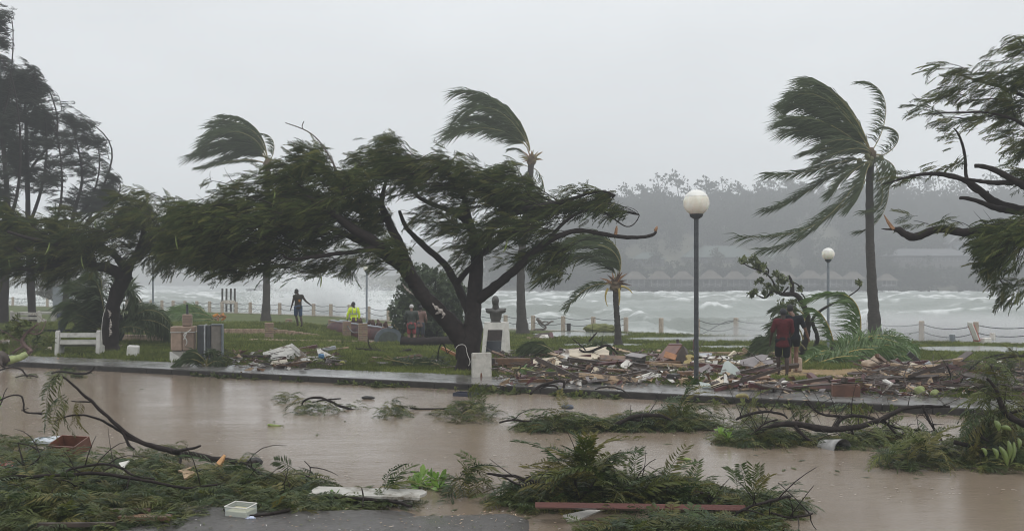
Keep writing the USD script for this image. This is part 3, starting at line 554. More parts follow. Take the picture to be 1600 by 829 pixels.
# ---- casuarinas at the far left
def needle_wisp(seed, L=.75):
    g = rng(seed); v, f, n = [], [], 0
    for i in range(16):
        o = np.array([g.uniform(0, L * .45), g.normal(0, .05), g.normal(0, .05)]); e = o + np.array([g.uniform(.45, 1) * L * .6, g.normal(0, .06), g.normal(-.05, .07)]); m = (o + e) / 2 + [0, 0, .03]; w = unit(g.normal(0, 1, 3)) * .013
        v.append(np.array([o - w, o + w, m + w, m - w, e])); f.append(np.array([[0, 1, 2], [0, 2, 3], [3, 2, 4]]) + n); n += 5
    return np.vstack(v), np.vstack(f)
WISPS = [needle_wisp(k) for k in range(5)]
def casuarina(label, Y0, trunk, limbs, seed, nw, blobs=()):
    g = rng(seed); t = thing('casuarina_tree', label, 'tree', W(trunk[0][0], trunk[0][1], Y0)); N = []
    p, r = limb3(Y0, trunk, 24); p = np.vstack([p[:1] - [0, 0, .5], p]); r = np.r_[r[0] * 1.3, r] * .72; obj('trunk', wood_mesh(p, r, 10, seed), bark, t, smooth=True); N.append(p[8:])
    for i, l in enumerate(limbs):
        p, r = limb3(Y0, l, 16); obj('branch', wood_mesh(p, r * .75, 6, seed + i), bark, t, smooth=True); N.append(p[2:])
    N = np.vstack(N); n1 = nw; A = N[g.integers(0, len(N), nw * 3)] + g.normal(0, .12, (nw * 3, 3)); A = A[meshkit.fbm(A * [1.5, .8, 1.5], 2, seed) > .49][:int(nw * .8)]; n1 = len(A); B = A + unit(np.array([-1, 0, .25]) + g.normal(0, .45, (n1, 3))) * g.uniform(.35, 1.3, n1)[:, None]
    mesh, cv = twig_batch(A, B, np.full(n1, .02), np.full(n1, .006), g.uniform(0, .2, n1), g); obj('twigs', mesh, bark, t, kind='stuff')
    ci = np.repeat(np.arange(n1), 6); k = g.integers(1, 5, len(ci)); pos = cv[ci, k] + g.normal(0, .10, (len(ci), 3)); d = unit(np.array([-.9, 0, -.05]) + .35 * unit(B - A)[ci] + g.normal(0, .25, (len(ci), 3)))
    scatter(t, 'crown', WISPS, pos, frames(d, g.uniform(0, 6.28, len(ci))), g.uniform(.7, 1.25, len(ci)), leaf_dark, seed)
    return t
casuarina('tall dark casuarina at the far left edge, its top bent over', 52, [(6, 520, 0, 10), (8, 430, 0, 9), (12, 330, 0, 6), (4, 220, 0, 4), (2, 190, 0, 2.6), (10, 165, 0, 1.8), (20, 40, 0, 1.0), (14, 26, 0, .6)], [[(12, 350, 0, 4), (30, 280, 0, 3), (30, 190, 0, 2), (18, 120, 0, 1)], [(10, 380, 0, 4), (-20, 300, 0, 3), (-25, 200, 0, 2), (-10, 100, 0, 1)], [(5, 280, 0, 3), (-15, 220, 0, 2), (-10, 150, 0, 1)], [(3, 200, 0, 2.4), (-4, 140, .3, 1.5), (0, 95, .3, .8)]], 41, 400)
casuarina('tall dark casuarina second from the left edge, trunk bare to the fork', 55, [(52, 515, 0, 9), (48, 440, 0, 8), (44, 340, 0, 5.5), (42, 240, 0, 4), (38, 150, 0, 2.5), (32, 108, 0, 1)], [[(44, 350, 0, 4), (68, 280, 0, 3), (72, 200, 0, 2), (60, 150, 0, 1)], [(43, 300, 0, 3), (62, 245, .5, 2.6), (88, 210, .5, 2), (84, 160, .5, 1.4), (70, 128, .5, .8)], [(42, 260, 0, 3), (20, 200, 0, 2), (15, 140, 0, 1)], [(40, 200, 0, 2.4), (58, 150, 0, 1.6), (50, 115, 0, .8)], [(46, 400, 0, 3.4), (90, 340, -1, 3), (96, 260, -1, 2), (82, 180, -1, 1)]], 42, 480)
casuarina('thinner casuarina leaning right with its tips blown back left', 58, [(100, 520, 0, 7), (104, 440, 0, 6), (108, 380, 0, 5), (116, 330, 0, 4), (128, 285, 0, 3), (124, 240, 0, 2), (118, 215, 0, 1.2)], [[(108, 400, 0, 4), (140, 340, 0, 3), (166, 280, 0, 2.2), (175, 235, 0, 1.6), (158, 205, 0, 1.2), (125, 185, 0, .8)], [(130, 330, 0, 3), (150, 290, 0, 2), (155, 240, 0, 1.4), (140, 205, 0, .8)], [(140, 345, 0, 2.6), (180, 310, 0, 2), (188, 290, 0, 1.4), (176, 275, 0, .8)], [(110, 370, 0, 2.6), (150, 330, .6, 2), (172, 322, .6, 1.4), (185, 305, .6, .8)]], 43, 230)

# ---- palms
def frond(curve, leaf_len, n=70, seed=0, wind=WIND, pull=.8, side=None, rad=.022, start=.12, w=.035, tatter=.1, both=True, sag=.22):
    """returns (stalk mesh, leaflet mesh) of a feather palm frond along the curve"""
    g = rng(seed); c = spline(curve, 24); st = tube(c, np.linspace(rad, rad * .18, 24), 5)
    tg = unit(np.gradient(c, axis=0)); v, f, k = [], [], 0
    t = np.linspace(start, .995, n)
    for s in ((-1, 1) if both else (1,)):
        for i in range(n):
            if g.random() < tatter: continue
            x = t[i] * 23; a = int(min(x, 22)); o = c[a] + (c[a + 1] - c[a]) * (x - a); T = tg[a]
            S = np.cross(T, [0, 1.0, 0.25]) if side is None else np.asarray(side, float); S = unit(S) * s
            ln = leaf_len * (.45 + .55 * math.sin(min(1, t[i] * 1.25 + .1) * 2.6)) * g.uniform(.7, 1.15)
            d = unit(T * .75 + S * .55 * (1 - pull) * 2 + wind * pull + g.normal(0, .17, 3)); d2 = unit(d + wind * pull * .5 + [0, 0, -sag * 2])
            q = unit(np.cross(d, [0.1, 1, .2]) + g.normal(0, .35, 3)) * w * g.uniform(.7, 1.15) * .5
            m = o + d * ln * .45; e = o + d * ln * .5 + d2 * ln * .5
            v.append(np.array([o - q * .5, o + q * .5, m + q, m - q, e])); f.append(np.array([[0, 1, 2], [0, 2, 3], [3, 2, 4]]) + k); k += 5
    return st, (np.vstack(v), np.vstack(f))
def thicken(fr, k, seed):
    g = rng(seed); out = []
    for i in range(k):
        c = np.array(fr[i], float); c2 = c + np.linspace(0, 1, len(c))[:, None] * g.normal(0, 1, 3) * [9, 9, .6]; out.append([tuple(q) for q in c2])
    return fr + out
def palm(label, Y0, trunk, fronds, seed, crown, lm=leaf_palm, leaf_len=.9, sides=12, pull=.8, nl=125, name='coconut_palm', nuts=0, stubs=0, rings=True, w=.04):
    g = rng(seed); b = W(trunk[0][0], trunk[0][1], Y0); t = thing(name, label, 'palm tree', b)
    p, r = limb3(Y0, trunk, 40); p = np.vstack([p[:1] - [0, 0, .3], p]); r = np.r_[r[0] * 1.4, r]; r[1] *= 1.25; r[2:4] *= 1.08
    if rings: r = r * (1 + .035 * np.sign(np.sin(np.arange(len(r)) * 2.2)))
    obj('trunk', wood_mesh(p, r, sides, seed, .05), palmbark, t, smooth=True)
    for i, fr in enumerate(fronds):
        kw = dict(leaf_len=leaf_len * (.85 + .3 * g.random()), n=nl, seed=seed * 50 + i, pull=pull * (.8 + .3 * g.random()), w=w, tatter=.06 + .25 * g.random()); cv = fr
        if isinstance(fr, tuple): cv, k2 = fr; kw.update(k2)
        c = np.array([W(a, bb, Y0 + d) for a, bb, d in cv]); st, lf = frond(c, **kw)
        fp = obj('frond', lf, lm, t); obj('stalk', st, stalk, fp)
    for k in range(nuts):
        c = W(crown[0] + g.uniform(-26, 24), crown[1] + g.uniform(2, 22), Y0 - .25); s = trimesh.creation.icosphere(2, .13); s.vertices *= [.85, .85, 1.1]; s.apply_translation(c); obj('coconut', s, mat('palm_coconut', (.10, .10, .035), .45, .4, 9), t, smooth=True)
    for k in range(stubs):
        an = g.uniform(-2.4, 2.4); c = W(crown[0], crown[1], Y0); d = unit(np.array([math.sin(an), g.normal(0, .5), .35 + .7 * math.cos(an)])); L = g.uniform(.35, .8)
        obj('broken_stalk', tube([c, c + d * L * .6, c + d * L + [0, 0, -.05]], [.05, .035, .006], 5), stalk if k % 3 else rawwood, t)
    fib = trimesh.creation.icosphere(2, .22); fib.vertices *= [1, 1, 1.5]; fib.vertices += (meshkit.noise(fib.vertices * 9, seed)[:, None] - .5) * .14; fib.apply_translation(W(crown[0], crown[1], Y0)); obj('crown_shaft', fib, mat('palm_fibre', (.10, .07, .04), .8, .4, 20), t)
    return t
up = dict(pull=.95)
FR = [[(1360, 235, 0), (1340, 190, .2), (1300, 140, .3), (1262, 124, .3)], [(1360, 235, 0), (1335, 195, -.3), (1290, 150, -.6), (1245, 145, -.8)], [(1360, 238, 0), (1328, 205, .5), (1280, 172, .9), (1228, 170, 1.1)], [(1360, 238, 0), (1330, 215, -.5), (1285, 190, -1), (1235, 185, -1.3)],
      [(1358, 240, 0), (1320, 222, 0), (1275, 200, -.2), (1225, 195, -.4)], [(1358, 240, 0), (1325, 205, 0), (1275, 155, .2), (1235, 160, .3)], [(1360, 238, 0), (1345, 200, .6), (1318, 160, .9), (1285, 138, 1.0)],
      ([(1362, 236, 0), (1378, 205, .2), (1384, 165, .2), (1372, 138, .2), (1345, 128, .2)], dict(both=True, n=60, leaf_len=.75)), ([(1365, 240, 0), (1388, 238, -.4), (1404, 216, -.7), (1396, 202, -.9), (1378, 200, -1)], dict(leaf_len=.6, n=50)),
      ([(1360, 245, 0), (1325, 232, -.4), (1290, 232, -.8), (1258, 240, -1)], dict(leaf_len=.9)), ([(1358, 250, 0), (1318, 252, -.3), (1270, 266, -.6), (1200, 272, -.8)], dict(leaf_len=.85, pull=.6)), ([(1358, 252, 0), (1310, 268, .3), (1260, 300, .5), (1198, 328, .6)], dict(leaf_len=1.0, pull=.7)), ([(1362, 245, 0), (1345, 232, -.8), (1315, 236, -1.2), (1282, 250, -1.4)], dict(leaf_len=1.0)), ([(1362, 250, 0), (1340, 262, -.6), (1318, 280, -.9), (1300, 306, -1)], dict(leaf_len=.9)), ([(1362, 240, 0), (1340, 222, -1), (1312, 218, -1.4), (1285, 228, -1.6)], dict(leaf_len=1.0)), ([(1364, 250, 0), (1352, 275, -.8), (1345, 300, -1), (1325, 330, -1.1)], dict(leaf_len=.8)), ([(1366, 244, 0), (1385, 250, -.5), (1398, 262, -.7), (1396, 285, -.8)], dict(leaf_len=.8, n=60)),
      ([(1358, 254, 0), (1335, 290, -.4), (1290, 340, -.8), (1235, 365, -1), (1160, 370, -1.2)], dict(leaf_len=1.1, pull=.7, n=100)), ([(1360, 254, 0), (1340, 300, .4), (1300, 335, .6), (1245, 375, .8), (1190, 390, .9)], dict(leaf_len=.95, pull=.65)),
      ([(1366, 250, 0), (1384, 270, .2), (1388, 305, .3), (1372, 345, .3), (1340, 362, .3)], dict(leaf_len=.7, n=60)), ([(1366, 252, 0), (1378, 290, -.3), (1376, 320, -.4), (1350, 330, -.5)], dict(leaf_len=.7, n=55)), [(1362, 240, 0), (1350, 225, 1), (1310, 205, 1.6), (1260, 210, 1.9)]]
FR = thicken(FR, 7, 91)
palm('tall coconut palm at right, its fronds and green nuts blown left', 42, [(1367, 533, 0, 11), (1365, 480, 0, 8.6), (1361, 420, 0, 7.2), (1359, 350, 0, 6.2), (1359, 290, 0, 5.8), (1361, 245, 0, 5.5)], FR, 5, (1361, 242), nuts=11, leaf_len=1.25, w=.038, stubs=5)
FR = [[(828, 232, 0), (815, 195, .2), (785, 162, .3), (735, 154, .3)], [(828, 234, 0), (808, 200, -.3), (770, 170, -.5), (730, 185, -.7)], [(828, 236, 0), (800, 205, .3), (760, 185, .6), (712, 205, .8)], [(828, 236, 0), (800, 212, -.3), (755, 200, -.6), (706, 215, -.8)], [(828, 235, 0), (812, 195, .5), (780, 165, .9), (745, 160, 1)],
      ([(828, 262, 0), (800, 256, -.3), (775, 262, -.4), (760, 268, -.4)], dict(leaf_len=.6, n=45)), ([(830, 255, 0), (815, 235, .2), (805, 232, .2), (796, 234, .2)], dict(leaf_len=.4, n=25)), ([(832, 262, 0), (845, 275, 0), (850, 300, 0), (840, 325, 0)], dict(leaf_len=.5, n=35)), ([(830, 260, 0), (822, 280, -.2), (812, 300, -.3), (800, 315, -.3)], dict(leaf_len=.5, n=35))]
FR = thicken(FR, 5, 92)
palm('wind-stripped coconut palm rising behind the big flame tree', 52, [(817, 519, 0, 9.5), (814, 470, 0, 7), (815, 400, 0, 5.8), (822, 330, 0, 5), (830, 255, 0, 4.8)], FR, 6, (831, 250), leaf_len=1.3, w=.042, stubs=16)
FR = [[(418, 250, 0), (405, 215, .2), (380, 195, .3), (340, 189, .3)], [(418, 252, 0), (395, 220, -.3), (360, 205, -.5), (318, 222, -.7)], [(418, 252, 0), (395, 228, .3), (360, 220, .6), (312, 238, .8)], [(418, 254, 0), (400, 235, 0), (365, 232, 0), (320, 243, 0)], [(418, 250, 0), (400, 212, .6), (372, 200, 1), (340, 205, 1.2)], ([(420, 254, 0), (428, 225, 0), (420, 212, 0), (404, 210, 0)], dict(leaf_len=.6, n=45)), ([(418, 256, 0), (390, 250, -.4), (350, 254, -.7), (310, 262, -.8)], dict(leaf_len=.7)), ([(418, 254, 0), (398, 218, -.6), (370, 206, -.9), (335, 212, -1.2)], {})]
FR = thicken(FR, 5, 93)
palm('slim coconut palm rising behind the gap between the two flame trees', 60, [(415, 506, 0, 9), (416, 470, 0, 6), (417, 400, 0, 5.2), (418, 320, 0, 4.6), (418, 258, 0, 4.4)], FR, 7, (418, 256), leaf_len=1.5, w=.05, stubs=4)
FR = [([(962, 440, 0), (970, 405, .1), (955, 378, .2), (915, 372, .2), (870, 400, .2)], dict(leaf_len=1.35, n=150, side=(0, 1, 0))), ([(960, 440, 0), (968, 410, -.3), (948, 386, -.5), (905, 385, -.6), (855, 420, -.6)], dict(leaf_len=1.25, n=140)), ([(960, 442, 0), (955, 415, .4), (925, 400, .7), (885, 410, .8), (845, 440, .8)], dict(leaf_len=1.1, n=130)),
      ([(958, 446, 0), (935, 444, -.2), (910, 455, -.3), (885, 482, -.3)], dict(leaf_len=.6, n=60, pull=.5)), ([(960, 440, 0), (966, 402, .4), (948, 374, .6), (905, 376, .8), (865, 388, .9)], dict(leaf_len=1.2, n=140))]
sn = palm('short snapped palm with an orange splintered crown and fronds blown left', 40.5, [(966, 538, 0, 6.5), (965, 510, 0, 5), (963, 480, 0, 4.6), (962, 450, 0, 4.6)], FR, 8, (962, 446), leaf_len=1.1, stubs=0)
g = rng(80)
for k in range(22):
    an = g.uniform(-1.9, 2.2); c = W(962 + g.uniform(-3, 3), 444, 40.4); d = unit(np.array([math.sin(an), g.normal(0, .4), math.cos(an)])); L = g.uniform(.3, .75)
    obj('splinter', tube([c, c + d * L * .55, c + d * L + [0, 0, -.08]], [.055, .04, .006], 5), rawwood if k % 2 else mat('dark_palm_fibre', (.07, .035, .02), .8, .4, 20), sn)
for q in ([(950, 450), (946, 462), (949, 478)], [(967, 450), (968, 465), (967, 477)], [(970, 447), (980, 450), (988, 458)]): obj('hanging_stalk', tube(spline([W(a, b, 40.2) for a, b in q], 8), np.linspace(.05, .015, 8), 5), stalk_y, sn)

# ---- round shrub behind the big trunk, pale tree at the far left
def leafy_bush(name, label, cat, Y0, base, blobs, n, seed, lm, size, stems, depth=1.6):
    g = rng(seed); t = thing(name, label, cat, W(*base, Y0)); C = []
    for b in blobs:
        k = int(n * b[4]); q = unit(g.normal(0, 1, (k * 3, 3))) * g.uniform(.3, 1.05, (k * 3, 1)) ** .6; y = Y0 + q[:, 1] * depth
        w = np.stack([(b[0] + q[:, 0] * b[2] - 800) / F * y, y, CAMZ - (b[1] + q[:, 2] * b[3] - HOR) / F * y], 1); C.append(w[meshkit.fbm(w * 2.2, 3, seed) > .43][:k])
    C = np.vstack(C); C = C[C[:, 2] > LZ(C[:, 0], C[:, 1])]; o = W(*base, Y0)
    j = g.integers(0, len(C), stems); mesh, cv = twig_batch(np.repeat(o[None], stems, 0) + g.normal(0, .15, (stems, 3)) * [1, 1, .1], C[j], np.full(stems, .035), np.full(stems, .008), g.uniform(-.1, .1, stems), g, 7)
    obj('trunk', mesh, bark, t, kind='stuff'); d = unit(unit(C - o) * .5 + [-.5, 0, .1] + g.normal(0, .5, C.shape))
    scatter(t, 'crown', BROAD, C, frames(d, g.uniform(0, 6.28, len(C))), g.uniform(.6, 1.25, len(C)) * size, lm, seed); return t
leafy_bush('round_shrub', 'round dark green shrub behind the trunk of the big flame tree', 'shrub', 46.5, (672, 526), [(670, 468, 52, 50, .55), (640, 490, 32, 34, .2), (705, 470, 32, 36, .2), (655, 432, 26, 20, .1), (690, 505, 40, 26, .15)], 2600, 51, leaf_bush, .62, 40)
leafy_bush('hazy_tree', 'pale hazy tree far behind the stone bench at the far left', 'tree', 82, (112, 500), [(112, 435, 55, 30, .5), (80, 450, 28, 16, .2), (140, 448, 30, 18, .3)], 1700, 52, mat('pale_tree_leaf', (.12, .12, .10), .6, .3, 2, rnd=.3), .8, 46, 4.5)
# ================================================================ BUILT THINGS
# ---- chain fence on the sea wall
beige_post = mat('beige_post', (.36, .30, .24), .6, .25, 8, .004, 50)
def on_wall(px):
    t = (px - 800) / F; y = 59.4 / (1 + .822 * t) - .15; x = t * y; return np.array([x, y, float(LZ(x, y)) + .06])
fp = [-30, -5, 20, 46, 74, 103, 133, 150, 176, 198, 219, 236, 253, 270.5, 289, 307.6, 327.5, 347, 369, 391, 414, 437, 463, 490, 517, 546, 576, 607, 641, 675, 710, 746, 790, 833, 880, 927, 978, 1033, 1090, 1150, 1214, 1282, 1358, 1440, 1525, 1618, 1720]
fence = thing('chain_fence', 'chain fence with short beige posts along the sea wall', 'chain fence', on_wall(800))
LOCAL[0] = False; prev = None
for i, px in enumerate(fp):
    c = on_wall(px); h = .85 if px < 1100 else .92
    MB().box(c + [0, 0, h / 2 - .05], (.19, .19, h), wang + .02 * (i % 3)).build('post', beige_post, fence)
    if prev is not None and px not in (1033, 1090):
        for hh, sg in ((.74, .13), (.42, .15)):
            t = np.linspace(0, 1, 13)[:, None]; p = prev + (c - prev) * t; p[:, 2] += hh - sg * 4 * (t * (1 - t))[:, 0] * (1.6 if px in (1150, 1525) else 1)
            MB().tube(p, .018, 5).build('chain', dark_metal, fence)
    elif px == 1090:
        for hh in (.74,): MB().tube(spline([on_wall(1150) + [0, 0, hh], on_wall(1120) + [0, 0, .45], on_wall(1098) + [0, 0, .05], on_wall(1065) + [0, 0, .03]], 12), .018, 5).build('chain', dark_metal, fence)
    prev = c
# ---- raised lawn terrace with its soldier-course brick edging and low beige kerb
brick_m = [mat(f'edging_brick_{k}', c, .6, .2, 9, .004, 50) for k, c in enumerate([(.30, .21, .15), (.35, .25, .18), (.26, .18, .13)])]
terr = []
tx = np.linspace(-34, -6.2, 90); te = np.linspace(0, 1, 14)
front = 46.3 - .06 * (tx + 10)
ty = front[None] + (wall_y(tx)[None] - 4.5 - front[None]) * te[:, None]; TX = np.broadcast_to(tx, ty.shape)
def terr_h(x, y):
    fr = 46.3 - .06 * (x + 10); return .20 * sm((-8.7 - x) / 2.2) * (1 - sm((y - fr) / 10 - .6)) * (y > fr) * (x < -6.2)
tz = np.where(ty > front[None] + 1e-6, terr_h(TX, ty), terr_h(TX, front[None] + .01)) + LZ(TX, ty) + .012
structure('terrace_lawn', (np.stack([TX, ty, tz], -1).reshape(-1, 3), grid(90, 14)), lawn_mat, 'low raised terrace of grass behind the brick edging', 'lawn', smooth=True)
eg = thing('brick_edging', 'low brick edging of upright bricks holding up the grass terrace', 'brick edging', (-14.5, 46, 0)); k = 0
for x in np.arange(-17.2, -8.6, .115):
    z = float(LZ(x, 46.2)) - .16 * float(sm((x + 10.6) / 2)); MB().box((x, 46.22 - .06 * (x + 10), z + .10 + .008 * math.sin(x * 37)), (.105, .13, .32), -.06).build('brick', brick_m[k % 3], eg); k += 1
def low_wall(label, px0, py0, px1, py1, h, n, m):
    a, b = G(px0, py0), G(px1, py1); d = (b - a) / n; L = np.linalg.norm(d); t = thing('low_wall', label, 'low wall', (a + b) / 2)
    for i in range(n): MB().box(a + d * (i + .5) + [0, 0, h / 2 - .04], (L - .012, .16, h + .08), math.atan2(d[1], d[0])).build('block', m[i % len(m)], t)
    MB().box((a + b) / 2 + [0, .01, h / 2 - .06], (np.linalg.norm(b - a) - .02, .13, h + .02), math.atan2(d[1], d[0])).build('mortar', concrete_d, t)
tile_m = [mat(f'buff_tile_{k}', c, .55, .18, 8, .003, 60) for k, c in enumerate([(.38, .27, .20), (.34, .24, .175), (.42, .31, .23)])]
low_wall('low buff block wall behind the left flame tree and the litter bin', 193, 533, 268, 535, .28, 5, tile_m)
low_wall('long low buff kerb wall at the foot of the brick pillars', 388, 533, 600, 536, .10, 14, tile_m)
# ---- brick pillars
brick_pat = usdkit.material(stage, '/World/Looks/buff_brickwork', {'g': ('texture_coordinate', {}), 'mp': ('mapping', dict(rotation=(math.pi / 2, 0, 0))), 'b': ('brick_texture', dict(scale=1.0, brick_width=.22, row_height=.075, mortar_size=.009, color1=(.40, .28, .19), color2=(.33, .22, .15), mortar=(.22, .17, .13))), 'n': ('noise_texture', dict(scale=6.0, detail=5.0)), 'm': ('mix', dict(mix_type='multiply', fac=.5)),
    'p': ('principled_bsdf', dict(roughness=.6)), 'bp': ('bump', dict(strength=.6, distance=.01, invert=True))}, [('g.object', 'mp.vector'), ('mp.vector', 'b.vector'), ('g.object', 'n.vector'), ('b.color', 'm.color1'), ('n.color', 'm.color2'), ('m.color', 'p.base_color'), ('b.fac', 'bp.height'), ('bp.normal', 'p.normal')], surface='p.BSDF')
pillars = []
for px, py, top, w, lab in ((419, 531, 504, .36, 'leftmost square buff brick pillar in front of the slim palm'), (450, 511, 498, .36, 'small buff brick pillar by the feet of the walking man'), (517.5, 515, 499, .36, 'buff brick pillar at the far end of the rusty pontoon'),
                            (541, 527, 502, .36, 'buff brick pillar in front of the middle of the rusty pontoon'), (566, 536, 505, .36, 'nearest buff brick pillar in front of the rusty pontoon'), (333, 507, 496, .34, 'small buff brick pillar beside the heap of orange scrap')):
    b = G(px, py); h = (py - top) / F * b[1]; t = thing('brick_pillar', lab, 'pillar', b); courses = max(6, int(h / .085)); ch = h / courses
    for k in range(courses): MB().box(b + [0, .18, ch * (k + .5)], (w - (.004 if k % 2 else 0), w, ch - .010), .25).build('brick_course', brick_pat, t)
    MB().box(b + [0, .18, h / 2 - .03], (w - .03, w - .03, h - .02), .25).build('mortar_core', concrete_d, t)
    pillars.append((b, h))
for (a, i), (c, j), sg in ((pillars[0], pillars[1], .25), (pillars[1], pillars[2], .4), (pillars[3], pillars[4], .3)):
    t = np.linspace(0, 1, 14)[:, None]; p = a + [0, .18, i * .8] + (c + [0, 0, j * .8] - a - [0, 0, i * .8]) * t; p[:, 2] -= sg * 4 * (t * (1 - t))[:, 0]
    solo('chain', tube(p, .025, 5), dark_metal, {.25: 'sagging chain between the leftmost brick pillar and the walking man\'s pillar', .4: 'long slack chain from the walking man\'s pillar to the pontoon', .3: 'chain hanging between the two nearest pillars before the pontoon'}[sg], 'chain')
# ---- round globe lamps
globe_mat = usdkit.material(stage, '/World/Looks/opal_globe', {'g': ('geometry', {}), 'n': ('noise_texture', dict(scale=6.0, detail=5.0, roughness=.7)), 'r': ('rgb_ramp', dict(ramp=[(.3, (.62, .57, .46)), (.6, (.74, .71, .63))])), 'p': ('principled_bsdf', dict(roughness=.25, subsurface_weight=.15, subsurface_scale=.05))}, [('g.position', 'n.vector'), ('n.fac', 'r.fac'), ('r.color', 'p.base_color')], surface='p.BSDF')
globe_cap = mat('globe_upper_half', (.74, .73, .69), .3, .06, 4)
pole_m = mat('wet_black_pole', (.035, .038, .042), .28, .5, 14, .002, 60)
def globe_lamp(label, b, top, dia, r0, m=pole_m, foot=True):
    t = thing('globe_lamp', label, 'street lamp', b); c = b + [0, 0, top - dia / 2]
    pr = [(r0 * 1.05, 0), (r0 * 1.05, .02), (r0, .03), (r0, top - dia - .02), (r0 * .95, top - dia + .05)]; obj('pole', lathe(pr, 14, b), m, t, smooth=30)
    if foot: obj('base_sleeve', lathe([(r0 * 1.45, 0), (r0 * 1.4, .16), (r0 * 1.05, .19)], 14, b), concrete, t, smooth=30)
    obj('collar', lathe([(r0 * 1.2, top - dia - .07), (dia * .24, top - dia - .02), (dia * .27, top - dia + .035), (dia * .2, top - dia + .06)], 18, b), dark_metal, t, smooth=40)
    an = np.linspace(-math.pi / 2 + .45, math.pi / 2, 22); obj('globe', lathe(np.stack([dia / 2 * np.cos(an) + 1e-4, top - dia / 2 + dia / 2 * np.sin(an)], 1), 32, b), globe_mat, t, smooth=True)
    an = np.linspace(.50, math.pi / 2, 10); obj('globe_cap', lathe(np.stack([(dia / 2 + .004) * np.cos(an) + 1e-4, top - dia / 2 + (dia / 2 + .004) * np.sin(an)], 1), 32, b), globe_cap, t, smooth=True)
    return t
b = G(1088, 614); globe_lamp('tall black globe street lamp standing on the pavement', b, (614 - 296.5) / F * b[1], 40.5 / F * b[1], .052)
b = G(1294, 548); globe_lamp('smaller grey globe lamp behind the arching palm frond', b, (548 - 387) / F * b[1], 19.5 / F * b[1], .05, grey_metal, False)
b = G(573, 506); t = globe_lamp('slender far lamp post behind the man in the yellow jacket, partly hidden by leaves', b, (506 - 413) / F * b[1], .42, .06, grey_metal, False)
b = G(239, 498); t = thing('lamp_post', 'thin bare grey pole behind the fallen fan palm', 'pole', b); obj('pole', tube([b, b + [0, 0, 3.6]], [.07, .05], 8), grey_metal, t, smooth=30); obj('pole_cap', trimesh.creation.icosphere(1, .07).apply_translation(b + [0, 0, 3.6]), grey_metal, t)
# ---- bust on its pedestal
b = G(775, 555); t = thing('pedestal', 'white tapering stone pedestal with two dark plaques under the bust', 'pedestal', b)
s = b[1] / F; X0, Y0 = b[0], b[1] + .1; H = (555 - 501) * s
def taper(x0, x1, x2, x3, y0, y1, z0, z1, dy):
    v = np.array([[x0, y0, z0], [x1, y0, z0], [x1, y1, z0], [x0, y1, z0], [x2, y0 + dy, z1], [x3, y0 + dy, z1], [x3, y1, z1], [x2, y1, z1]]); return v, np.array([[3, 2, 1, 0], [0, 1, 5, 4], [1, 2, 6, 5], [2, 3, 7, 6], [3, 0, 4, 7], [4, 5, 6, 7]])
zb = b[2] - .05
obj('body', taper(X0 - .50, X0 + .32, X0 - .40, X0 + .30, Y0 - .35, Y0 + .4, zb, zb + H, .12), white_paint, t); obj('side_slab', taper(X0 + .323, X0 + .50, X0 + .303, X0 + .44, Y0 - .22, Y0 + .4, zb, zb + H - .01, .10), white_paint, t)
for nm, z0, z1, m in (('upper_plaque', .58, .94, mat('dark_brown_plaque', (.035, .025, .022), .3, .4, 12, .002, 80)), ('lower_plaque', .20, .565, mat('black_polished_plaque', (.02, .024, .03), .12, .3, 10))):
    f = lambda z: Y0 - .35 + .12 * z / H - .018
    x0, x1 = X0 - .36 + .10 * z0, X0 + .12 + .08 * z1; x2, x3 = x0 + .03, x1 + .03
    v = np.array([[x0, f(z0), zb + z0], [x1, f(z0), zb + z0], [x3, f(z1), zb + z1], [x2, f(z1), zb + z1]]); v = np.vstack([v, v + [0, .03, 0]])
    obj(nm, (v, np.array([[0, 1, 2, 3], [7, 6, 5, 4], [0, 4, 5, 1], [1, 5, 6, 2], [2, 6, 7, 3], [3, 7, 4, 0]])), m, t)
cx, cy, cz = X0 - .01, Y0 + .06, zb + H
def hull_chain(joints, bones, segs=14):
    out = None; S = {k: Manifold.sphere(1.0, segs).scale([r] * 3 if np.ndim(r) == 0 else list(r)).translate(list(map(float, p))) for k, (p, r) in joints.items()}
    for bn in bones:
        h = Manifold.batch_hull([S[k] for k in bn]); out = h if out is None else out + h
    return out
def smoothed(m, edge=.03, it=8, bumps=0, seed=0):
    m = m.refine_to_length(edge); q = m.to_mesh(); tm = trimesh.Trimesh(q.vert_properties[:, :3], q.tri_verts); trimesh.smoothing.filter_taubin(tm, iterations=it)
    if bumps: tm.vertices += tm.vertex_normals * ((meshkit.fbm(tm.vertices * 14, 3, seed) - .5) * bumps)[:, None]
    return tm
J = dict(w=((0, 0, .0), (.16, .12, .03)), w2=((0, 0, .12), (.20, .13, .06)), ch=((0, .0, .33), (.23, .15, .10)), sl=((-.24, .02, .38), (.13, .12, .10)), sr=((.24, .02, .38), (.13, .12, .10)), n0=((0, .02, .46), .13), n1=((-.01, -.01, .58), .108), h=((-.015, -.01, .76), (.132, .155, .165)), j=((-.03, -.09, .655), (.085, .07, .06)), no=((-.09, -.165, .735), .026), nb=((-.06, -.14, .79), .022), br=((-.04, -.105, .80), (.07, .035, .025)), el=((.10, .0, .73), (.02, .035, .05)), er=((-.115, .01, .73), (.02, .035, .05)), ep=((-.29, .02, .445), (.10, .075, .03)), eq=((.29, .02, .445), (.10, .075, .03)), m=((-.055, -.125, .685), (.035, .02, .015)))
bm = hull_chain(J, [('w', 'w2'), ('w2', 'ch'), ('ch', 'sl', 'sr'), ('n0', 'n1'), ('n1', 'h'), ('h', 'j'), ('no', 'nb'), ('br',), ('el',), ('er',), ('ep',), ('eq',), ('m',)])
tm = smoothed(bm, .022, 5, .012, 3); tm.vertices = tm.vertices * .96 + [cx, cy, cz + .03]
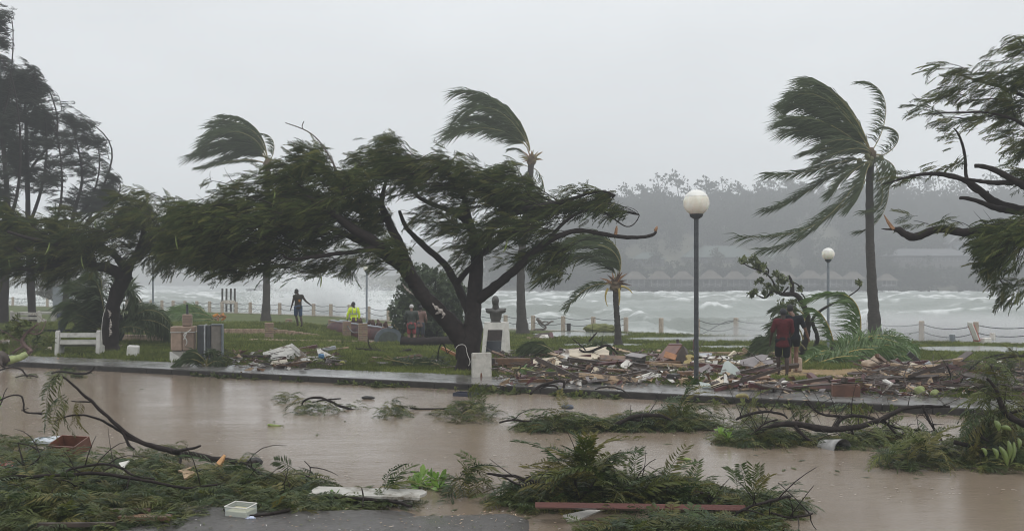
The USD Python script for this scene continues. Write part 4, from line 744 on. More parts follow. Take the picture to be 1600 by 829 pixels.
t2 = thing('bust', 'dark bronze bust of a uniformed figure on the white pedestal', 'bust', (cx, cy, cz)); obj('figure', tm, bronze, t2, smooth=True); MB().box((cx, cy, cz + .015), (.36, .30, .03)).build('plinth', bronze, t2)
# ---- concrete block leaning before the big tree
b = G(752, 590); t = thing('concrete_block', 'upright pale concrete block at the pavement edge before the big tree', 'concrete block', b); MB().box(b + [0, .12, .30], (.50, .24, .66), .12, -.10).build('block', concrete, t); obj('rust_streak', taper(b[0] - .03, b[0] + .03, b[0] - .015, b[0] + .015, b[1] - .035, b[1], b[2] + .01, b[2] + .13, .005), mat('rust', (.12, .05, .025), .8, .4, 20), t)
# ---- benches
def bench(name, label, c, rz, tip, w=1.45, m=mat('weathered_white_concrete', (.44, .43, .40), .6, .2, 5, .004, 40, stain=((.20, .18, .15), .60))):
    """concrete bench seen from behind: two slab ends, three back slats, two seat slats"""
    t = thing(name, label, 'bench', c, 0)
    def P(q): return xf(np.asarray(q, float), c, rz, tip)
    for s in (-1, 1):
        prof = Polygon([(-.06, 0), (.52, 0), (.50, .38), (.16, .42), (.07, .78), (-.02, .84), (-.10, .78)]); e = trimesh.creation.extrude_polygon(prof, .12); v = np.array(e.vertices); v = np.stack([v[:, 2] - .06 + s * w / 2, v[:, 0], v[:, 1]], 1); obj('end_slab', (P(v), e.faces), m, t)
    for z, y in ((.68, -.045), (.46, .02)): cb = chamfer_box((w - .125, .06, .15)); obj('back_slat', (P(cb[0] + [0, y + .02, z]), cb[1]), m, t)
    for y in (.16, .38): cb = chamfer_box((w - .125, .19, .06)); obj('seat_slat', (P(cb[0] + [0, y, .40 if y < .2 else .395]), cb[1]), m, t)
    return t
bench('bench', 'white concrete bench seen from behind, tilted beside the left flame tree', G(121, 556), .10, -.16, 1.28)
bench('bench', 'pale bench standing far back under the casuarinas at left', G(40, 512) + [0, 0, .05], -.2, 0, 1.6, concrete)
b = G(66, 502); t = thing('stone_table', 'pale stone table slab far back between the casuarina trunks', 'table', b); MB().box(b + [0, 0, .52], (2.5, .7, .14), .1).build('top', concrete, t)
for s in (-.7, .7): MB().box(b + [s, 0, .22], (.22, .5, .46), .1).build('support', concrete, t)
# ---- tiled litter bin with ribbon and twin grey cabinet
b = G(283, 566); t = thing('litter_bin', 'square buff tiled bin tied with a white ribbon by the pavement', 'litter bin', b); s = b[1] / F; Yb = b[1]
pink = mat('buff_bin_tile', (.30, .215, .165), .5, .18, 7, .003, 60)
MB().box(b + [-.08, .25, .15], (.50, .5, .40), .18).build('pedestal', concrete, t)
obj('pedestal_notch', taper(b[0] - .33, b[0] + .2, b[0] - .33, b[0] - .28, b[1] - .035, b[1] + .02, b[2] + .0, b[2] + .33, 0), white_paint, t)
for k, (x, w2) in enumerate(((-.17, .335), (.17, .335))):
    MB().box(b + [x * math.cos(.18), .25 + x * math.sin(.18), .64], (w2, .62, .56), .18).build('tile_panel', pink if k else tile_m[0], t)
MB().box(b + [0, .25, 1.0], (.69, .64, .15), .18).build('lid_course', tile_m[1], t); MB().box(b + [.10, .28, 1.26], (.27, .27, .36), .18).build('top_block', pink, t)
for k in range(4): MB().box(b + [.10, .28, 1.12 + .085 * k], (.274, .274, .010), .18).build('joint', mat('joint_grey', (.2, .16, .13), .8), t)
obj('rod', tube([b + [.10, .28, 1.44], b + [.09, .28, 1.74]], [.045, .03], 6), dark_metal, t)
rb = MB(); rb.box(b + [0, .25, .91], (.71, .66, .022), .18); rb.tube(spline([b + [.20, -.10, .90], b + [.27, -.13, .95], b + [.33, -.10, 1.0]], 6), .016, 4); rb.tube(spline([b + [.20, -.10, .90], b + [.13, -.14, .82], b + [.20, -.14, .70], b + [.17, -.14, .52]], 9), [.02, .02, .018, .018, .016, .016, .014, .012, .008], 4); rb.tube(spline([b + [.20, -.10, .90], b + [.16, -.15, .78], b + [.12, -.14, .70]], 6), .02, 4); rb.build('ribbon', white_paint, t)
t = thing('meter_cabinet', 'grey and black twin cabinet standing beside the tiled litter bin', 'cabinet', b + [.8, .3, 0])
MB().box(b + [.52, .30, .62], (.20, .32, .98), .1).build('black_panel', dark_metal, t); MB().box(b + [.655, .26, .64], (.05, .3, .98), .1).build('steel_strip', mat('pale_steel', (.4, .41, .42), .3, .2, 6, metal=.6), t); MB().box(b + [.76, .30, .62], (.14, .30, .97), .1).build('black_panel', dark_metal, t)
MB().box(b + [1.0, .28, .66], (.30, .28, .90), .1).build('grey_box', mat('buff_grey_box', (.25, .22, .19), .5, .2, 6), t); MB().box(b + [1.0, .28, 1.125], (.34, .32, .03), .1).build('lid', grey_metal, t); MB().box(b + [1.165, .27, .66], (.03, .30, .95), .1).build('edge', grey_metal, t); MB().box(b + [.8, .32, .07], (.5, .25, .2), .1).build('foot', concrete_d, t)
# ---- four wooden piles in the water with a cross piece
b = on_wall(357) + [0, .9, -.2]; t = thing('pile_frame', 'four tall dark wooden piles joined by a cross beam at the water', 'piles', b); s = b[1] / F
for k, px in enumerate((347, 353.5, 360.5, 366.5)): q = W(px, 497, b[1]); obj('pile', wood_mesh(np.linspace([q[0], q[1], q[2] - .6], [q[0] + .02, q[1], CAMZ - (450.5 - HOR) * s], 12), np.linspace(.085, .07, 12), 8, k), palmbark, t)
MB().box(W(357, 471.5, b[1] - .14), (.95, .08, .26)).build('cross_beam', mat('pale_worn_timber', (.42, .38, .33), .7, .3, 8), t)
# ---- rusty pontoon lying on the lawn
A = np.array([*G(506, 524)[:2], 0]); A = W(524, 497, 52.0); B = W(606, 519, 43.0); A[2], B[2] = -.10, -.05; ax = unit(B - A); sd = unit(np.cross(ax, [0, 0, 1])); upv = np.cross(sd, ax)
t = thing('pontoon', 'rusty red and grey steel pontoon washed up on the lawn', 'pontoon', (A + B) / 2 - [0, 0, .6])
prof = [(math.cos(a) * .58, math.sin(a) * .52) for a in np.linspace(math.radians(62), math.radians(118), 3)] + [(math.cos(a) * .58, math.sin(a) * .52) for a in np.linspace(math.radians(140), math.radians(262), 9)] + [(.14, -.57), (.30, -.50), (.45, -.30), (.54, -.04), (.56, .22), (.45, .39)]
prof = np.array(prof); L = np.linalg.norm(B - A); st = np.linspace(0, L, 40); V = []
for s in st:
    k = 1 - .16 * (1 - sm(s / .8)) ; V.append(A + ax * s + (sd * -prof[:, :1] + upv * prof[:, 1:]) * k)
n = len(prof); V = np.vstack(V); i, j = np.meshgrid(np.arange(39), np.arange(n), indexing='ij'); k = (j + 1) % n; q = np.stack([i * n + j, (i + 1) * n + j, (i + 1) * n + k, i * n + k], -1).reshape(-1, 4)
V = V + (meshkit.fbm(V * 2.2, 3, 8)[:, None] - .5) * .05
hullm = usdkit.material(stage, '/World/Looks/rusty_hull', {'g': ('geometry', {}), 'n': ('noise_texture', dict(scale=1.1, detail=8.0, roughness=.75)), 'n2': ('noise_texture', dict(scale=7.0, detail=6.0, roughness=.7)), 'r': ('rgb_ramp', dict(ramp=[(.38, (.018, .010, .010)), (.54, (.095, .020, .018)), (.62, (.06, .066, .064)), (.7, (.12, .13, .13))])), 'm': ('mix', dict(mix_type='multiply', fac=.5)), 'p': ('principled_bsdf', dict(roughness=.6, specular_ior_level=.15)), 'b': ('bump', dict(strength=.6, distance=.02))},
    [('g.position', 'n.vector'), ('g.position', 'n2.vector'), ('n.fac', 'r.fac'), ('r.color', 'm.color1'), ('n2.color', 'm.color2'), ('m.color', 'p.base_color'), ('n2.fac', 'b.height'), ('b.normal', 'p.normal')], surface='p.BSDF')
obj('hull', (V, q), hullm, t, smooth=40)
gp = mat('grey_blue_steel', (.075, .092, .105), .45, .35, 4, .006, 25)
def endcap(s, off, m, nm, k=1.0):
    P = A + ax * s + (sd * -prof[:, :1] + upv * prof[:, 1:]) * k; c = P.mean(0); V = np.vstack([P, P + ax * off, [c + ax * off * 1.5]]); f = [[i, (i + 1) % n, n + (i + 1) % n] for i in range(n)] + [[i, n + (i + 1) % n, n + i] for i in range(n)] + [[n + i, n + (i + 1) % n, 2 * n] for i in range(n)]
    obj(nm, (V, np.array(f)), m, t)
endcap(L, .06, gp, 'end_plate', 1.02); endcap(L + .062, .03, mat('dark_weed', (.05, .06, .05), .6, .4, 9), 'inner_plate', .72); endcap(0, -.05, gp, 'far_plate', .84)
for k in (-.22, .24):
    obj('rail', tube(np.array([A + ax * s + upv * .54 + sd * k for s in np.linspace(.1, L - .1, 12)]), .035, 6), mat('pale_steel_rail', (.30, .34, .38), .35, .25, 6), t)
g = rng(90)
for s in (.35, .44, .52, .62, .72, .80, .88, .93): 
    c = A + ax * L * s + upv * .55 + sd * g.uniform(-.18, .05); obj('cleat', wood_mesh(np.array([c, c + upv * .10 + ax * .05, c + upv * g.uniform(.16, .26) + ax * g.uniform(-.1, .1)]), np.array([.12, .09, .035]), 6, int(s * 100), .3), mat('rust_lump', (.06, .028, .02), .8, .5, 12), t)
q = W(592, 511.5, 47); q2 = W(630, 512.5, 47); solo('timber_beam', tube([q, q2], .17, 4), mat('pale_ochre_timber', (.40, .30, .14), .6, .25, 6), 'pale ochre timber beam lying beyond the pontoon', 'timber')
q = np.array([W(a, b, 40.5) for a, b in ((626, 533), (660, 534), (700, 533), (742, 536))]); solo('fallen_log', wood_mesh(spline(q, 20), np.linspace(.20, .17, 20), 9, 4), bark, 'dark fallen log on the lawn behind the feet of the two men', 'log', smooth=True)
# ---- thatched bungalows over the water
thatch = mat('wet_thatch', (.085, .075, .062), .9, .3, .8, .05, 6, stretch=(1, 1, .3)); bwall = mat('bungalow_wall', (.09, .085, .08), .8, .2, 1); bwhite = mat('bungalow_white', (.24, .24, .24), .6, .1, 1); bdark = mat('bungalow_dark', (.06, .06, .06), .7, .2, 1)
LOCAL[0] = True
bun = thing('bungalow', 'x', 'bungalow', (0, 0, 0))
def hip(w, d, z0, z1, r, name, m, par):
    v = np.array([[-w, -d, z0], [w, -d, z0], [w, d, z0], [-w, d, z0], [-r, 0, z1], [r, 0, z1], [-w, -d, z0 - .25], [w, -d, z0 - .25], [w, d, z0 - .25], [-w, d, z0 - .25]]); f = [[0, 1, 5], [0, 5, 4], [1, 2, 5], [2, 3, 4], [2, 4, 5], [3, 0, 4], [6, 7, 1], [6, 1, 0], [7, 8, 2], [7, 2, 1], [8, 9, 3], [8, 3, 2], [9, 6, 0], [9, 0, 3], [6, 8, 7], [6, 9, 8]]; return obj(name, (v, np.array(f)), m, par)
rf = hip(4.1, 3.6, 3.0, 5.9, 1.2, 'roof', thatch, bun); MB().box((0, 0, 5.95), (2.6, .35, .3)).build('ridge_cap', thatch, rf)
MB().box((.9, .4, 1.6), (4.2, 4.6, 2.9)).build('wall', bwall, bun); MB().box((0, 0, .05), (7.0, 6.4, .22)).build('deck', bdark, bun)
dr = MB().box((.4, -1.95, 1.3), (1.0, .1, 2.1)).build('door', bdark, bun); MB().box((2.1, -1.95, 1.7), (.9, .1, 1.1)).build('window', bdark, bun)
for x in (-3.2, -1.1, 1.1, 3.2): MB().box((x, -3.0, 1.5), (.16, .16, 3.0)).build('veranda_post', bwhite, bun)
for k, (x0, x1) in enumerate(((-3.2, -1.1), (-1.1, 1.1), (1.1, 3.2))):
    MB().tube([(x0, -3.02, .3), (x1, -3.02, 1.0)], .05, 4).tube([(x0, -3.0, 1.0), (x1, -3.0, .3)], .05, 4).box(((x0 + x1) / 2, -3.06, 1.05), (1.9, .1, .1)).build('railing', bwhite, bun)
for x in (-3, 0, 3):
    for y in (-2.6, 2.6): MB().tube([(x, y, -2.2), (x, y, 0)], .14, 6).build('stilt', bdark, bun)
LOCAL[0] = False
bx = [(992, 0.72, 'thatched bungalow, leftmost of the row across the bay'), (1030, 0.72, 'second thatched bungalow from the left of the row across the bay'), (1067, 0.72, 'thatched bungalow just left of the tall lamp pole'), (1110, 0.74, 'thatched bungalow just right of the tall lamp pole'), (1148, 0.72, 'thatched bungalow two places right of the tall lamp pole'), (1183, 0.71, 'thatched bungalow behind the small broken tree\'s left leaf clumps'), (1265, 0.76, 'thatched bungalow just left of the smaller globe lamp'), (1298, 0.72, 'thatched bungalow right beside the smaller globe lamp'), (1333, 0.70, 'thatched bungalow left of the right palm\'s trunk'), (1385, 0.59, 'smallest thatched bungalow standing alone right of the palm trunk'), (1226, 0.72, 'thatched bungalow behind the bent crown of the small broken tree')]
for i, (px, sc, lab) in enumerate(bx):
    c = W(px, 452, 276 - 3 * (i % 2)); c[2] = .75; 
    if i == 0:
        UsdGeom.Xformable(bun).GetOrderedXformOps()[0].Set(Gf.Vec3d(*map(float, c))); bun.SetCustomDataByKey('label', lab); UsdGeom.Xformable(bun).AddScaleOp().Set(Gf.Vec3f(sc, sc, sc)); bun.SetCustomDataByKey('group', 'thatched bungalows across the bay')
    else: dup(bun, c, .05 * math.sin(i * 3), lab, 'thatched bungalows across the bay', sc)
# ---- houses on the hillside
def house(name, label, px, py, Y, w, h, d, rh, roofm, wallm, nwin, gable=False, rz=0):
    c = W(px, py, Y); t = thing(name, label, 'house', c, rz)
    def at(q): return np.array(q, float) + c
    MB().box(at((0, d / 2, h / 2 - 1)), (w, d, h + 2)).build('wall', wallm, t)
    if gable: v = np.array([[-w / 2 - .5, -.6, h - .3], [w / 2 + .5, -.6, h - .3], [0, -.6, h + rh], [-w / 2 - .5, d + .6, h - .3], [w / 2 + .5, d + .6, h - .3], [0, d + .6, h + rh]]); f = np.array([[0, 1, 2], [3, 5, 4], [0, 2, 5], [0, 5, 3], [1, 4, 5], [1, 5, 2], [0, 3, 4], [0, 4, 1]])
    else: v = np.array([[-w / 2 - .8, -.8, h], [w / 2 + .8, -.8, h], [w / 2 + .8, d + .8, h], [-w / 2 - .8, d + .8, h], [-w / 2 + d / 2, d / 2, h + rh], [w / 2 - d / 2, d / 2, h + rh]]); f = np.array([[0, 1, 5], [0, 5, 4], [1, 2, 5], [2, 3, 4], [2, 4, 5], [3, 0, 4], [0, 2, 1], [0, 3, 2]])
    rfp = obj('roof', (at(v), f), roofm, t)
    if gable:
        for s in (-1, 1): obj('barge_board', tube([at((s * (w / 2 + .5), -.7, h - .3)), at((0, -.7, h + rh))], .22, 4), bwhite, rfp)
    for k in range(nwin):
        x = -w / 2 + (k + .5) * w / nwin; fr = MB().box(at((x, -.05, h * .55)), (w / nwin * .62, .14, h * .5)).build('window', bwhite, t); MB().box(at((x, -.13, h * .55)), (w / nwin * .5, .05, h * .42)).build('pane', bdark, fr)
    return t
grn = mat('pale_green_roof', (.06, .08, .07), .8, .15, .5); blu = mat('grey_blue_wall', (.14, .17, .19), .7, .15, .5); gry = mat('grey_roof', (.08, .083, .087), .8, .15, .5)
house('long_house', 'long house with a pale green roof halfway up the misty hillside', 1125, 417, 312, 21, 3, 9, 3.6, grn, bwall, 9); house('hill_house', 'green roofed house left of the tall lamp on the hillside', 1015, 418, 310, 9, 2.6, 6, 2.2, grn, bwall, 3)
house('hill_house', 'pale green roofed house above the small broken tree', 1203, 416, 316, 10, 2.8, 7, 2.6, grn, bwhite, 4); house('hill_house', 'small grey house high on the hillside behind the right palm\'s lower fronds', 1282, 401, 330, 8, 2.8, 6, 2.4, gry, bwall, 3)
house('gabled_house', 'grey blue house with white gable boards behind the right tree', 1507, 403, 318, 10, 4.6, 8, 4.2, gry, blu, 3, True); house('long_house', 'low long grey house left of the gabled house', 1455, 412, 306, 24, 2.4, 8, 2.2, gry, bwall, 10); house('gabled_house', 'smaller white house with a porch right of the gabled house', 1545, 420, 304, 9, 4.0, 7, 2.6, gry, bwhite, 4, True); house('hill_house', 'house half hidden by the right tree\'s drooping leaves', 1590, 416, 306, 10, 3.4, 7, 2.6, gry, blu, 4)
# ---- moored boats faint in the rain at left
def boat(label, px, py, Y, L, mast):
    c = W(px, py, Y); c[2] = SEA + .3; t = thing('moored_boat', label, 'boat', c); k = np.linspace(0, 1, 9); bw = np.sin(np.clip(k * 1.35 + .25, 0, 2.9)) * L * .14; v = []
    for i in range(9):
        x = (k[i] - .5) * L; v += [[x, -bw[i], 1.0 + .3 * k[i]], [x, -bw[i] * .5, -.3], [x, bw[i] * .5, -.3], [x, bw[i], 1.0 + .3 * k[i]]]
    obj('hull', (np.array(v) + c, np.vstack([grid(4, 9)])), bwhite, t); MB().box(c + [-.08 * L, 0, 1.6], (L * .36, L * .16, 1.1)).build('cabin', bwhite, t); MB().box(c + [-.08 * L, -L * .085, 1.75], (L * .28, .04, .4)).build('window', bdark, t)
    MB().box(c + [0, 0, 1.05], (L * .86, L * .20, .12)).build('deck', bwall, t)
    if mast: obj('mast', tube([c + [0, 0, 1], c + [.1, 0, mast]], [.12, .06], 5), bwhite, t)
boat('faint white motor boat out on the bay left of the walking man', 420, 455, 270, 12, 0); boat('faint long boat on the bay right of the walking man', 505, 455, 300, 14, 5); boat('faint white boat right of the far lamp post', 590, 456, 280, 7, 0); boat('white mast and hull of a small boat right of the bust\'s palm', 843, 455, 262, 3.5, 5.5)
for k, (px, py) in enumerate(((1540, 455),)): pass
# ---- sign boards far left
b = G(98, 496); t = thing('notice_board', 'small grey notice board on posts far back at left', 'sign', b); MB().box(b + [0, 0, 1.3], (1.3, .06, 1.5)).build('board', grey_metal, t)
for s in (-.5, .5): MB().box(b + [s, .05, .5], (.07, .07, 1.0)).build('post', dark_metal, t)
# ================================================================ PEOPLE
skin = mat('dark_skin', (.034, .018, .013), .5, .25, 14, spec=.3); skin_l = mat('brown_skin', (.16, .085, .058), .45, .25, 14)
hair_m = mat('black_hair', (.010, .009, .009), .7, .3, 30)
BASE = dict(head=(0, .03, 1.635), neck=(0, -.005, 1.475), chest=(0, 0, 1.29), waist=(0, .01, 1.07), pel=(0, 0, .95), shL=(-.185, 0, 1.415), shR=(.185, 0, 1.415), elL=(-.235, -.03, 1.13), elR=(.235, -.03, 1.13), wrL=(-.25, .05, .88), wrR=(.25, .05, .88),
            hiL=(-.095, 0, .92), hiR=(.095, 0, .92), knL=(-.105, .03, .50), knR=(.105, .03, .50), anL=(-.11, -.02, .085), anR=(.11, -.02, .085), toL=(-.12, .15, .03), toR=(.12, .15, .03))
RAD = dict(neck=.057, chest=(.155, .105, .14), waist=(.135, .098, .11), pel=(.15, .112, .105), sh=.062, el=.043, wr=.030, hi=.088, kn=.055, an=.040, to=.034)
def person(label, loc, face, height, pose, shirt, shirt_m, short_m, skin_m, sleeve=.75, short_len=.8, hair=True, cap=None, bare=(), extra=None, fat=1.0, hem=0.0):
    """face: angle the figure looks to (0 = away from the camera, positive to the left)"""
    k = height / 1.765; J = {a: np.array(b, float) for a, b in BASE.items()}
    for a, b in pose.items(): J[a] = np.array(b, float)
    def sph(c, r, seg=14): return Manifold.sphere(1.0, seg).scale([float(q) for q in (np.ones(3) * r)]).translate([float(q) for q in c])
    def rad(n, add=0.0): r = RAD[n] if n in RAD else RAD[n[:2]]; return np.ones(3) * np.array(r) * (fat if n in ('chest', 'waist', 'pel') else 1) + add
    def bone(*ns, add=0.0): return Manifold.batch_hull([sph(J[n], rad(n, add)) for n in ns])
    def lerp(a, b, t): return J[a] + (J[b] - J[a]) * t
    body = bone('chest', 'waist') + bone('waist', 'pel') + bone('neck', 'chest') + bone('shL', 'shR', 'chest')
    fw = unit(np.array([J['head'][0] - J['neck'][0], max(J['head'][1] - J['neck'][1], .02), 0])); hd = J['head']; ff = pose.get('look', np.array([0, 1.0, 0])); ff = unit(np.asarray(ff, float)); rt = unit(np.cross(ff, [0, 0, 1]))
    Mh = np.stack([rt, ff, np.cross(rt, ff)], 1)
    def hp(x, y, z): return hd + Mh @ np.array([x, y, z])
    head = Manifold.batch_hull([sph(hp(0, -.012, .035), (.076, .09, .085)), sph(hp(0, .01, -.03), (.064, .075, .07)), sph(hp(0, .055, -.085), (.036, .03, .026))])
    head += Manifold.batch_hull([sph(J['neck'], .056), sph(hp(0, -.02, -.05), .055)]); head += Manifold.batch_hull([sph(hp(0, .088, .012), .010), sph(hp(0, .108, -.024), .015)])
    for s in (-1, 1): head += sph(hp(s * .078, -.005, -.005), (.012, .024, .033)); head += Manifold.batch_hull([sph(hp(s * .018, .082, .03), .012), sph(hp(s * .045, .07, .028), .010)])
    head += Manifold.batch_hull([sph(hp(-.024, .080, -.055), .010), sph(hp(.024, .080, -.055), .010)])
    body += head
    for s in 'LR':
        body += bone('sh' + s, 'el' + s) + bone('el' + s, 'wr' + s) + bone('hi' + s, 'kn' + s) + Manifold.batch_hull([sph(J['kn' + s], .054), sph(lerp('kn' + s, 'an' + s, .33) - [0, .02, 0], .058), sph(J['an' + s], .04)]) + bone('pel', 'hi' + s)
        body += Manifold.batch_hull([sph(J['an' + s] - [0, .02, .02], .036), sph(J['to' + s], (.045, .05, .026)), sph((J['an' + s] + J['to' + s]) / 2 - [0, 0, .02], .036)])
    tm = smoothed(body, .035, 6)
    hands = MB()
    for s, sg in (('L', -1), ('R', 1)):
        w = J['wr' + s]; d = unit(w - J['el' + s]); fwd = unit(np.array([0, 1.0, 0]) - d * d[1]); sd = np.cross(d, fwd); P = w + d * .055
        palm_ = Manifold.batch_hull([sph(w + d * .015, .026, 10), sph(w + d * .085 + fwd * .030, .017, 10), sph(w + d * .085 - fwd * .030, .017, 10)])
        for q in range(4):
            o = w + d * .09 + fwd * (.032 - .021 * q); ln = (.074, .084, .078, .060)[q]; cu = unit(d + (-sd * sg) * .45); a = o + d * ln * .45; b = a + cu * ln * .35; c = b + unit(d + (-sd * sg) * 1.2) * ln * .3
            for u, v in ((o, a), (a, b), (b, c)): palm_ += Manifold.batch_hull([sph(u, .0095, 8), sph(v, .0085, 8)])
        th = w + d * .03 + fwd * .025
        for u, v in ((th, th + unit(d + fwd) * .045), (th + unit(d + fwd) * .045, th + unit(d + fwd) * .045 + d * .035)): palm_ += Manifold.batch_hull([sph(u, .013, 8), sph(v, .0095, 8)])
        hands.add(*meshkit.arrays(palm_)[:2])
    t = thing('person', label, 'person', loc); ca, sa = math.cos(face), math.sin(face)
    def place(v): v = np.asarray(v) * k; return np.stack([v[:, 0] * ca - v[:, 1] * sa, v[:, 0] * sa + v[:, 1] * ca, v[:, 2]], 1) + loc
    hv, hf = hands.get(); nb = len(tm.vertices)
    obj('body', (place(np.vstack([tm.vertices, hv])), np.vstack([tm.faces, hf + nb])), skin_m, t, smooth=True)
    if shirt:
        m = bone('chest', 'waist', add=.020) + bone('shL', 'shR', 'chest', add=.018) + bone('waist', 'pel', add=.022) + Manifold.batch_hull([sph(J['shL'], .07), sph(J['shR'], .07), sph(J['neck'] - [0, 0, .035], (.075, .07, .03))])
        if hem: m += Manifold.batch_hull([sph(J['pel'], rad('pel', .026)), sph(J['pel'] - [0, 0, hem], rad('pel', .032) * [1, 1, .5])])
        for s in 'LR':
            if sleeve > 0:
                e = lerp('sh' + s, 'el' + s, min(sleeve, 1)); m += Manifold.batch_hull([sph(J['sh' + s], .078), sph(e, .064 if sleeve <= 1 else .060)])
                if sleeve > 1: m += Manifold.batch_hull([sph(J['el' + s], .060), sph(lerp('el' + s, 'wr' + s, sleeve - 1), .048)])
        m = smoothed(m, .045, 4, .030, 5); obj('shirt', (place(m.vertices), m.faces), shirt_m, t, smooth=True)
    if short_m is not None:
        m = bone('pel', add=.026) + Manifold.batch_hull([sph(J['pel'], rad('pel', .024)), sph(J['hiL'], .10), sph(J['hiR'], .10)])
        for s in 'LR':
            if short_len <= 1: e = lerp('hi' + s, 'kn' + s, short_len); m += Manifold.batch_hull([sph(J['hi' + s], .104), sph(e, (.088, .09, .05))])
            else: m += Manifold.batch_hull([sph(J['hi' + s], .104), sph(J['kn' + s], .076)]) + Manifold.batch_hull([sph(J['kn' + s], .076), sph(lerp('kn' + s, 'an' + s, short_len - 1), .064)])
        m = smoothed(m, .045, 4, .022, 6); obj('shorts' if short_len < 1.3 else 'trousers', (place(m.vertices), m.faces), short_m, t, smooth=True)
    if hair:
        m = smoothed(Manifold.batch_hull([sph(hp(0, -.022, .045), (.084, .092, .088)), sph(hp(0, -.045, .0), (.078, .06, .06))]), .02, 2, .014, 9); obj('hair', (place(m.vertices), m.faces), hair_m, t, smooth=True)
    if cap is not None:
        m = Manifold.batch_hull([sph(hp(0, -.015, .045), (.090, .104, .086)), sph(hp(0, -.04, .01), (.084, .075, .05))])
        if cap[1]: m += Manifold.batch_hull([sph(hp(-.05, .08, .035), (.03, .03, .008)), sph(hp(.05, .08, .035), (.03, .03, .008)), sph(hp(0, .16, .022), (.055, .03, .008))])
        m = smoothed(m, .025, 2); obj('cap' if cap[1] else 'head_wrap', (place(m.vertices), m.faces), cap[0], t, smooth=True)
    if extra: extra(t, place, J)
    return t
red_shirt = mat('wet_dark_red_shirt', (.075, .013, .016), .7, .35, 10, .01, 25, spec=.12); navy = mat('black_navy_shirt', (.010, .012, .017), .7, .35, 10, .01, 25, spec=.12); blackc = mat('black_shorts', (.009, .010, .012), .7, .3, 12, .01, 25, spec=.12)
walkA = dict(knL=(-.10, .13, .52), anL=(-.10, .10, .09), toL=(-.11, .26, .04), knR=(.09, .02, .50), anR=(.08, -.13, .10), toR=(.085, .03, .03))
walkB = dict(knR=(.09, .12, .52), anR=(.09, .10, .09), toR=(.10, .25, .035), knL=(-.10, .0, .50), anL=(-.09, -.16, .12), toL=(-.095, -.01, .035))
b = G(1223.5, 587); person('person in a dark red T-shirt and black cap walking away over the lawn', b + [0, 0, -.0], -.10, 1.76, {**walkA, 'elL': (-.27, .03, 1.13), 'wrL': (-.30, .13, .90), 'elR': (.24, .02, 1.12), 'wrR': (.20, .20, 1.00), 'head': (.01, .06, 1.63)}, True, red_shirt, blackc, skin, .85, .98, True, (mat('black_cap', (.012, .013, .018), .6, .2, 9), True), hem=.16)
b = G(1239, 581); person('person in a black T-shirt and short black shorts walking beside the red shirt', b, -.18, 1.83, {**walkB, 'elR': (.30, .0, 1.15), 'wrR': (.39, .12, .93), 'elL': (-.24, .03, 1.12), 'wrL': (-.26, .15, .92), 'head': (-.07, .06, 1.64)}, True, navy, blackc, skin_l, .8, .55, True, hem=.08)
camo = mat('dark_patterned_vest', (.030, .026, .014), .7, .7, 16, col2=(.012, .012, .010), spec=.15); blue = mat('blue_denim_shorts', (.025, .055, .12), .7, .4, 10)
def disc(t, place, J):
    q = lathe([(.001, 0), (.055, .0), (.058, -.012)], 16); v = np.stack([q[0][:, 0] * 1.0, -.141 + q[0][:, 2] * .8, q[0][:, 1] + 1.22], 1); obj('orange_print', (place(v), q[1]), mat('orange_print', (.42, .15, .02), .6, .2, 20), t)
b = W(466, 510.5, 48.2); b[2] = b[2] + .0; person('person in a dark patterned sleeveless top and blue shorts striding left by the sea', b, .55, 1.80, {'look': (-.55, .8, -.25), 'head': (-.07, .07, 1.625), 'elL': (-.255, .02, 1.14), 'wrL': (-.30, .10, .90), 'elR': (.34, -.06, 1.19), 'wrR': (.53, -.06, 1.05), 'knL': (-.06, .15, .52), 'anL': (.02, .10, .12), 'toL': (.02, .24, .05), 'knR': (.12, .03, .50), 'anR': (.12, -.16, .14), 'toR': (.12, -.06, .035), 'hiL': (-.10, 0, .92)}, True, camo, blue, skin, .0, .92, True, hem=.07, extra=disc)
hv = usdkit.material(stage, '/World/Looks/hi_vis_yellow', {'g': ('geometry', {}), 'n': ('noise_texture', dict(scale=9.0, detail=4.0)), 'r': ('rgb_ramp', dict(ramp=[(.3, (.50, .66, .015)), (.7, (.68, .85, .03))])), 'p': ('principled_bsdf', dict(roughness=.5)), 'b': ('bump', dict(strength=.6, distance=.02))}, [('g.position', 'n.vector'), ('n.fac', 'r.fac'), ('r.color', 'p.base_color'), ('n.fac', 'b.height'), ('b.normal', 'p.normal')], surface='p.BSDF')
silver = mat('grey_reflective_tape', (.36, .38, .36), .35, .15, 9)
def stripes(t, place, J):
    an = np.linspace(0, 2 * np.pi, 24, endpoint=False)
    v = np.stack([np.cos(an) * .188, np.sin(an) * .148, 0 * an + 1.16], 1); vv = np.vstack([v, v + [0, 0, .05]]); k = np.arange(24); obj('reflective_band', (place(vv), np.stack([k, (k + 1) % 24, 24 + (k + 1) % 24, 24 + k], 1)), silver, t)
    for x in (-.095, .095): q = MB().tube(spline([(x, -.135, 1.20), (x, -.140, 1.33), (x, -.10, 1.46), (x * .9, -.03, 1.50)], 8), .018, 4); vv, f = q.get(); obj('reflective_strap', (place(vv), f), silver, t)
b = G(553, 527); b = np.array([(553 - 800) / F * 50, 50, -.36]); person('person in a fluorescent yellow jacket standing behind the pontoon', b, .35, 1.78, {'look': (-.8, .6, -.1), 'head': (-.04, .03, 1.63), 'elL': (-.30, .0, 1.14), 'wrL': (-.30, .10, .93), 'elR': (.26, -.02, 1.12)}, True, hv, mat('dark_trousers', (.02, .022, .028), .6, .3, 9), skin, 1.85, 1.8, True, hem=.10, fat=1.1, extra=stripes)
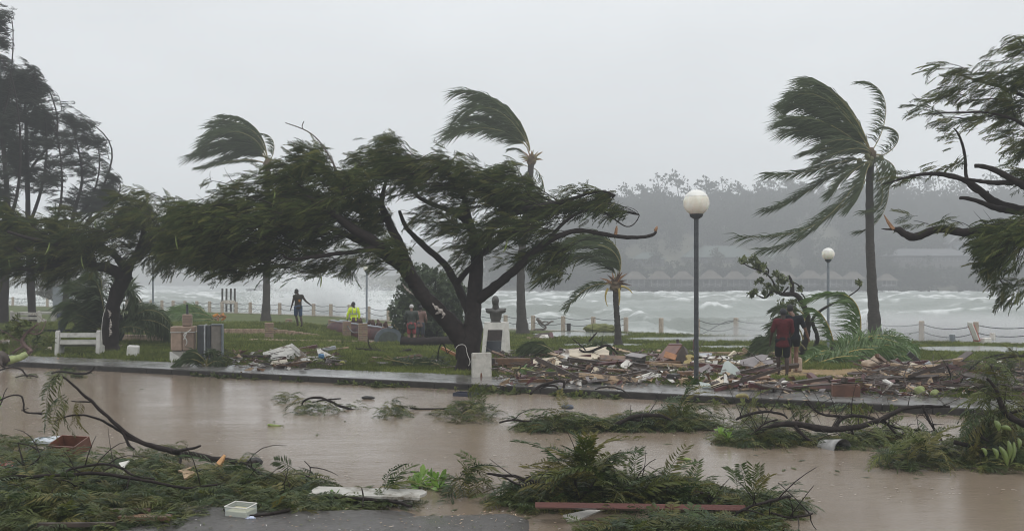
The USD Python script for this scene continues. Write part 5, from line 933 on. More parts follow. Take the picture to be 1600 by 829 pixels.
b = G(643, 541); person('person with a white head wrap, dark top and red shorts under the big tree', b, .05, 1.70, {'head': (0, .05, 1.62), 'elL': (-.25, .06, 1.15), 'wrL': (-.17, .20, 1.05), 'elR': (.25, .06, 1.15), 'wrR': (.17, .20, 1.05), 'anL': (-.15, -.02, .085), 'toL': (-.18, .13, .03), 'anR': (.14, -.05, .085)}, True, mat('dark_green_black_top', (.035, .045, .035), .6, .6, 12, col2=(.010, .012, .011)), mat('wet_red_shorts', (.20, .03, .035), .6, .3, 10), skin_l, 1.0, .85, False, (mat('white_head_wrap', (.50, .48, .48), .7, .25, 20, .006, 40), False), hem=.18)
b = G(657, 539); person('person in a brown jacket and dark shorts half behind the white head wrap', b, -.25, 1.66, {'head': (.0, .06, 1.61), 'elR': (.25, .03, 1.14), 'wrR': (.20, .17, .98)}, True, mat('wet_brown_jacket', (.15, .085, .07), .6, .3, 10, .01, 25), mat('dark_blue_shorts', (.022, .027, .04), .6, .3, 9), skin, 1.7, .95, True, hem=.12)
b = G(94, 524); person('person in dark blue bending down behind the white bench at left', b, -1.35, 1.72, {'look': (0, .75, -.65), 'pel': (0, -.02, .90), 'hiL': (-.095, 0, .87), 'hiR': (.095, 0, .87), 'waist': (0, .14, 1.0), 'chest': (0, .36, 1.06), 'neck': (0, .56, 1.05), 'head': (0, .69, 1.03), 'shL': (-.18, .48, 1.05), 'shR': (.18, .48, 1.05), 'elL': (-.20, .52, .77), 'elR': (.20, .55, .78), 'wrL': (-.10, .62, .56), 'wrR': (.10, .64, .56), 'knL': (-.11, .10, .49), 'knR': (.11, .02, .49)}, True, mat('dark_navy_top', (.012, .015, .024), .6, .3, 9), mat('dark_blue_jeans', (.013, .018, .034), .6, .3, 9), skin, .9, 1.75, True)
# ================================================================ TREES ACROSS THE BAY
def far_tree(seed, h=11.0, bare=.5, lean=-.12):
    g = rng(seed); wood = MB(); tr = spline([(0, 0, -.5), (lean * h * .3, 0, h * .4), (lean * h, .2, h * .92)], 8); wood.tube(tr, np.linspace(.24, .05, 8), 5); tips = []
    for i in range(11):
        k = g.uniform(.3, .98); o = tr[int(k * 7)]; an = g.uniform(0, 6.28); L = h * g.uniform(.18, .40) * (1.25 - k * .6); e = o + np.array([math.cos(an) * L * .8 - .10 * L, math.sin(an) * L * .8, L * g.uniform(.35, .9)]); c = spline([o, (o + e) / 2 + [0, 0, -.06 * L], e], 5); wood.tube(c, np.linspace(.10, .03, 5), 4)
        for j in range(3): e2 = c[3] + g.normal(0, 1, 3) * [.9, .9, .7] * L * .32 + [-.1, 0, .3]; wood.tube([c[3], e2], [.04, .02], 3); tips.append(e2)
        tips.append(e)
    tips = np.array(tips); n = int(420 * (1 - bare)); P = tips[g.integers(0, len(tips), n)] + g.normal(0, .5, (n, 3)) * [1.1, 1.1, .6]
    d = unit(g.normal(0, 1, (n, 3)) + [-.8, 0, 0]); s = unit(np.cross(d, g.normal(0, 1, (n, 3)))); L = g.uniform(.4, 1.1, n)[:, None]; w = L * .45
    v = np.stack([P, P + d * L * .5 + s * w, P + d * L, P + d * L * .5 - s * w], 1).reshape(-1, 3); q = np.arange(n)[:, None] * 4; f = np.vstack([q + [0, 1, 2], q + [0, 2, 3]])
    return wood.get(), (v, f)
LOCAL[0] = True; protos = []
RT = [far_tree(300 + k, (11, 9, 13, 10, 12, 8)[k], (.45, .2, .62, .1, .75, .3)[k]) for k in range(6)]
gname = 'wind-stripped trees standing along the far ridge'
for k in range(6):
    t = thing('ridge_tree', 'wind-stripped tree standing on the misty ridge across the bay', 'tree', (0, 0, 0), 0, gname); obj('trunk', RT[k][0], twig_far, t); obj('crown', RT[k][1], leaf_far, t, kind='stuff'); protos.append([t, False])
LOCAL[0] = False
g = rng(310)
for i in range(80):
    px = 800 + (130 + 760 * (i + g.uniform(0, 1)) / 80); y = g.uniform(368, 392); x = (px - 800) / F * y; k = int(g.integers(0, 6)); z = float(hill_z(np.array(x), np.array(y))) - .3; sc = g.uniform(.75, 1.45)
    if not protos[k][1]:
        xfm = UsdGeom.Xformable(protos[k][0]); xfm.GetOrderedXformOps()[0].Set(Gf.Vec3d(x, y, z)); protos[k][1] = True
    else: dup(protos[k][0], (x, y, z), g.uniform(-.5, .5), None, gname, sc)
n = 2600; yy = g.uniform(288, 400, n); U = g.uniform(-.02, .80, n) ; X = U * yy; zz = hill_z(X, yy); keep = (zz > -.2)
# clear a little ground round the houses
for (px, Y, w) in ((1125, 312, 14), (1015, 310, 7), (1203, 316, 8), (1282, 330, 7), (1507, 318, 8), (1455, 306, 14), (1545, 304, 7), (1590, 306, 7)):
    xc = (px - 800) / F * Y; keep &= ~((np.abs(X - xc) < w) & (yy > Y - 16) & (yy < Y + 9) & (g.random(n) < .88))
X, yy, zz = X[keep], yy[keep], zz[keep]; n = len(X)
def joined(a, b): m = MB(); m.add(*a); return m.get()
wood = scatter(None, 'hillside_wood', [r[0] for r in RT], np.stack([X, yy, zz - .3], 1), frames(np.stack([np.cos(U[:n] * 9), .3 * np.sin(U[:n] * 9), 0 * X], 1)), g.uniform(.35, .85, n), twig_far, 1, index=np.arange(n) % 6, label='bare trunks of the wood covering the hillside across the bay', cat='wood')
wood = scatter(None, 'hillside_foliage', [r[1] for r in RT], np.stack([X, yy, zz - .3], 1), frames(np.stack([np.cos(U[:n] * 9), .3 * np.sin(U[:n] * 9), 0 * X], 1)), np.full(n, 1.0) * .75, leaf_far, 1, index=np.array([1, 3, 5, 0])[np.arange(n) % 4], label='wet foliage of the wood covering the hillside across the bay', cat='wood')
n = 1100; yy = g.uniform(286, 306, n); X = g.uniform(.03, .80, n) * yy; zz = hill_z(X, yy)
scatter(None, 'shoreline_scrub', [BROAD[k] for k in range(4)], np.repeat(np.stack([X, yy, zz], 1), 3, 0) + g.normal(0, 1.0, (n * 3, 3)) * [1.6, 1, .7] + [0, 0, .8], frames(unit(g.normal(0, 1, (n * 3, 3)) + [-.5, 0, .4])), g.uniform(4, 9, n * 3), leaf_far, 3, label='dark scrub along the foot of the far hillside behind the bungalows', cat='scrub')
palm_far = []
# ================================================================ STORM DEBRIS
dk = mat('dark_wet_timber', (.055, .038, .03), .5, .45, 7, .004, 40, stretch=(1, 1, 1)); mar = mat('maroon_painted_timber', (.085, .03, .03), .4, .35, 6, .003, 40); brn = mat('brown_timber', (.14, .075, .04), .5, .35, 6, .004, 40, stain=((.03, .02, .015), .55)); bge = mat('beige_raw_timber', (.34, .24, .15), .6, .3, 6, .004, 40, stain=((.07, .05, .035), .52)); wht = mat('dirty_white_board', (.56, .54, .50), .5, .2, 5, .003, 40, stain=((.15, .11, .08), .53)); gpu = mat('grey_purple_sheet', (.18, .155, .155), .35, .25, 4, stain=((.07, .05, .04), .55)); crm = mat('cream_panel', (.60, .52, .40), .45, .15, 4, stain=((.30, .22, .15), .62)); org = mat('orange_brown_timber', (.30, .13, .05), .45, .3, 6, .003, 40); rdb = mat('red_brown_veneer', (.115, .045, .028), .30, .3, 5, .002, 40); blk = mat('black_debris', (.02, .018, .017), .45, .4, 8); blu_p = mat('blue_plastic', (.07, .20, .38), .35, .15, 8); gry_p = mat('grey_board', (.30, .31, .33), .45, .2, 5); pgn = mat('pale_green_sheet', (.34, .38, .36), .4, .15, 3, stain=((.2, .19, .16), .62)); yel = mat('dull_yellow_board', (.26, .20, .06), .5, .25, 6)
nut_m = mat('green_coconut', (.20, .23, .075), .45, .3, 9, .004, 30, stain=((.20, .13, .05), .6))
def board(L, w, t, g, jag=.5):
    """a plank with broken, splintered ends, along x"""
    n = 4; ex = lambda s: [(s * (L / 2 - g.uniform(0, jag) * w * 1.2), (k / n - .5) * w * s) for k in range(n + 1)]
    pl = Polygon(ex(1) + ex(-1)).buffer(0)
    if pl.geom_type != 'Polygon': pl = max(pl.geoms, key=lambda q: q.area)
    m = trimesh.creation.extrude_polygon(pl, t, engine='earcut'); v = np.array(m.vertices); v[:, 2] += (v[:, 0] ** 2) * g.uniform(-.015, .03) - t / 2; return v, np.array(m.faces)
def piece(name, label, cat, px, py, Lpx, w, t, rz=0, rx=0, ry=0, m=None, lift=0.0, up=None, seed=0, jag=.35, group=None, shape='board', ground=G, wpx=None):
    """a loose piece lying where the photograph shows it; px, py is the pixel of its middle's footprint"""
    c = ground(px, py); L = Lpx / F * c[1]; g = rng(seed + int(px * 7 + py * 13)); 
    if shape == 'board': v, f = board(L, w, t, g, jag)
    elif shape == 'box': v, f = chamfer_box((L, w, t)); v = v.copy()
    v = xf(v, c + [0, 0, lift], rz, rx, ry); low = v[:, 2].min(); v[:, 2] += max(0, c[2] + .005 - low) if lift == 0 else 0; v[:, 2] += up if up is not None else (.13 if ground is G and 780 < px < 1090 and 556 < py < 590 else .0)
    return solo(name, (v, f), m, label, cat, group)
def poly_panel(name, label, cat, pts, Y, t, m, tilt=.3, group=None, seed=0):
    """a flat torn panel whose outline is given where it stands, leaning back by "tilt" (depth per metre of height)"""
    P = np.array([W(a, b, Y) for a, b in pts]); z0 = P[:, 2].min(); P[:, 1] += (P[:, 2] - z0) * tilt
    n = len(P); nrm = unit(np.cross([1, 0, 0], [0, tilt, 1])); V = np.vstack([P, P + nrm * -t]); f2 = np.array(trimesh.creation.triangulate_polygon(Polygon([(a, -b) for a, b in pts]), engine='earcut')[1]) % n; k = np.arange(n); kk = (k + 1) % n
    f = np.vstack([f2, f2[:, ::-1] + n, np.stack([k, kk, kk + n], 1), np.stack([k, kk + n, k + n], 1)])
    return solo(name, (V, f), m, label, cat, group)
# ---- main heap between the bust and the two walkers
p = thing('boat_panel', 'cream moulded boat panel with a curved strap, in the heap right of the bust', 'boat panel', G(862, 580)); Yc = G(862, 580)[1]
def pan(pts, d0, d1): P = np.array([W(a, b, Yc + d) for a, b, d in pts]); return P
top = pan([(833, 561, .5), (868, 557, .7), (888, 575, .2), (891, 580, 0), (866, 580, -.1), (833, 577, 0)], 0, 0); bot = top + [0, .1, -.14]; n = 6; k = np.arange(6); kk = (k + 1) % 6
obj('shell', (np.vstack([top, bot]), np.vstack([[[0, 2, 1], [0, 3, 2], [0, 4, 3], [0, 5, 4]], np.stack([k, kk, kk + 6], 1), np.stack([k, kk + 6, k + 6], 1)])), crm, p)
obj('strap', tube(spline([W(845, 577, Yc - .2), W(852, 568, Yc - .1), W(861, 562, Yc), W(866, 561, Yc), W(863, 570, Yc - .1), W(868, 579, Yc - .2)], 14), .05, 6), bge, p); obj('slot', tube([W(842, 564, Yc + .3), W(843, 569, Yc + .1)], .05, 4), dk, p)
for a in [('board', 'maroon board lying behind the cream boat panel', 'board', 862, 561, 56, .30, .05, .1, .1, -.06, mar), ('timber', 'second maroon beam angled behind the cream boat panel', 'timber', 880, 556, 70, .18, .14, .22, 0, -.10, mar),
          ('timber', 'thick orange brown log beam right of the concrete block', 'timber', 798, 578, 62, .2, .2, .05, 0, 0, brn), ('sheet', 'pale sheet standing behind the cream panel\'s right end', 'sheet', 905, 568, 60, .55, .03, -.2, .5, -.02, wht), ('sheet', 'blue edged sheet beside the pale sheet in the heap', 'sheet', 918, 567, 50, .5, .03, .15, .3, 0, blu_p), ('sheet', 'long beige sheet sloping in the middle of the heap', 'sheet', 925, 570, 74, .7, .04, .22, .42, -.10, crm),
          ('board', 'wide brown board left of the grey topped box', 'board', 962, 573, 62, .4, .06, 0, .3, .04, brn), ('pipe_board', 'bright blue pole lying in front of the heap left of the lamp', 'pole', 1028, 591, 56, .09, .07, .06, 0, 0, blu_p),
          ('board', 'brown plank below the cabinet', 'board', 1035, 577, 56, .16, .1, .05, 0, 0, brn), ('board', 'second brown plank below the cabinet, sloping right', 'board', 1045, 581, 60, .14, .08, -.12, 0, .05, bge), ('timber', 'cream long timber edge behind the torn sheets right of the lamp', 'timber', 1150, 557, 132, .09, .16, -.04, 0, 0, bge), ('sheet', 'torn white sheet right of the lamp, flat on the heap', 'sheet', 1125, 566, 60, .9, .03, .1, .15, .03, wht), ('sheet', 'second torn white sheet right of the lamp, nearer the cabinet', 'sheet', 1104, 562, 40, .8, .03, -.1, .2, -.05, gry_p), ('sheet', 'third torn white sheet lying farther right of the lamp', 'sheet', 1158, 570, 56, .5, .03, .12, .1, -.10, wht),
          ('sheet', 'long purple brown roof sheet at the right end of the heap', 'sheet', 1182, 577, 60, .7, .03, .28, .28, -.22, gpu), ('board', 'pale board leaning at the right end of the heap', 'board', 1188, 583, 24, .25, .04, .7, .9, -.6, bge), ('timber', 'beige timber sticking up behind the right heap', 'timber', 1170, 562, 24, .08, .12, -.2, 0, .7, bge), ('timber', 'white timber sticking up from the torn sheets', 'timber', 1143, 562, 17, .10, .12, .3, 0, -.65, crm),
          ('sheet', 'grey purple sheet flat at the pavement edge', 'sheet', 918, 594, 62, 1.1, .03, -.1, .10, .03, gpu), ('sheet', 'second grey purple sheet right of the first at the pavement edge', 'sheet', 962, 597, 50, .6, .03, .12, .12, .05, gpu), ('board', 'short pink white block between the grey purple sheets', 'board', 929, 591, 17, .12, .14, .8, 0, -.8, crm), ('board', 'white wedge of board standing in the heap\'s middle', 'board', 978, 584, 20, .18, .03, .6, .9, -.55, wht), ('timber', 'sawn log with a pale end in front of the cabinet', 'timber', 1076, 592, 34, .20, .20, .15, 0, 0, brn), ('timber', 'dark log beside the sawn log in front of the cabinet', 'timber', 1052, 598, 20, .22, .22, .9, 0, 0, blk), ('timber', 'pale brown beam lying left of the lamp\'s foot', 'timber', 1073, 600, 28, .13, .13, .35, 0, -.1, bge), ('timber', 'brown post leaning left of the dark log', 'timber', 1044, 597, 20, .14, .14, -.6, 0, .6, brn),
          ('sheet', 'dull yellow board leaning left of the lamp pole', 'sheet', 1076, 578, 20, .5, .05, -.5, .5, .35, yel), ('board', 'orange brown strip along the grass right of the lamp', 'board', 1138, 592, 60, .10, .04, -.05, 0, 0, org), ('board', 'pinkish board below the small white blocks right of the lamp', 'board', 1103, 587, 22, .3, .05, .3, .5, -.35, gpu), ('board', 'small cream block with holes right of the lamp pole', 'block', 1096, 575, 9, .09, .26, .1, 0, 0, crm), ('board', 'white lump of plaster beside the cream block', 'block', 1106, 572, 10, .14, .14, .5, .2, .1, wht), ('board', 'grey metal lump at the far right end of the heap', 'block', 1194, 584, 12, .18, .2, .3, .1, 0, gry_p), ('board', 'dark plank leaning at the right end of the purple sheet', 'board', 1183, 587, 18, .12, .04, .7, 0, -.7, dk)]:
    piece(*a[:11], m=a[11], shape='box' if a[0] in ('timber', 'pipe_board') or 'block' in a[1] else 'board')
poly_panel('panel', 'pale green white triangular panel standing on the grass right of the lamp', 'panel', [(1125, 586), (1128, 579), (1134, 566), (1140, 563.5), (1152, 573), (1164, 587), (1162, 590), (1140, 588.5)], G(1145, 590)[1], .03, pgn, .45)
# cabinet tipped over in the heap
c = G(1046, 574); t = thing('cabinet', 'red brown wooden cabinet tipped on its side in the heap left of the lamp', 'cabinet', c); Yc = c[1]
def quad3(P, th=.03): P = np.array(P); nrm = unit(np.cross(P[1] - P[0], P[2] - P[0])); V = np.vstack([P, P + nrm * th]); return V, np.array([[0, 1, 2, 3], [7, 6, 5, 4], [0, 4, 5, 1], [1, 5, 6, 2], [2, 6, 7, 3], [3, 7, 4, 0]])
p00, p10, p11, p01 = W(1021, 568, Yc - .1), W(1051, 561, Yc - .4), W(1066, 540, Yc + .1), W(1044, 540, Yc + .45)
q10, q11 = W(1080, 572, Yc + .5), W(1072, 545, Yc + .6)
obj('front_panel', quad3([p00, p10, p11, p01]), rdb, t); obj('side_panel', quad3([p10, q10, q11, p11]), dk, t); obj('top_panel', quad3([p01 + [0, -.02, .02], p11 + [0, -.02, .02], W(1064, 537.5, Yc + .5), W(1046, 537.5, Yc + .6)]), mar, t); obj('base_panel', quad3([p00, p10, q10, q10 + (p00 - p10)]), dk, t)
solo('panel', quad3([W(1037, 558, Yc - .45), W(1055, 563, Yc - .62), W(1058, 555, Yc - .5), W(1040, 549, Yc - .3)]), org, 'square orange brown panel leaning on the tipped cabinet', 'panel')
c = G(1072, 551); t = thing('window_pane', 'dark framed glass pane standing behind the tipped cabinet', 'window'); 
glass = usdkit.material(stage, '/World/Looks/clear_pane', {'t': ('transparent_bsdf', dict(color=(.86, .9, .88))), 'g': ('glossy_bsdf', dict(roughness=.06)), 'f': ('fresnel', dict(IOR=1.5)), 'm': ('mix_closure', {})}, [('f.fac', 'm.fac'), ('t.BSDF', 'm.closure1'), ('g.BSDF', 'm.closure2')], surface='m.closure')
MB().box(c + [0, 0, .26], (.52, .012, .32), .1).build('pane', glass, t)
for s in (-1, 1): MB().box(c + [s * .30, s * .03, .26], (.09, .09, .46), .1, 0, s * .05).build('frame', dk if s < 0 else mar, t)
MB().box(c + [.02, 0, .06], (.55, .07, .07), .1).build('frame', wht, t)
c = G(993, 573); t = thing('box', 'dark box with a grey lid lying in the middle of the heap', 'box', c); MB().box(c + [0, 0, .16], (.46, .5, .32), -.5, .1, .1).build('body', blk, t); MB().box(c + [.02, 0, .335], (.50, .52, .03), -.5, .1, .1).build('lid', gpu, t)
c = G(1006, 600); t = thing('slatted_crate', 'white slatted crate end lying at the pavement left of the lamp', 'crate', c); 
for k in range(6): v, f = board(.42, .055, .025, rng(k), .5); obj('slat', (xf(v, c + [-.1 + .10 * (k % 3) , .02 * k, .10 + .05 * (k // 2)], .25 + .12 * (k % 3), .2, -.25), f), wht, t)
c = G(1117, 607); Yc = c[1]; t = thing('broken_hull', 'broken cream hull piece with a dark torn gap, right of the lamp\'s foot', 'boat hull', c)
P = [W(1093, 597, Yc + .3), W(1110, 597, Yc + .1), W(1129, 586, Yc + .1), W(1137, 598, Yc - .05), W(1131, 597, Yc - .2), W(1110, 604, Yc - .2), W(1096, 605, Yc - .1)]
obj('deck', (np.vstack([P, np.array(P) - [0, 0, .04]]), np.vstack([[[0, 6, 5], [0, 5, 1], [1, 5, 4], [1, 4, 2], [2, 4, 3]], np.array([[0, 5, 6], [0, 1, 5], [1, 4, 5], [1, 2, 4], [2, 3, 4]]) + 7])), crm, t)
obj('flank', quad3([W(1093, 597.5, Yc + .25), W(1096, 606, Yc - .1), W(1111, 606, Yc - .25), W(1110, 601, Yc - .15)]), pgn, t); obj('torn_gap', wood_mesh(spline([W(1110, 602, Yc - .1), W(1120, 600, Yc - .05), W(1130, 597, Yc), W(1133, 590, Yc + .05)], 10), np.linspace(.07, .10, 10), 7, 4, .4), dk, t); obj('broken_edge', quad3([W(1131, 598, Yc - .2), W(1137, 599, Yc - .1), W(1134, 586, Yc), W(1131, 584, Yc)]), wht, t)
solo('bottle', tube([R(877, 631, 0) + [0, 0, -.05], R(881, 631, 0) + [0, 0, -.05], R(893, 631.5, 0) + [0, 0, -.05], R(896, 631.5, 0) + [0, 0, -.05]], [.02, .05, .05, .03], 10), mat('dark_grey_bottle', (.06, .07, .09), .2, .2, 9), 'dark bottle lying among leaves below the kerb', 'bottle', smooth=40)
# ---- left heap by the pavement
c = G(438, 566); Yc = c[1]; t = thing('broken_shutter', 'white slatted shutter collapsed on the grass right of the litter bin', 'shutter', c)
for k in range(5):
    a0, a1 = W(411 + 3 * k, 553 + 1.8 * k, Yc + .9 - .25 * k), W(456 + 4.4 * k, 539.5 + 4.2 * k, Yc + 1.1 - .25 * k); m_, f = chamfer_box((np.linalg.norm(a1 - a0), .16, .04)); d = a1 - a0; obj('slat', (xf(m_, (a0 + a1) / 2, math.atan2(d[1], d[0]), .5, -math.asin(d[2] / np.linalg.norm(d))), f), wht, t)
a0, a1 = W(456, 539, Yc + 1.05), W(478, 557, Yc - .2); obj('frame_rail', tube([a0, a1], .07, 4), wht, t)
poly_panel('board', 'white tapering board at the right end of the slatted shutter', 'board', [(492, 547), (497, 546), (526, 559), (524, 560), (502, 560), (497, 556)], G(510, 562)[1], .04, wht, 1.2)
plas = mat('white_plastic_lump', (.58, .57, .54), .5, .12, 6)
for a in [('pipe', 'grey pipe lying behind the white tapering board', 'pipe', 512, 551, 26, .13, .13, .42, 0, -.22, gry_p), ('timber', 'thin stick with an orange end beyond the grey pipe', 'stick', 528, 549, 34, .06, .06, .35, 0, -.15, bge), ('timber', 'maroon beam behind the slatted shutter', 'timber', 480, 549, 32, .14, .12, .30, 0, -.18, mar), ('board', 'pale board behind the grey pipe', 'board', 502, 550, 22, .3, .04, .1, .3, 0, wht), ('board', 'grey white board under the tapering board', 'board', 487, 562, 32, .16, .05, .05, 0, 0, gry_p), ('board', 'pale curved panel in front of the slatted shutter', 'board', 475, 571, 22, .32, .05, -.5, .5, .2, wht), ('board', 'thin white board on the grass left of the bin\'s leaves', 'board', 395, 571, 18, .2, .03, .1, 0, 0, wht), ('board', 'pale pink board with a torn teal corner in the left heap', 'board', 436, 572, 30, .34, .04, .2, .3, -.12, crm), ('timber', 'dark stick across the left heap', 'timber', 412, 568, 46, .06, .06, -.1, 0, .08, mar), ('board', 'small pinkish block at the right end of the left heap', 'block', 513, 572, 8, .07, .2, .5, 0, .5, gpu), ('board', 'white strip on the grass below the maroon log', 'board', 586, 575, 28, .10, .03, .06, 0, 0, wht), ('board', 'second white strip on the grass, right of the coconut', 'board', 638, 573, 26, .09, .05, -.02, 0, 0, wht), ('board', 'small pale strip at the pavement edge right of the left heap', 'board', 543, 576, 16, .06, .03, -.05, 0, 0, crm), ('timber', 'orange brown beam leaning on the big tree\'s foot', 'timber', 706, 561, 38, .10, .10, -.25, 0, .42, org), ('board', 'white sliver beneath the orange brown beam', 'board', 712, 564, 20, .08, .03, -.2, 0, .06, wht), ('board', 'dark red board half buried in palm leaves left of the tree', 'board', 632, 563, 34, .3, .04, 0, .2, 0, mar), ('block', 'white lump of plastic beside the left flame tree', 'block', 208, 557, 17, .30, .34, .2, .05, .08, plas), ('block', 'small cream block on the grass left of the bench', 'block', 76, 549, 8, .16, .16, .2, 0, 0, crm), ('board', 'thin white board beside the white lump of plastic', 'board', 240, 555, 46, .12, .03, -.03, 0, 0, bge), ('board', 'white board lying behind the slatted shutter', 'board', 360, 541, 22, .12, .03, .0, 0, 0, wht), ('board', 'white scrap lying at the far left edge of the lawn', 'scrap', 8, 541, 16, .4, .18, .2, .2, .1, wht), ('timber', 'orange plank beside the scrap heap at the terrace', 'plank', 362, 511, 36, .16, .12, -.15, 0, .07, org)]:
    piece(*a[:11], m=a[11], shape='box' if a[0] in ('timber', 'pipe', 'block') or 'block' in a[1] else 'board')
q = W(498, 556, Yc - .3); solo('bottle', tube([q, q + [.05, 0, 0], q + [.14, .01, 0], q + [.16, .01, 0]], [.06, .075, .075, .05], 10), blu_p, 'bright blue plastic canister on the left heap', 'canister', smooth=40)
def coconut(px, py, label, r=.11, m=nut_m, ground=G):
    c = ground(px, py); s = trimesh.creation.icosphere(3, r); v = s.vertices; g = rng(int(px)); v *= [1.15, .95, .85]; v += s.vertex_normals * ((meshkit.fbm(v * 9 + px, 2, 1) - .5) * .05)[:, None]; v[:, 2] *= 1 - .18 * (v[:, 0] / r) ** 2; s.vertices = v @ rot(g.uniform(0, 6), .3, .2).T + c + [0, 0, r * .75]
    solo('coconut', s, m, label, 'coconut', smooth=True)
ynut = mat('yellow_green_coconut', (.30, .28, .05), .45, .3, 9); 
for a in ((535, 571, 'yellow green coconut at the right end of the left heap', .095, ynut), (500, 570, 'dull green coconut in the middle of the left heap', .12), (619, 573, 'brown coconut beside the white strip on the lawn', .10, brn), (1438, 618, 'green coconut beside the white bent pipe', .13), (1461, 621, 'smaller green coconut right of the one by the white pipe', .105), (1497, 609, 'green coconut lying under the right heap', .12), (1526, 603, 'green coconut higher in the right heap', .11), (1590, 615, 'largest pale green coconut at the right edge', .14), (1573, 612, 'dark green coconut left of the largest one', .12), (1258, 612, 'green coconut beside the thin planks at the pavement', .10), (1250, 606, 'green coconut farther back on the thin planks', .095)): coconut(*a)
# ---- right heap
for a in [('board', 'black beam sticking up from the right heap', 'beam', 1431, 574, 30, .20, .14, -.3, 0, .75, blk), ('board', 'maroon plank leaning left of the black beam', 'plank', 1411, 582, 28, .22, .08, -.25, 0, .80, mar), ('board', 'grey blue board standing in the right heap', 'board', 1455, 588, 28, .42, .05, .3, .7, -.42, gry_p), ('board', 'cream board leaning under the black beam', 'board', 1428, 584, 16, .3, .05, -.4, .8, .3, crm), ('board', 'pale board standing below the maroon plank', 'board', 1421, 590, 16, .18, .04, .5, .8, -.6, wht), ('sheet', 'flat pink sheet in the right heap', 'sheet', 1490, 590, 40, .5, .03, .05, .18, 0, mat('pink_sheet', (.42, .24, .18), .5, .2, 4)), ('board', 'pale greenish board at the left end of the right heap', 'board', 1391, 592, 18, .22, .05, .1, .3, 0, pgn), ('sheet', 'white flat sheet at the far left of the right heap', 'sheet', 1366, 587, 28, .4, .02, .06, .05, 0, wht), ('timber', 'long dark plank at the back left of the right heap', 'plank', 1395, 579, 50, .14, .06, .03, 0, 0, mar), ('timber', 'long brown plank lying left of the right heap on the sand', 'plank', 1362, 583, 60, .12, .05, -.08, 0, 0, brn), ('board', 'dark red strip with white top by the brown drawer', 'board', 1375, 602, 22, .1, .04, .0, 0, 0, wht), ('board', 'teal torn scrap near the right end of the right heap', 'scrap', 1527, 588, 12, .2, .03, .4, .8, -.5, mat('teal_scrap', (.12, .38, .40), .4, .15, 9)), ('board', 'white board with a dark edge under the bent pipe', 'board', 1418, 618, 36, .5, .03, .05, .05, .05, wht), ('board', 'brown plank stub beneath the bent pipe', 'board', 1385, 617, 24, .12, .06, -.3, 0, .2, brn), ('board', 'grey white block among the coconuts at right', 'block', 1513, 603, 12, .2, .18, .2, .1, 0, gry_p), ('board', 'long pale plank across the right end of the right heap', 'plank', 1580, 588, 50, .10, .04, -.15, 0, .10, bge), ('board', 'orange chip of brick among the coconuts', 'chip', 1543, 602, 10, .12, .12, .1, 0, 0, org)]:
    piece(*a[:11], m=a[11], shape='box' if a[0] == 'timber' or 'block' in a[1] or 'beam' in a[1] else 'board')
solo('boulder', (lambda s: (setattr(s, 'vertices', s.vertices * [.36, .28, .24] + s.vertex_normals * ((meshkit.fbm(s.vertices * 2.2, 4, 4) - .5) * .2)[:, None] + G(1368, 579) + [0, 0, .12]), s)[1])(trimesh.creation.icosphere(3, 1)), mat('pale_sandstone', (.42, .33, .25), .8, .3, 5, .02, 20), 'pale rounded boulder left of the right heap', 'boulder', smooth=True)
solo('stone_block', chamfer_box((.22, .22, .40))[0] @ rot(.3, -.15, .1).T + G(1245, 578) + [0, 0, .17], concrete, 'x', 'stone') if False else solo('stone_block', (chamfer_box((.22, .22, .42), .05)[0] @ rot(.3, -.15, .1).T + G(1246, 580) + [0, 0, .18], chamfer_box((.22, .22, .42), .05)[1]), mat('buff_stone', (.36, .28, .22), .8, .25, 7), 'buff stone block standing right behind the two walkers\' feet', 'stone block')
q = [W(1381, 594, 22.6), W(1390, 599, 22.5), W(1400, 606, 22.4), W(1405, 612, 22.3), W(1407, 618, 22.2)]; q2 = [W(1390, 606, 22.3), W(1396, 610, 22.3), W(1404, 614, 22.25)]
t = thing('bent_pipe', 'white bent plastic pipe sticking up by the brown drawer', 'pipe', W(1407, 619, 22.2)); obj('pipe', tube(spline(q, 14), .055, 8), white_paint, t, smooth=30); obj('offcut', tube(spline(q2 + [W(1408, 618, 22.2)], 10), .045, 8), crm, t, smooth=30); q3 = [W(1366, 604, 22.4), W(1370, 612, 22.3), W(1382, 617, 22.2), W(1392, 618, 22.2)]; obj('thin_rod', tube(spline(q3, 10), .03, 6), crm, t)
def open_box(name, label, cat, c, size, rz, m, th=.025, rx=0, ry=0, inner=None, parent=None):
    t = thing(name, label, cat, c); a, b, h = size; Mx = rot(rz, rx, ry)
    for nm, cc, s in (('floor', (0, 0, th / 2), (a - 2 * th - .002, b - 2 * th - .002, th)), ('side', (0, -b / 2 + th / 2, h / 2), (a, th, h)), ('side', (0, b / 2 - th / 2, h / 2), (a, th, h)), ('end', (-a / 2 + th / 2, 0, h / 2), (th, b - 2 * th - .002, h)), ('end', (a / 2 - th / 2, 0, h / 2), (th, b - 2 * th - .002, h))):
        v, f = chamfer_box(s, th * .15); obj(nm, ((v + cc) @ Mx.T + c, f), m, t)
    return t
open_box('drawer', 'closed faced dark brown wooden drawer standing on the pavement', 'drawer', G(1321, 618, .01), (.56, .40, .24), -.22, mat('dark_brown_drawer', (.09, .04, .025), .4, .35, 6, .003, 40))
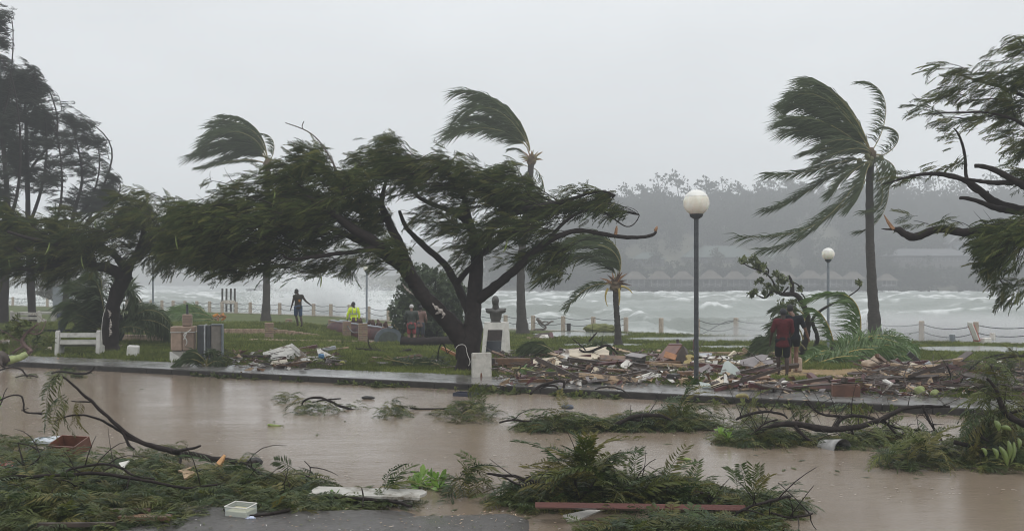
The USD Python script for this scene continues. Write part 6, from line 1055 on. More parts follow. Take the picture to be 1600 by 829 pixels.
# ---- broken white and red chair by the right fence post, other far scraps
c = on_wall(1518) + [0, -1.0, -.1]; t = thing('broken_chair', 'broken white and red chair lying by the rightmost fence post', 'chair', c); MB().box(c + [.15, 0, .18], (.34, .3, .34), .2).build('seat', white_paint, t); MB().box(c + [-.30, .1, .55], (.10, .34, .75), .2, 0, -.42).build('backrest', mat('dull_red_plastic', (.30, .07, .05), .45, .3, 8), t); MB().box(c + [-.36, .05, .62], (.05, .30, .78), .2, 0, -.42).build('back_frame', white_paint, t); MB().box(c + [.42, 0, .4], (.06, .3, .3), .2).build('arm', white_paint, t)
c = on_wall(933) + [.1, -.55, 0]; s = trimesh.creation.icosphere(3, 1); s.vertices = s.vertices * [.9, .34, .26] + s.vertex_normals * ((meshkit.fbm(s.vertices * 3, 3, 2) - .5) * .3)[:, None] + c + [0, 0, .16]; solo('tarpaulin', s, mat('yellow_green_tarpaulin', (.12, .13, .03), .6, .4, 4), 'crumpled yellow green tarpaulin against the fence posts', 'tarpaulin', smooth=True)
c = on_wall(888) + [0, -.4, 0]; solo('mooring_stub', lathe([(.001, .42), (.11, .42), (.12, .36), (.11, 0), (.001, 0)], 10, c), blk, 'short black mooring stub between fence posts left of the tarpaulin', 'bollard', smooth=40)
c = on_wall(1500) + [-.5, -.4, 0]; solo('mooring_stub', lathe([(.001, .34), (.11, .34), (.12, .30), (.11, 0), (.001, 0)], 10, c), grey_metal, 'short grey mooring stub between the two right fence posts', 'bollard', smooth=40)
q = [on_wall(842) + [0, -.1, .55], on_wall(850) + [0, -.1, .40], on_wall(862) + [0, -.1, .52]]; Yd = q[0][1]
t = thing('driftwood', 'dark driftwood branch caught in the chains right of the palm trunk', 'driftwood', on_wall(852)); 
for pp, r in (([(838, 498), (846, 504), (851, 508), (858, 504), (865, 502)], .09), ([(851, 508), (852, 513), (840, 514), (834, 515)], .06), ([(846, 504), (852, 502), (858, 504)], .05), ([(840, 500), (845, 508), (852, 512)], .05)): obj('limb', wood_mesh(spline([W(a, b, Yd) for a, b in pp], 12), np.linspace(r, r * .5, 12), 6, 2), bark2, t, smooth=True)
c = G(848, 531); Yc = c[1]; t = thing('broken_boat', 'wrecked dinghy of brown and white boards on the lawn right of the bust', 'boat', c); obj('keel_plank', tube([W(823, 529, Yc), W(850, 532, Yc - .2), W(886, 533, Yc - .2)], .10, 4), bge, t); obj('hull_side', quad3([W(830, 528, Yc + .2), W(862, 530, Yc), W(860, 519, Yc + .3), W(842, 521, Yc + .5)]), dk, t); obj('inner_board', quad3([W(842, 528, Yc - .05), W(858, 529, Yc - .15), W(856, 523, Yc + .1), W(846, 523, Yc + .1)]), wht, t); obj('transom', quad3([W(858, 530, Yc - .1), W(866, 530, Yc - .1), W(863, 519, Yc + .3), W(859, 519, Yc + .3)]), mar, t)
c = G(342, 505); t = thing('scrap_heap', 'heap of orange scrap metal beside the small brick pillar at the terrace', 'scrap', c); g = rng(77)
for k in range(12): a = c + [g.uniform(-.3, .3), g.uniform(0, .4), g.uniform(.15, .5)]; MB().box(a, (g.uniform(.12, .4), .08, g.uniform(.08, .2)), g.uniform(-1, 1), g.uniform(-.6, .6), g.uniform(-.6, .6)).build('scrap_piece', org if k % 3 else mat('orange_scrap', (.50, .20, .03), .5, .3, 9), t)
# ---- random timbers of the heaps: a thing each, alike ones share a label
kinds = [(dk, 'dark wet'), (mar, 'maroon'), (brn, 'brown'), (bge, 'pale beige'), (wht, 'dirty white'), (gpu, 'grey purple')]
def heap(px0, px1, py0, py1, n, h, seed, where, probs=(.34, .16, .2, .14, .1, .06), Lr=(.35, 1.8), low=0):
    g = rng(seed)
    for i in range(n):
        while True:
            u, v = g.uniform(-1, 1, 2)
            if abs(u) ** 2 + abs(v) ** 3 < 1: break
        px, py = (px0 + px1) / 2 + u * (px1 - px0) / 2, (py0 + py1) / 2 + v * (py1 - py0) / 2; c = G(px, py); k = int(g.choice(6, p=probs)); L = g.uniform(*Lr) * (.6 if k in (4, 5) else 1); w = g.choice([.07, .1, .14, .2, .3], p=[.25, .3, .25, .12, .08]); t = .03 if w > .15 else g.choice([.04, .07, .1])
        q, f = board(L, w, t, g, .6); z = h * max(0, 1 - u * u) * (1 - v * v * .8) * g.random() + .04; q = xf(q, c + [0, 0, z + low], g.normal(0, .55) if g.random() < .75 else g.uniform(-1.6, 1.6), g.normal(0, .25), g.normal(0, .13)); q[:, 2] += max(0, c[2] + .01 + low - q[:, 2].min())
        solo('plank', (q, f), kinds[k][0], f'{kinds[k][1]} broken plank in the heap {where}', 'plank', f'{kinds[k][1]} planks in the heap {where}')
heap(770, 1085, 552, 602, 84, .26, 1, 'between the bust and the tall lamp'); heap(1085, 1215, 560, 592, 22, .16, 2, 'right of the tall lamp'); heap(1345, 1610, 572, 622, 80, .34, 3, 'at the right edge of the lawn', (.46, .2, .18, .07, .06, .03)); heap(365, 530, 552, 580, 26, .2, 4, 'by the collapsed slatted panel', (.25, .2, .15, .15, .2, .05), (.3, 1.1)); heap(1140, 1320, 600, 615, 30, .12, 5, 'along the pavement right of the lamp', (.3, .2, .2, .2, .08, .02), (.5, 1.8)); heap(560, 735, 560, 580, 14, .1, 6, 'on the grass left of the big tree', (.3, .1, .3, .15, .15, 0), (.3, .8))
# ---- loose litter
def chip(seed):
    g = rng(seed); p = g.uniform(-.5, .5, (7, 3)) * [.9, .5, .12]; h = trimesh.convex.convex_hull(p); return np.array(h.vertices), np.array(h.faces)
chips = [chip(k) for k in range(6)]; chip_m = [mat('chip_pale', (.42, .32, .22), .7, .3, 8), mat('chip_pink', (.36, .23, .16), .7, .3, 8), mat('chip_dark', (.05, .04, .03), .6, .3, 8), mat('chip_white', (.6, .58, .55), .6, .1, 8), mat('chip_leaf', (.09, .10, .03), .6, .3, 8), mat('chip_brown', (.15, .09, .05), .6, .3, 8)]
g = rng(401)
def lawn_points(n, zones):
    out = []
    for (a, b, c, d, wt) in zones:
        for _ in range(int(n * wt)): out.append(G(g.uniform(a, b), g.uniform(c, d), .03))
    return np.array(out)
P = lawn_points(1, [(300, 760, 540, 585, 420), (760, 1230, 540, 605, 900), (1180, 1620, 545, 625, 900), (0, 300, 525, 560, 200), (360, 540, 550, 580, 260)]); n = len(P)
scatter(None, 'lawn_litter', chips, P, frames(unit(np.stack([g.normal(0, 1, n), g.normal(0, 1, n), g.normal(0, .15, n)], 1))), g.uniform(.05, .17, n) * np.where(g.random(n) < .1, 1.8, 1), chip_m, 5, label='small chips, bark and scraps strewn over the lawn', cat='litter')
P = lawn_points(1, [(775, 1085, 552, 602, 330), (1085, 1215, 560, 596, 80), (1345, 1620, 572, 624, 480), (365, 530, 552, 580, 70)]); n = len(P); P[:, 2] += g.uniform(0, .25, n)
SCR = lawn_points(1, [(775, 1085, 552, 603, 420), (1085, 1215, 560, 604, 150), (1345, 1620, 572, 622, 330), (365, 530, 550, 580, 110), (1150, 1320, 600, 614, 60)]); ns = len(SCR); SCR[:, 2] += g.uniform(.02, .22, ns)
def scrap(seed):
    h = rng(seed); k = 6; an = np.sort(h.uniform(0, 6.28, k)); r = h.uniform(.3, 1, k); v = np.stack([r * np.cos(an), r * np.sin(an) * .6, h.normal(0, .12, k)], 1); v = np.vstack([v, v + [0, 0, -.05]]); q = np.arange(k); qq = (q + 1) % k; f = [[0, i, i + 1] for i in range(1, k - 1)] + [[k, k + i + 1, k + i] for i in range(1, k - 1)]; return v, np.vstack([f, np.stack([q, q + k, qq + k], 1), np.stack([q, qq + k, qq], 1)])
scatter(None, 'heap_scraps', [scrap(k) for k in range(6)], SCR, frames(unit(np.stack([g.normal(0, 1, ns), g.normal(0, 1, ns), g.normal(0, .35, ns)], 1)), g.normal(0, .5, ns)), g.uniform(.05, .22, ns), [wht, bge, dk, gpu, brn, mar], 7, label='torn scraps of sheet and board filling the debris heaps', cat='scraps')
sticks = [tube(spline(np.array([[0, 0, 0], [.3, .03 * k, .02], [.6, -.04, .05 * (k % 2)]]), 5), [.012, .011, .01, .008, .005], 4) for k in range(4)]
scatter(None, 'heap_sticks', sticks, P, frames(unit(np.stack([g.normal(0, 1, n), g.normal(0, 1, n), g.normal(0, .25, n)], 1))), g.uniform(.4, 1.2, n), dk, 6, label='dark sticks and splinters filling the debris heaps', cat='sticks')
# ================================================================ FALLEN BRANCHES, FRONDS, FOREGROUND
def fsprig(seed, L=.5, pairs=15, pl=.17, pw=.018, sweep=1.0, droop=.35):
    """close-up compound leaf: two-part hanging pinnae"""
    g = rng(seed); v, f, n = [], [], 0
    r_ = lambda t: np.array([L * t, .06 * L * math.sin(t * 2.2 + seed), .12 * L * math.sin(t * 3) - droop * L * t * t]); a, b = tube(np.array([r_(t) for t in np.linspace(0, 1, 7)]), np.linspace(.006, .0018, 7), 4, False); v.append(a); f.append(b); n += len(a)
    for i in range(pairs):
        t = .14 + .86 * (i + .5) / pairs; o = r_(t)
        for s in (-1, 1):
            ln = pl * math.sin(min(1, .35 + t * .9) * 2.4) * g.uniform(.85, 1.15); an = sweep * g.uniform(.8, 1.15); d = np.array([math.cos(an), s * math.sin(an), g.uniform(-.25, .05)]); d2 = unit(d + [.2, 0, -.75]); w = unit(np.cross(d, [0, 0, 1.])) * pw * .5; w[2] += g.uniform(-.5, .5) * pw * .5
            p1 = o + d * ln * .4; p2 = p1 + (d + d2) / 2 * ln * .35; p3 = p2 + d2 * ln * .3
            v.append(np.array([o, p1 + w, p1 - w, p2 + w * .9, p2 - w * .9, p3])); f.append(np.array([[0, 1, 2], [2, 1, 3], [2, 3, 4], [4, 3, 5]]) + n); n += 6
    return np.vstack(v), np.vstack(f)
FS = [fsprig(60 + k, .44 + .06 * (k % 3), 13 + k % 4, .15 + .02 * (k % 2), .018, .85 + .15 * (k % 3), .2 + .12 * (k % 4)) for k in range(8)]
def zone_points(z, g, ground=R):
    """heap foliage: z = (px0, px1, py0, py1, height, count)"""
    a, b, c, d, h, n = z; u = g.uniform(-1, 1, (n * 3, 2)); u = u[(u ** 2).sum(1) < 1][:n]; px = (a + b) / 2 + u[:, 0] * (b - a) / 2; py = (c + d) / 2 + u[:, 1] * (d - c) / 2
    P = np.array([ground(x, y) for x, y in zip(px, py)]); rr = (u ** 2).sum(1); k = .45 + 1.1 * meshkit.fbm(P * [1.6, 1.6, 0] + a, 2, 5); P[:, 2] += h * (1 - rr) * k * g.random(len(P)) ** .6 + .01
    return P
def fallen_branch(label, Y0, woods, zones, seed, plumes=(), lm=None, m=bark, ground=R, size=1.0, name='fallen_branch', protos=None, cat='branch', droop=-.25, stray=0):
    g = rng(seed); w0 = woods[0][0] if woods else None
    loc = W(w0[0], w0[1], Y0) if w0 is not None else ground((zones[0][0] + zones[0][1]) / 2, zones[0][3]); t = thing(name, label, cat, loc)
    for i, wd in enumerate(woods):
        p, r = limb3(Y0, wd); p = p + (meshkit.fbm(p * 3 + i, 3, seed)[:, None] - .5) * .07 * np.clip(np.arange(len(p)) / 4, 0, 1)[:, None]; obj('branch', wood_mesh(p, r, 8 if r.max() > .03 else 5, seed + i), m, t, smooth=True)
        if stray:
            n2 = stray; j = g.integers(2, len(p), n2); B = p[j] + unit(g.normal(0, 1, (n2, 3)) + [0, 0, .2]) * g.uniform(.2, .6, n2)[:, None]; mm, _ = twig_batch(p[j], B, np.full(n2, .008), np.full(n2, .003), g.uniform(-.1, .2, n2), g); obj('twigs', mm, m, t, kind='stuff')
    P, D = [], []
    for z in zones:
        q = zone_points(z, g, ground); P.append(q); an = g.uniform(0, 6.28, len(q)); D.append(np.stack([np.cos(an), np.sin(an), g.normal(.12, .28, len(q))], 1))
    for pl in plumes:                                             # leaves springing from a point: (px, py, Y, spread, count, direction)
        o = W(pl[0], pl[1], pl[2]); q = o + g.normal(0, pl[3], (pl[4], 3)); P.append(q); D.append(np.asarray(pl[5], float) + g.normal(0, .45, (pl[4], 3)))
    if P:
        nz = sum(len(q) for q in P[:len(zones)]); SC = np.where(np.arange(sum(len(q) for q in P)) < nz, .72, 1.0); P, D = np.vstack(P), unit(np.vstack(D)); ok = P[:, 2] > WATER - .02; P, D, SC = P[ok], D[ok], SC[ok]
        scatter(t, 'foliage', protos or FS, P, frames(D, g.normal(0, .35, len(P))), g.uniform(.6, 1.15, len(P)) * size * SC, lm or ([leaf_fall, leaf_deep, leaf_olive, leaf_fall, leaf_fall, leaf_deep, leaf_fall, leaf_olive] if protos is None else leaf_fall), seed)
    return t
# bottom left heap
fallen_branch('long bare branch rearing up out of the bottom left heap with drooping leaf tips', 14.2, [[(400, 722, 0, 4.2), (335, 716, 0, 5), (274, 704, .1, 4.6), (231, 694, .1, 3.6), (191, 671, .1, 3), (144, 627, .1, 2.4), (97, 588, .1, 1.4), (82, 592, .1, .8)], [(231, 694, .1, 3), (205, 683, .1, 2.6), (155, 654, .2, 2), (126, 646, .2, 1.6), (85, 658, .2, .9)], [(209, 702, 0, 2.6), (200, 690, .05, 2.4), (192, 672, .1, 2.2)], [(144, 627, .1, 1.4), (128, 627, .15, 1.2), (112, 626, .2, .8)], [(270, 704, .1, 3), (300, 700, -.3, 2.2), (312, 697, -.4, 1.6)], [(280, 705, .1, 2.6), (278, 730, -.3, 2.2), (262, 742, -.5, 1.6), (246, 730, -.5, 1)]], [(230, 300, 700, 735, .25, 40)], 501,
              [(98, 590, 14.3, .05, 5, (-.5, -.1, -.9)), (114, 626, 14.4, .08, 7, (-.45, -.1, -.8))], droop=-1)
fallen_branch('thick tangle of flame tree branches filling the bottom left corner', 11.6, [[(0, 748, 0, 2.4), (54, 743, 0, 2.6), (144, 739, 0, 2.8), (202, 746, 0, 2.8), (252, 757, 0, 2.4), (340, 756, 0, 1.6)], [(100, 742, .2, 1.8), (119, 729, .3, 2), (173, 727, .3, 2.2), (205, 740, .2, 2), (240, 748, .1, 1.6)], [(-20, 815, -.8, 3.4), (22, 808, -.8, 3), (50, 797, -.7, 2.2), (80, 793, -.7, 1.4)], [(103, 773, -.2, 4), (118, 762, -.1, 4), (132, 748, 0, 3)], [(20, 740, .6, 1.4), (60, 712, .8, 1.2), (50, 698, .9, .9), (22, 690, 1, .6)]],
              [(-80, 230, 716, 850, .40, 1000), (100, 310, 722, 818, .30, 480), (-60, 90, 690, 760, .30, 240), (-100, 330, 770, 850, .24, 500)], 502, stray=7)
fallen_branch('leafy branch with a pale curved stem lying right of the bottom left heap', 12.2, [[(350, 757, 0, 2.6), (399, 755, 0, 3.4), (447, 768, -.2, 3.6), (475, 781, -.5, 3.2), (500, 790, -.7, 2.6)], [(375, 722, .8, 2.2), (392, 728, .7, 2), (408, 740, .4, 1.6)], [(447, 780, -.3, 1.6), (455, 766, -.2, 1.6), (482, 744, .2, 1), (475, 720, .4, .7)], [(320, 745, .4, 1.6), (350, 748, .2, 1.4), (400, 770, -.2, 1.2)]], [(300, 520, 752, 812, .22, 420), (250, 420, 740, 800, .26, 260), (440, 560, 785, 812, .12, 130)], 503, [(468, 728, 12.6, .05, 4, (-.6, 0, -.3)), (365, 740, 12.9, .15, 9, (-.3, 0, .3))], stray=5)
fallen_branch('slender bowed branch lying across the white foam board', 11.5, [[(509, 776, 0, 2.4), (540, 774, .1, 2.6), (577, 777, 0, 2.8), (615, 782, -.1, 2.6), (643, 790, -.3, 2.2)], [(567, 790, -.2, 1.4), (566, 775, 0, 1.4), (565, 762, .1, 1)]], [(480, 640, 780, 800, .07, 80), (555, 640, 768, 784, .10, 30)], 504, [(592, 772, 11.9, .06, 5, (.7, 0, .25))])
b = W(338, 738, 13.2); solo('split_stick', tube([W(335, 742, 13), W(342, 725, 13.05), W(351, 710, 13.1)], [.035, .05, .018], 5), mat('raw_orange_wood', (.50, .27, .11), .6, .3, 12), 'raw orange split stick standing up from the bottom left heap', 'stick')
for a in [('plank', 'reddish brown plank on the asphalt at the bottom left', 'plank', 225, 812, 90, .14, .04, -.03, 0, 0, brn), ('plank', 'dark red plank half under leaves left of the clear tub', 'plank', 205, 803, 66, .10, .05, .0, 0, 0, mar), ('board', 'black slat among the leaves below the drawer', 'slat', 155, 770, 38, .06, .03, .05, 0, 0, blk), ('sheet', 'white torn paper in the middle of the bottom left heap', 'paper', 190, 752, 30, .3, .02, .3, .5, -.2, wht), ('board', 'pale beige board right of the bottom left heap\'s middle', 'board', 292, 757, 26, .22, .02, .5, .3, -.2, bge), ('plank', 'long dark stick along the bottom edge at left', 'stick', 120, 824, 120, .05, .04, .04, 0, 0, dk)]:
    piece(*a[:11], m=a[11], ground=lambda x, y: R(x, y, -.02), lift=.14 if a[0] in ('sheet', 'board') else .03)
fallen_branch('broken stick with an orange end lying right of the clear tub', 10.9, [[(350, 795, 0, 1.6), (362, 806, -.1, 2.2), (400, 806, -.1, 2.2), (430, 803, 0, 2.8), (455, 794, .1, 3)]], [(300, 460, 792, 814, .08, 40)], 505); 
open_box('drawer', 'open red brown wooden drawer on its edge in the bottom left heap', 'drawer', R(111, 709) + [0, 0, .03], (.50, .34, .19), -.32, rdb, .018, .35)
t = open_box('plastic_tub', 'clear rectangular plastic tub half full of water at the bottom left', 'tub', R(377, 806, -.05) + [0, 0, .02], (.27, .19, .105), -.38, usdkit.material(stage, '/World/Looks/clear_plastic', {'t': ('transparent_bsdf', dict(color=(.85, .87, .86))), 'p': ('principled_bsdf', dict(base_color=(.62, .64, .62), roughness=.2)), 'm': ('mix_closure', dict(fac=.22))}, [('t.BSDF', 'm.closure1'), ('p.BSDF', 'm.closure2')], surface='m.closure'), .004, .10)
c = R(377, 806, -.05) + [0, 0, .02]; Mx = rot(-.38, .10); rim = MB()
for s in (-1, 1): rim.tube((np.array([[-.137, s * .097, .105], [.137, s * .097, .105]]) @ Mx.T) + c, .0055, 5).tube((np.array([[s * .137, -.097, .105], [s * .137, .097, .105]]) @ Mx.T) + c, .0055, 5)
rim.build('rim', white_paint, t); obj('water', ((chamfer_box((.258, .178, .05), .002)[0] + [0, 0, .030]) @ Mx.T + c, chamfer_box((.258, .178, .05), .002)[1]), mat('cloudy_yellow_water', (.42, .38, .22), .1, .1, 5), t)
piece('foam_board', 'long white foam board lying at the water\'s edge, bottom centre', 'board', 573, 783, 190, .36, .03, -.10, .05, .01, m=mat('dirty_foam_board', (.40, .385, .35), .6, .2, 4, .004, 30, stain=((.10, .08, .05), .55)), ground=lambda x, y: R(x, y, -.1), lift=.10); piece('board', 'blue and white board floating behind the bottom left drawer', 'board', 72, 692, 62, .40, .03, .16, .06, -.05, m=mat('blue_white_board', (.52, .56, .60), .3, .2, 3, stain=((.10, .16, .28), .55)), ground=R, lift=.05)
def crumple(name, label, cat, px, py, size, m, ground=R, seed=0):
    s = trimesh.creation.icosphere(3, 1); s.vertices = (s.vertices + s.vertex_normals * ((meshkit.fbm(s.vertices * 2.5 + seed, 3, seed) - .5) * 1.0)[:, None]) * size + ground(px, py) + [0, 0, size[2] * .7]; solo(name, s, m, label, cat, smooth=40)
crumple('plastic_bag', 'white and red plastic bag at the left edge of the heap', 'bag', 10, 752, (.14, .10, .08), mat('white_red_plastic', (.66, .64, .64), .3, .1, 3, stain=((.5, .04, .05), .52)), lambda x, y: R(x, y) + [0, 0, .12]); crumple('scrap', 'small red and pale wrapper on the asphalt edge', 'wrapper', 447, 808, (.05, .03, .012), mat('red_wrapper', (.45, .08, .06), .4, .4, 20), lambda x, y: R(x, y, -.06)); crumple('scrap', 'small pale blue wrapper below the clear tub', 'wrapper', 392, 811, (.05, .03, .02), mat('pale_blue_wrapper', (.5, .55, .7), .4, .2, 20), lambda x, y: R(x, y, -.05))
# bottom centre-right heap, with its upright plumes and the long dark red plank
fallen_branch('uprooted flame tree bough with upright feathery plumes, bottom centre', 11.6, [[(762, 739, .6, 1.8), (812, 746, .4, 3), (844, 753, .3, 4), (880, 760, .2, 4.6)], [(781, 741, .5, 1.6), (812, 757, .3, 2), (850, 764, .2, 2)], [(905, 780, 0, 2.6), (900, 740, 0, 2.2), (905, 722, 0, 1.6), (912, 705, 0, 1)], [(905, 780, 0, 2.2), (940, 740, .1, 1.6), (958, 722, .1, .9)], [(1030, 780, 0, 1.8), (1000, 760, 0, 1.4), (985, 750, 0, .9)], [(1107, 768, 0, 2.6), (1108, 780, 0, 3), (1112, 795, 0, 3)], [(960, 784, .1, 1.6), (1020, 764, .1, 2.2), (1105, 770, .1, 2)]],
              [(770, 960, 768, 800, .20, 330), (900, 1170, 768, 800, .20, 420), (860, 990, 750, 790, .36, 240)], 506, [(905, 738, 11.6, .05, 8, (-.5, 0, .8)), (912, 732, 11.6, .05, 6, (.4, 0, .9)), (895, 748, 11.6, .06, 7, (-.9, 0, .3)), (930, 752, 11.7, .08, 11, (.5, 0, .7)), (900, 764, 11.5, .12, 14, (-.5, 0, .3)), (955, 764, 11.6, .1, 12, (.5, 0, .4)), (995, 768, 11.6, .08, 9, (.35, 0, .6)), (1040, 780, 11.6, .08, 8, (.4, 0, .5)), (1082, 778, 11.6, .05, 6, (.15, 0, .9)), (1020, 780, 11.6, .12, 8, (-.2, 0, .4)), (722, 752, 12.3, .08, 12, (-.2, 0, -.15)), (745, 752, 12.3, .10, 10, (.2, 0, -.1))], stray=4)
fallen_branch('mat of torn leafy twigs spilling out of the bottom edge', 10.4, [[(1150, 800, 0, 1.8), (1190, 786, .2, 2.4), (1235, 775, .5, 2.6)], [(1205, 800, .2, 1.4), (1240, 806, .1, 2), (1270, 800, .2, 1.6)]], [(900, 1240, 820, 866, .11, 520), (1150, 1250, 784, 818, .14, 170), (1040, 1200, 822, 846, .09, 140)], 507, [(1180, 780, 11.6, .08, 8, (.2, 0, .6))], stray=6)
piece('plank', 'long dark red painted plank lying across the leaves at bottom centre', 'plank', 1000, 817, 330, .13, .055, -.03, -.35, .008, m=mat('dark_red_plank', (.10, .028, .020), .28, .35, 3, .002, 60, stretch=(.3, 2, 2)), ground=lambda x, y: R(x, y), lift=.15, jag=.15)
poly_panel('board', 'white pointed board sticking out below the dark red plank', 'board', [(880, 806), (920, 800), (945, 799), (905, 811), (888, 813)], 10.9, .02, wht, 1.5)
# middle strip in the water
fallen_branch('long low raft of leaves and twigs lying in the flood below the tall lamp', 17.6, [[(960, 668, 0, 1.6), (985, 652, 0, 3), (1010, 647, .1, 3.2), (1035, 650, .1, 2.6), (1052, 660, 0, 1.4)], [(940, 672, 0, 1.4), (975, 658, 0, 2.2), (1000, 655, .1, 2.4), (1030, 660, 0, 1.4)], [(780, 660, 0, 1.6), (800, 657, 0, 1.6), (830, 658, 0, 1.2)], [(1060, 674, 0, 1.6), (1090, 675, 0, 1.8), (1115, 672, 0, 1.4)], [(1108, 668, 0, 1.2), (1114, 676, 0, 1.4), (1118, 680, 0, 1)]], [(805, 970, 661, 676, .16, 340), (930, 1120, 660, 675, .18, 380), (1020, 1110, 650, 668, .26, 170)], 508, [(880, 658, 17.9, .06, 5, (-.3, 0, .6)), (1055, 650, 17.9, .2, 14, (.1, 0, .35))], size=1.05, stray=3)
fallen_branch('big forked bare branch with leaves lying in the flood at right', 16.2, [[(1180, 672, 0, 2), (1209, 665, 0, 3.6), (1241, 662, 0, 5), (1275, 668, 0, 5.4), (1312, 671, 0, 5.2), (1350, 663, 0, 4.4), (1381, 652, 0, 4), (1412, 638, .1, 3.2), (1444, 635, .1, 2.6), (1484, 634, .1, 2.2)], [(1306, 668, 0, 3.6), (1319, 652, .1, 3.2), (1350, 651, .1, 2.4), (1385, 662, .1, 2), (1412, 669, .1, 1.8), (1440, 672, .1, 1.2)], [(1441, 632, 0, 2.4), (1453, 660, -.1, 2.2), (1475, 697, -.3, 1.6)], [(1259, 626, .2, 1.4), (1275, 641, .2, 1.8), (1312, 651, .1, 2)], [(1150, 655, .2, 1.8), (1180, 645, .3, 2.4), (1215, 643, .3, 2), (1231, 652, .2, 1.4)], [(1241, 662, 0, 3), (1256, 678, -.1, 2.4), (1275, 690, -.2, 1.4)], [(1330, 668, 0, 2.4), (1332, 690, 0, 2), (1331, 702, 0, 1.4)], [(1380, 655, 0, 2), (1405, 680, 0, 1.6), (1425, 697, 0, 1.2)], [(1190, 690, 0, 1.4), (1185, 670, 0, 1.6), (1215, 655, 0, 1.4)]],
              [(1118, 1262, 680, 699, .16, 360), (1255, 1440, 684, 701, .12, 240), (1140, 1230, 655, 680, .12, 60), (1340, 1440, 668, 695, .08, 60)], 509, [(1335, 630, 17.6, .10, 10, (0, 0, -.5)), (1250, 636, 18.2, .10, 8, (-.1, 0, -.6)), (1155, 648, 17.4, .1, 10, (.2, 0, .7)), (1430, 665, 16.2, .08, 8, (.1, 0, -.8))], size=.95, stray=11)
fallen_branch('leafy bough with fat green pods piled up at the right edge of the flood', 14.2, [[(1542, 591, .3, 1.8), (1559, 616, .3, 3.4), (1569, 641, .2, 5), (1590, 657, .1, 5.4), (1640, 665, 0, 6)], [(1575, 645, .2, 3), (1600, 640, .1, 2.2), (1640, 620, 0, 1.6)], [(1520, 672, .2, 1.6), (1530, 680, .1, 2.4), (1545, 690, 0, 2)], [(1490, 690, .2, 3.4), (1530, 698, .1, 3.6), (1570, 706, 0, 3)]], [(1480, 1660, 690, 738, .42, 420), (1365, 1500, 708, 736, .22, 190), (1540, 1660, 660, 715, .62, 220)], 510, [(1548, 640, 14.4, .14, 34, (-.25, 0, -.9)), (1565, 655, 14.4, .12, 20, (-.1, 0, -.9)), (1548, 615, 14.6, .06, 6, (-.6, 0, .1)), (1590, 610, 14.6, .10, 10, (-.5, 0, .2)), (1400, 718, 13.9, .12, 16, (-.1, 0, .5)), (1440, 715, 13.9, .12, 14, (.3, 0, .4))], stray=3)
rp = stage.GetPrimAtPath(sorted([str(p.GetPath()) for p in stage.GetPrimAtPath('/World').GetChildren() if p.GetName().startswith('fallen_branch')])[-1])
for k, (x0, y0, x1, y1, w) in enumerate([(1561, 697, 1574, 727, .030), (1575, 688, 1577, 717, .026), (1584, 690, 1580, 722, .022), (1553, 657, 1560, 673, .028), (1561, 668, 1580, 672, .026), (1550, 700, 1558, 716, .024), (1590, 684, 1592, 700, .02), (1533, 700, 1540, 712, .02)]):
    a, b = W(x0, y0, 13.3), W(x1, y1, 13.25); c = spline([a, (a + b) / 2 + [.02, 0, .02], b], 9); v, f = tube(c, np.sin(np.linspace(.25, 2.95, 9)) * w * 1.3, 8); obj('seed_pod', (v, f), mat('fat_green_pod', (.095, .13, .028), .4, .3, 12), rp, smooth=True)
fallen_branch('small leafy branch bowed over the flood left of centre', 20.5, [[(472, 633, 0, 1.2), (478, 624, 0, 1.6), (500, 621, 0, 2), (520, 628, 0, 2.2), (540, 637, 0, 2.2), (572, 640, 0, 1.6)], [(488, 628, .2, 1), (515, 624, .2, 1.4), (533, 622, .2, 1)]], [(428, 475, 622, 632, .12, 24), (460, 535, 636, 650, .16, 46), (540, 562, 632, 640, .08, 10)], 511, [(475, 630, 20.5, .06, 4, (-.5, 0, -.3))], size=.85)
fallen_branch('two leaf tufts joined by a dark stem floating in the flood at centre', 19.6, [[(610, 648, 0, 1.4), (640, 650, 0, 1.8), (680, 653, 0, 1.6)], [(640, 637, .9, 1.4), (680, 638, .9, 1.8), (712, 636, .9, 1)], [(780, 655, 0, 1), (792, 652, 0, 1.4), (800, 656, 0, 1)]], [(590, 635, 636, 656, .24, 60), (680, 780, 640, 662, .24, 120)], 512, [(740, 636, 19.9, .12, 9, (.1, 0, .6))], size=.85)
fallen_branch('bare twig curving up from the water beside the left edge', 19.5, [[(0, 626, 0, 1), (15, 618, 0, 1.2), (35, 620, 0, 1.4), (38, 640, 0, 1.6), (45, 645, 0, 1.4), (66, 646, 0, 2.2)], [(0, 633, 0, 1), (6, 618, 0, .8), (12, 605, 0, .6)], [(34, 640, 0, .8), (40, 638, 0, .8), (46, 636, 0, .5)]], [(-10, 8, 636, 640, .2, 6)], 513, size=.5, protos=BROAD, lm=leaf_fresh)
fallen_branch('thin leafy branch lying at the kerb at far left', 27.0, [[(-5, 580, 0, 1), (30, 575, 0, 1.4), (44, 588, 0, 1.2)], [(24, 589, 0, .8), (40, 586, 0, 1), (60, 588, 0, .8)], [(80, 583, 0, 1), (110, 582, 0, 1.6), (135, 583, 0, 1.8), (147, 572, 0, 1.4)], [(75, 600, -1, 1), (90, 585, -1, .8), (97, 588, -1.5, .8)]], [(75, 140, 580, 592, .14, 60), (40, 80, 586, 592, .05, 10)], 514, size=.9)
fallen_branch('black broken stick with a pale end leaning over the kerb', 21.4, [[(829, 615, 0, 2), (842, 604, .1, 2.2), (860, 598, .1, 2.2), (878, 596, .1, 2.4), (880, 606, .1, 1.8)], [(845, 606, .1, 1.4), (868, 602, .1, 1.6), (872, 608, .1, 1)], [(930, 608, .2, 1), (950, 604, .2, 1.4), (970, 608, .2, 1.2), (984, 622, 0, .8)]], [(800, 840, 606, 616, .06, 10)], 515)
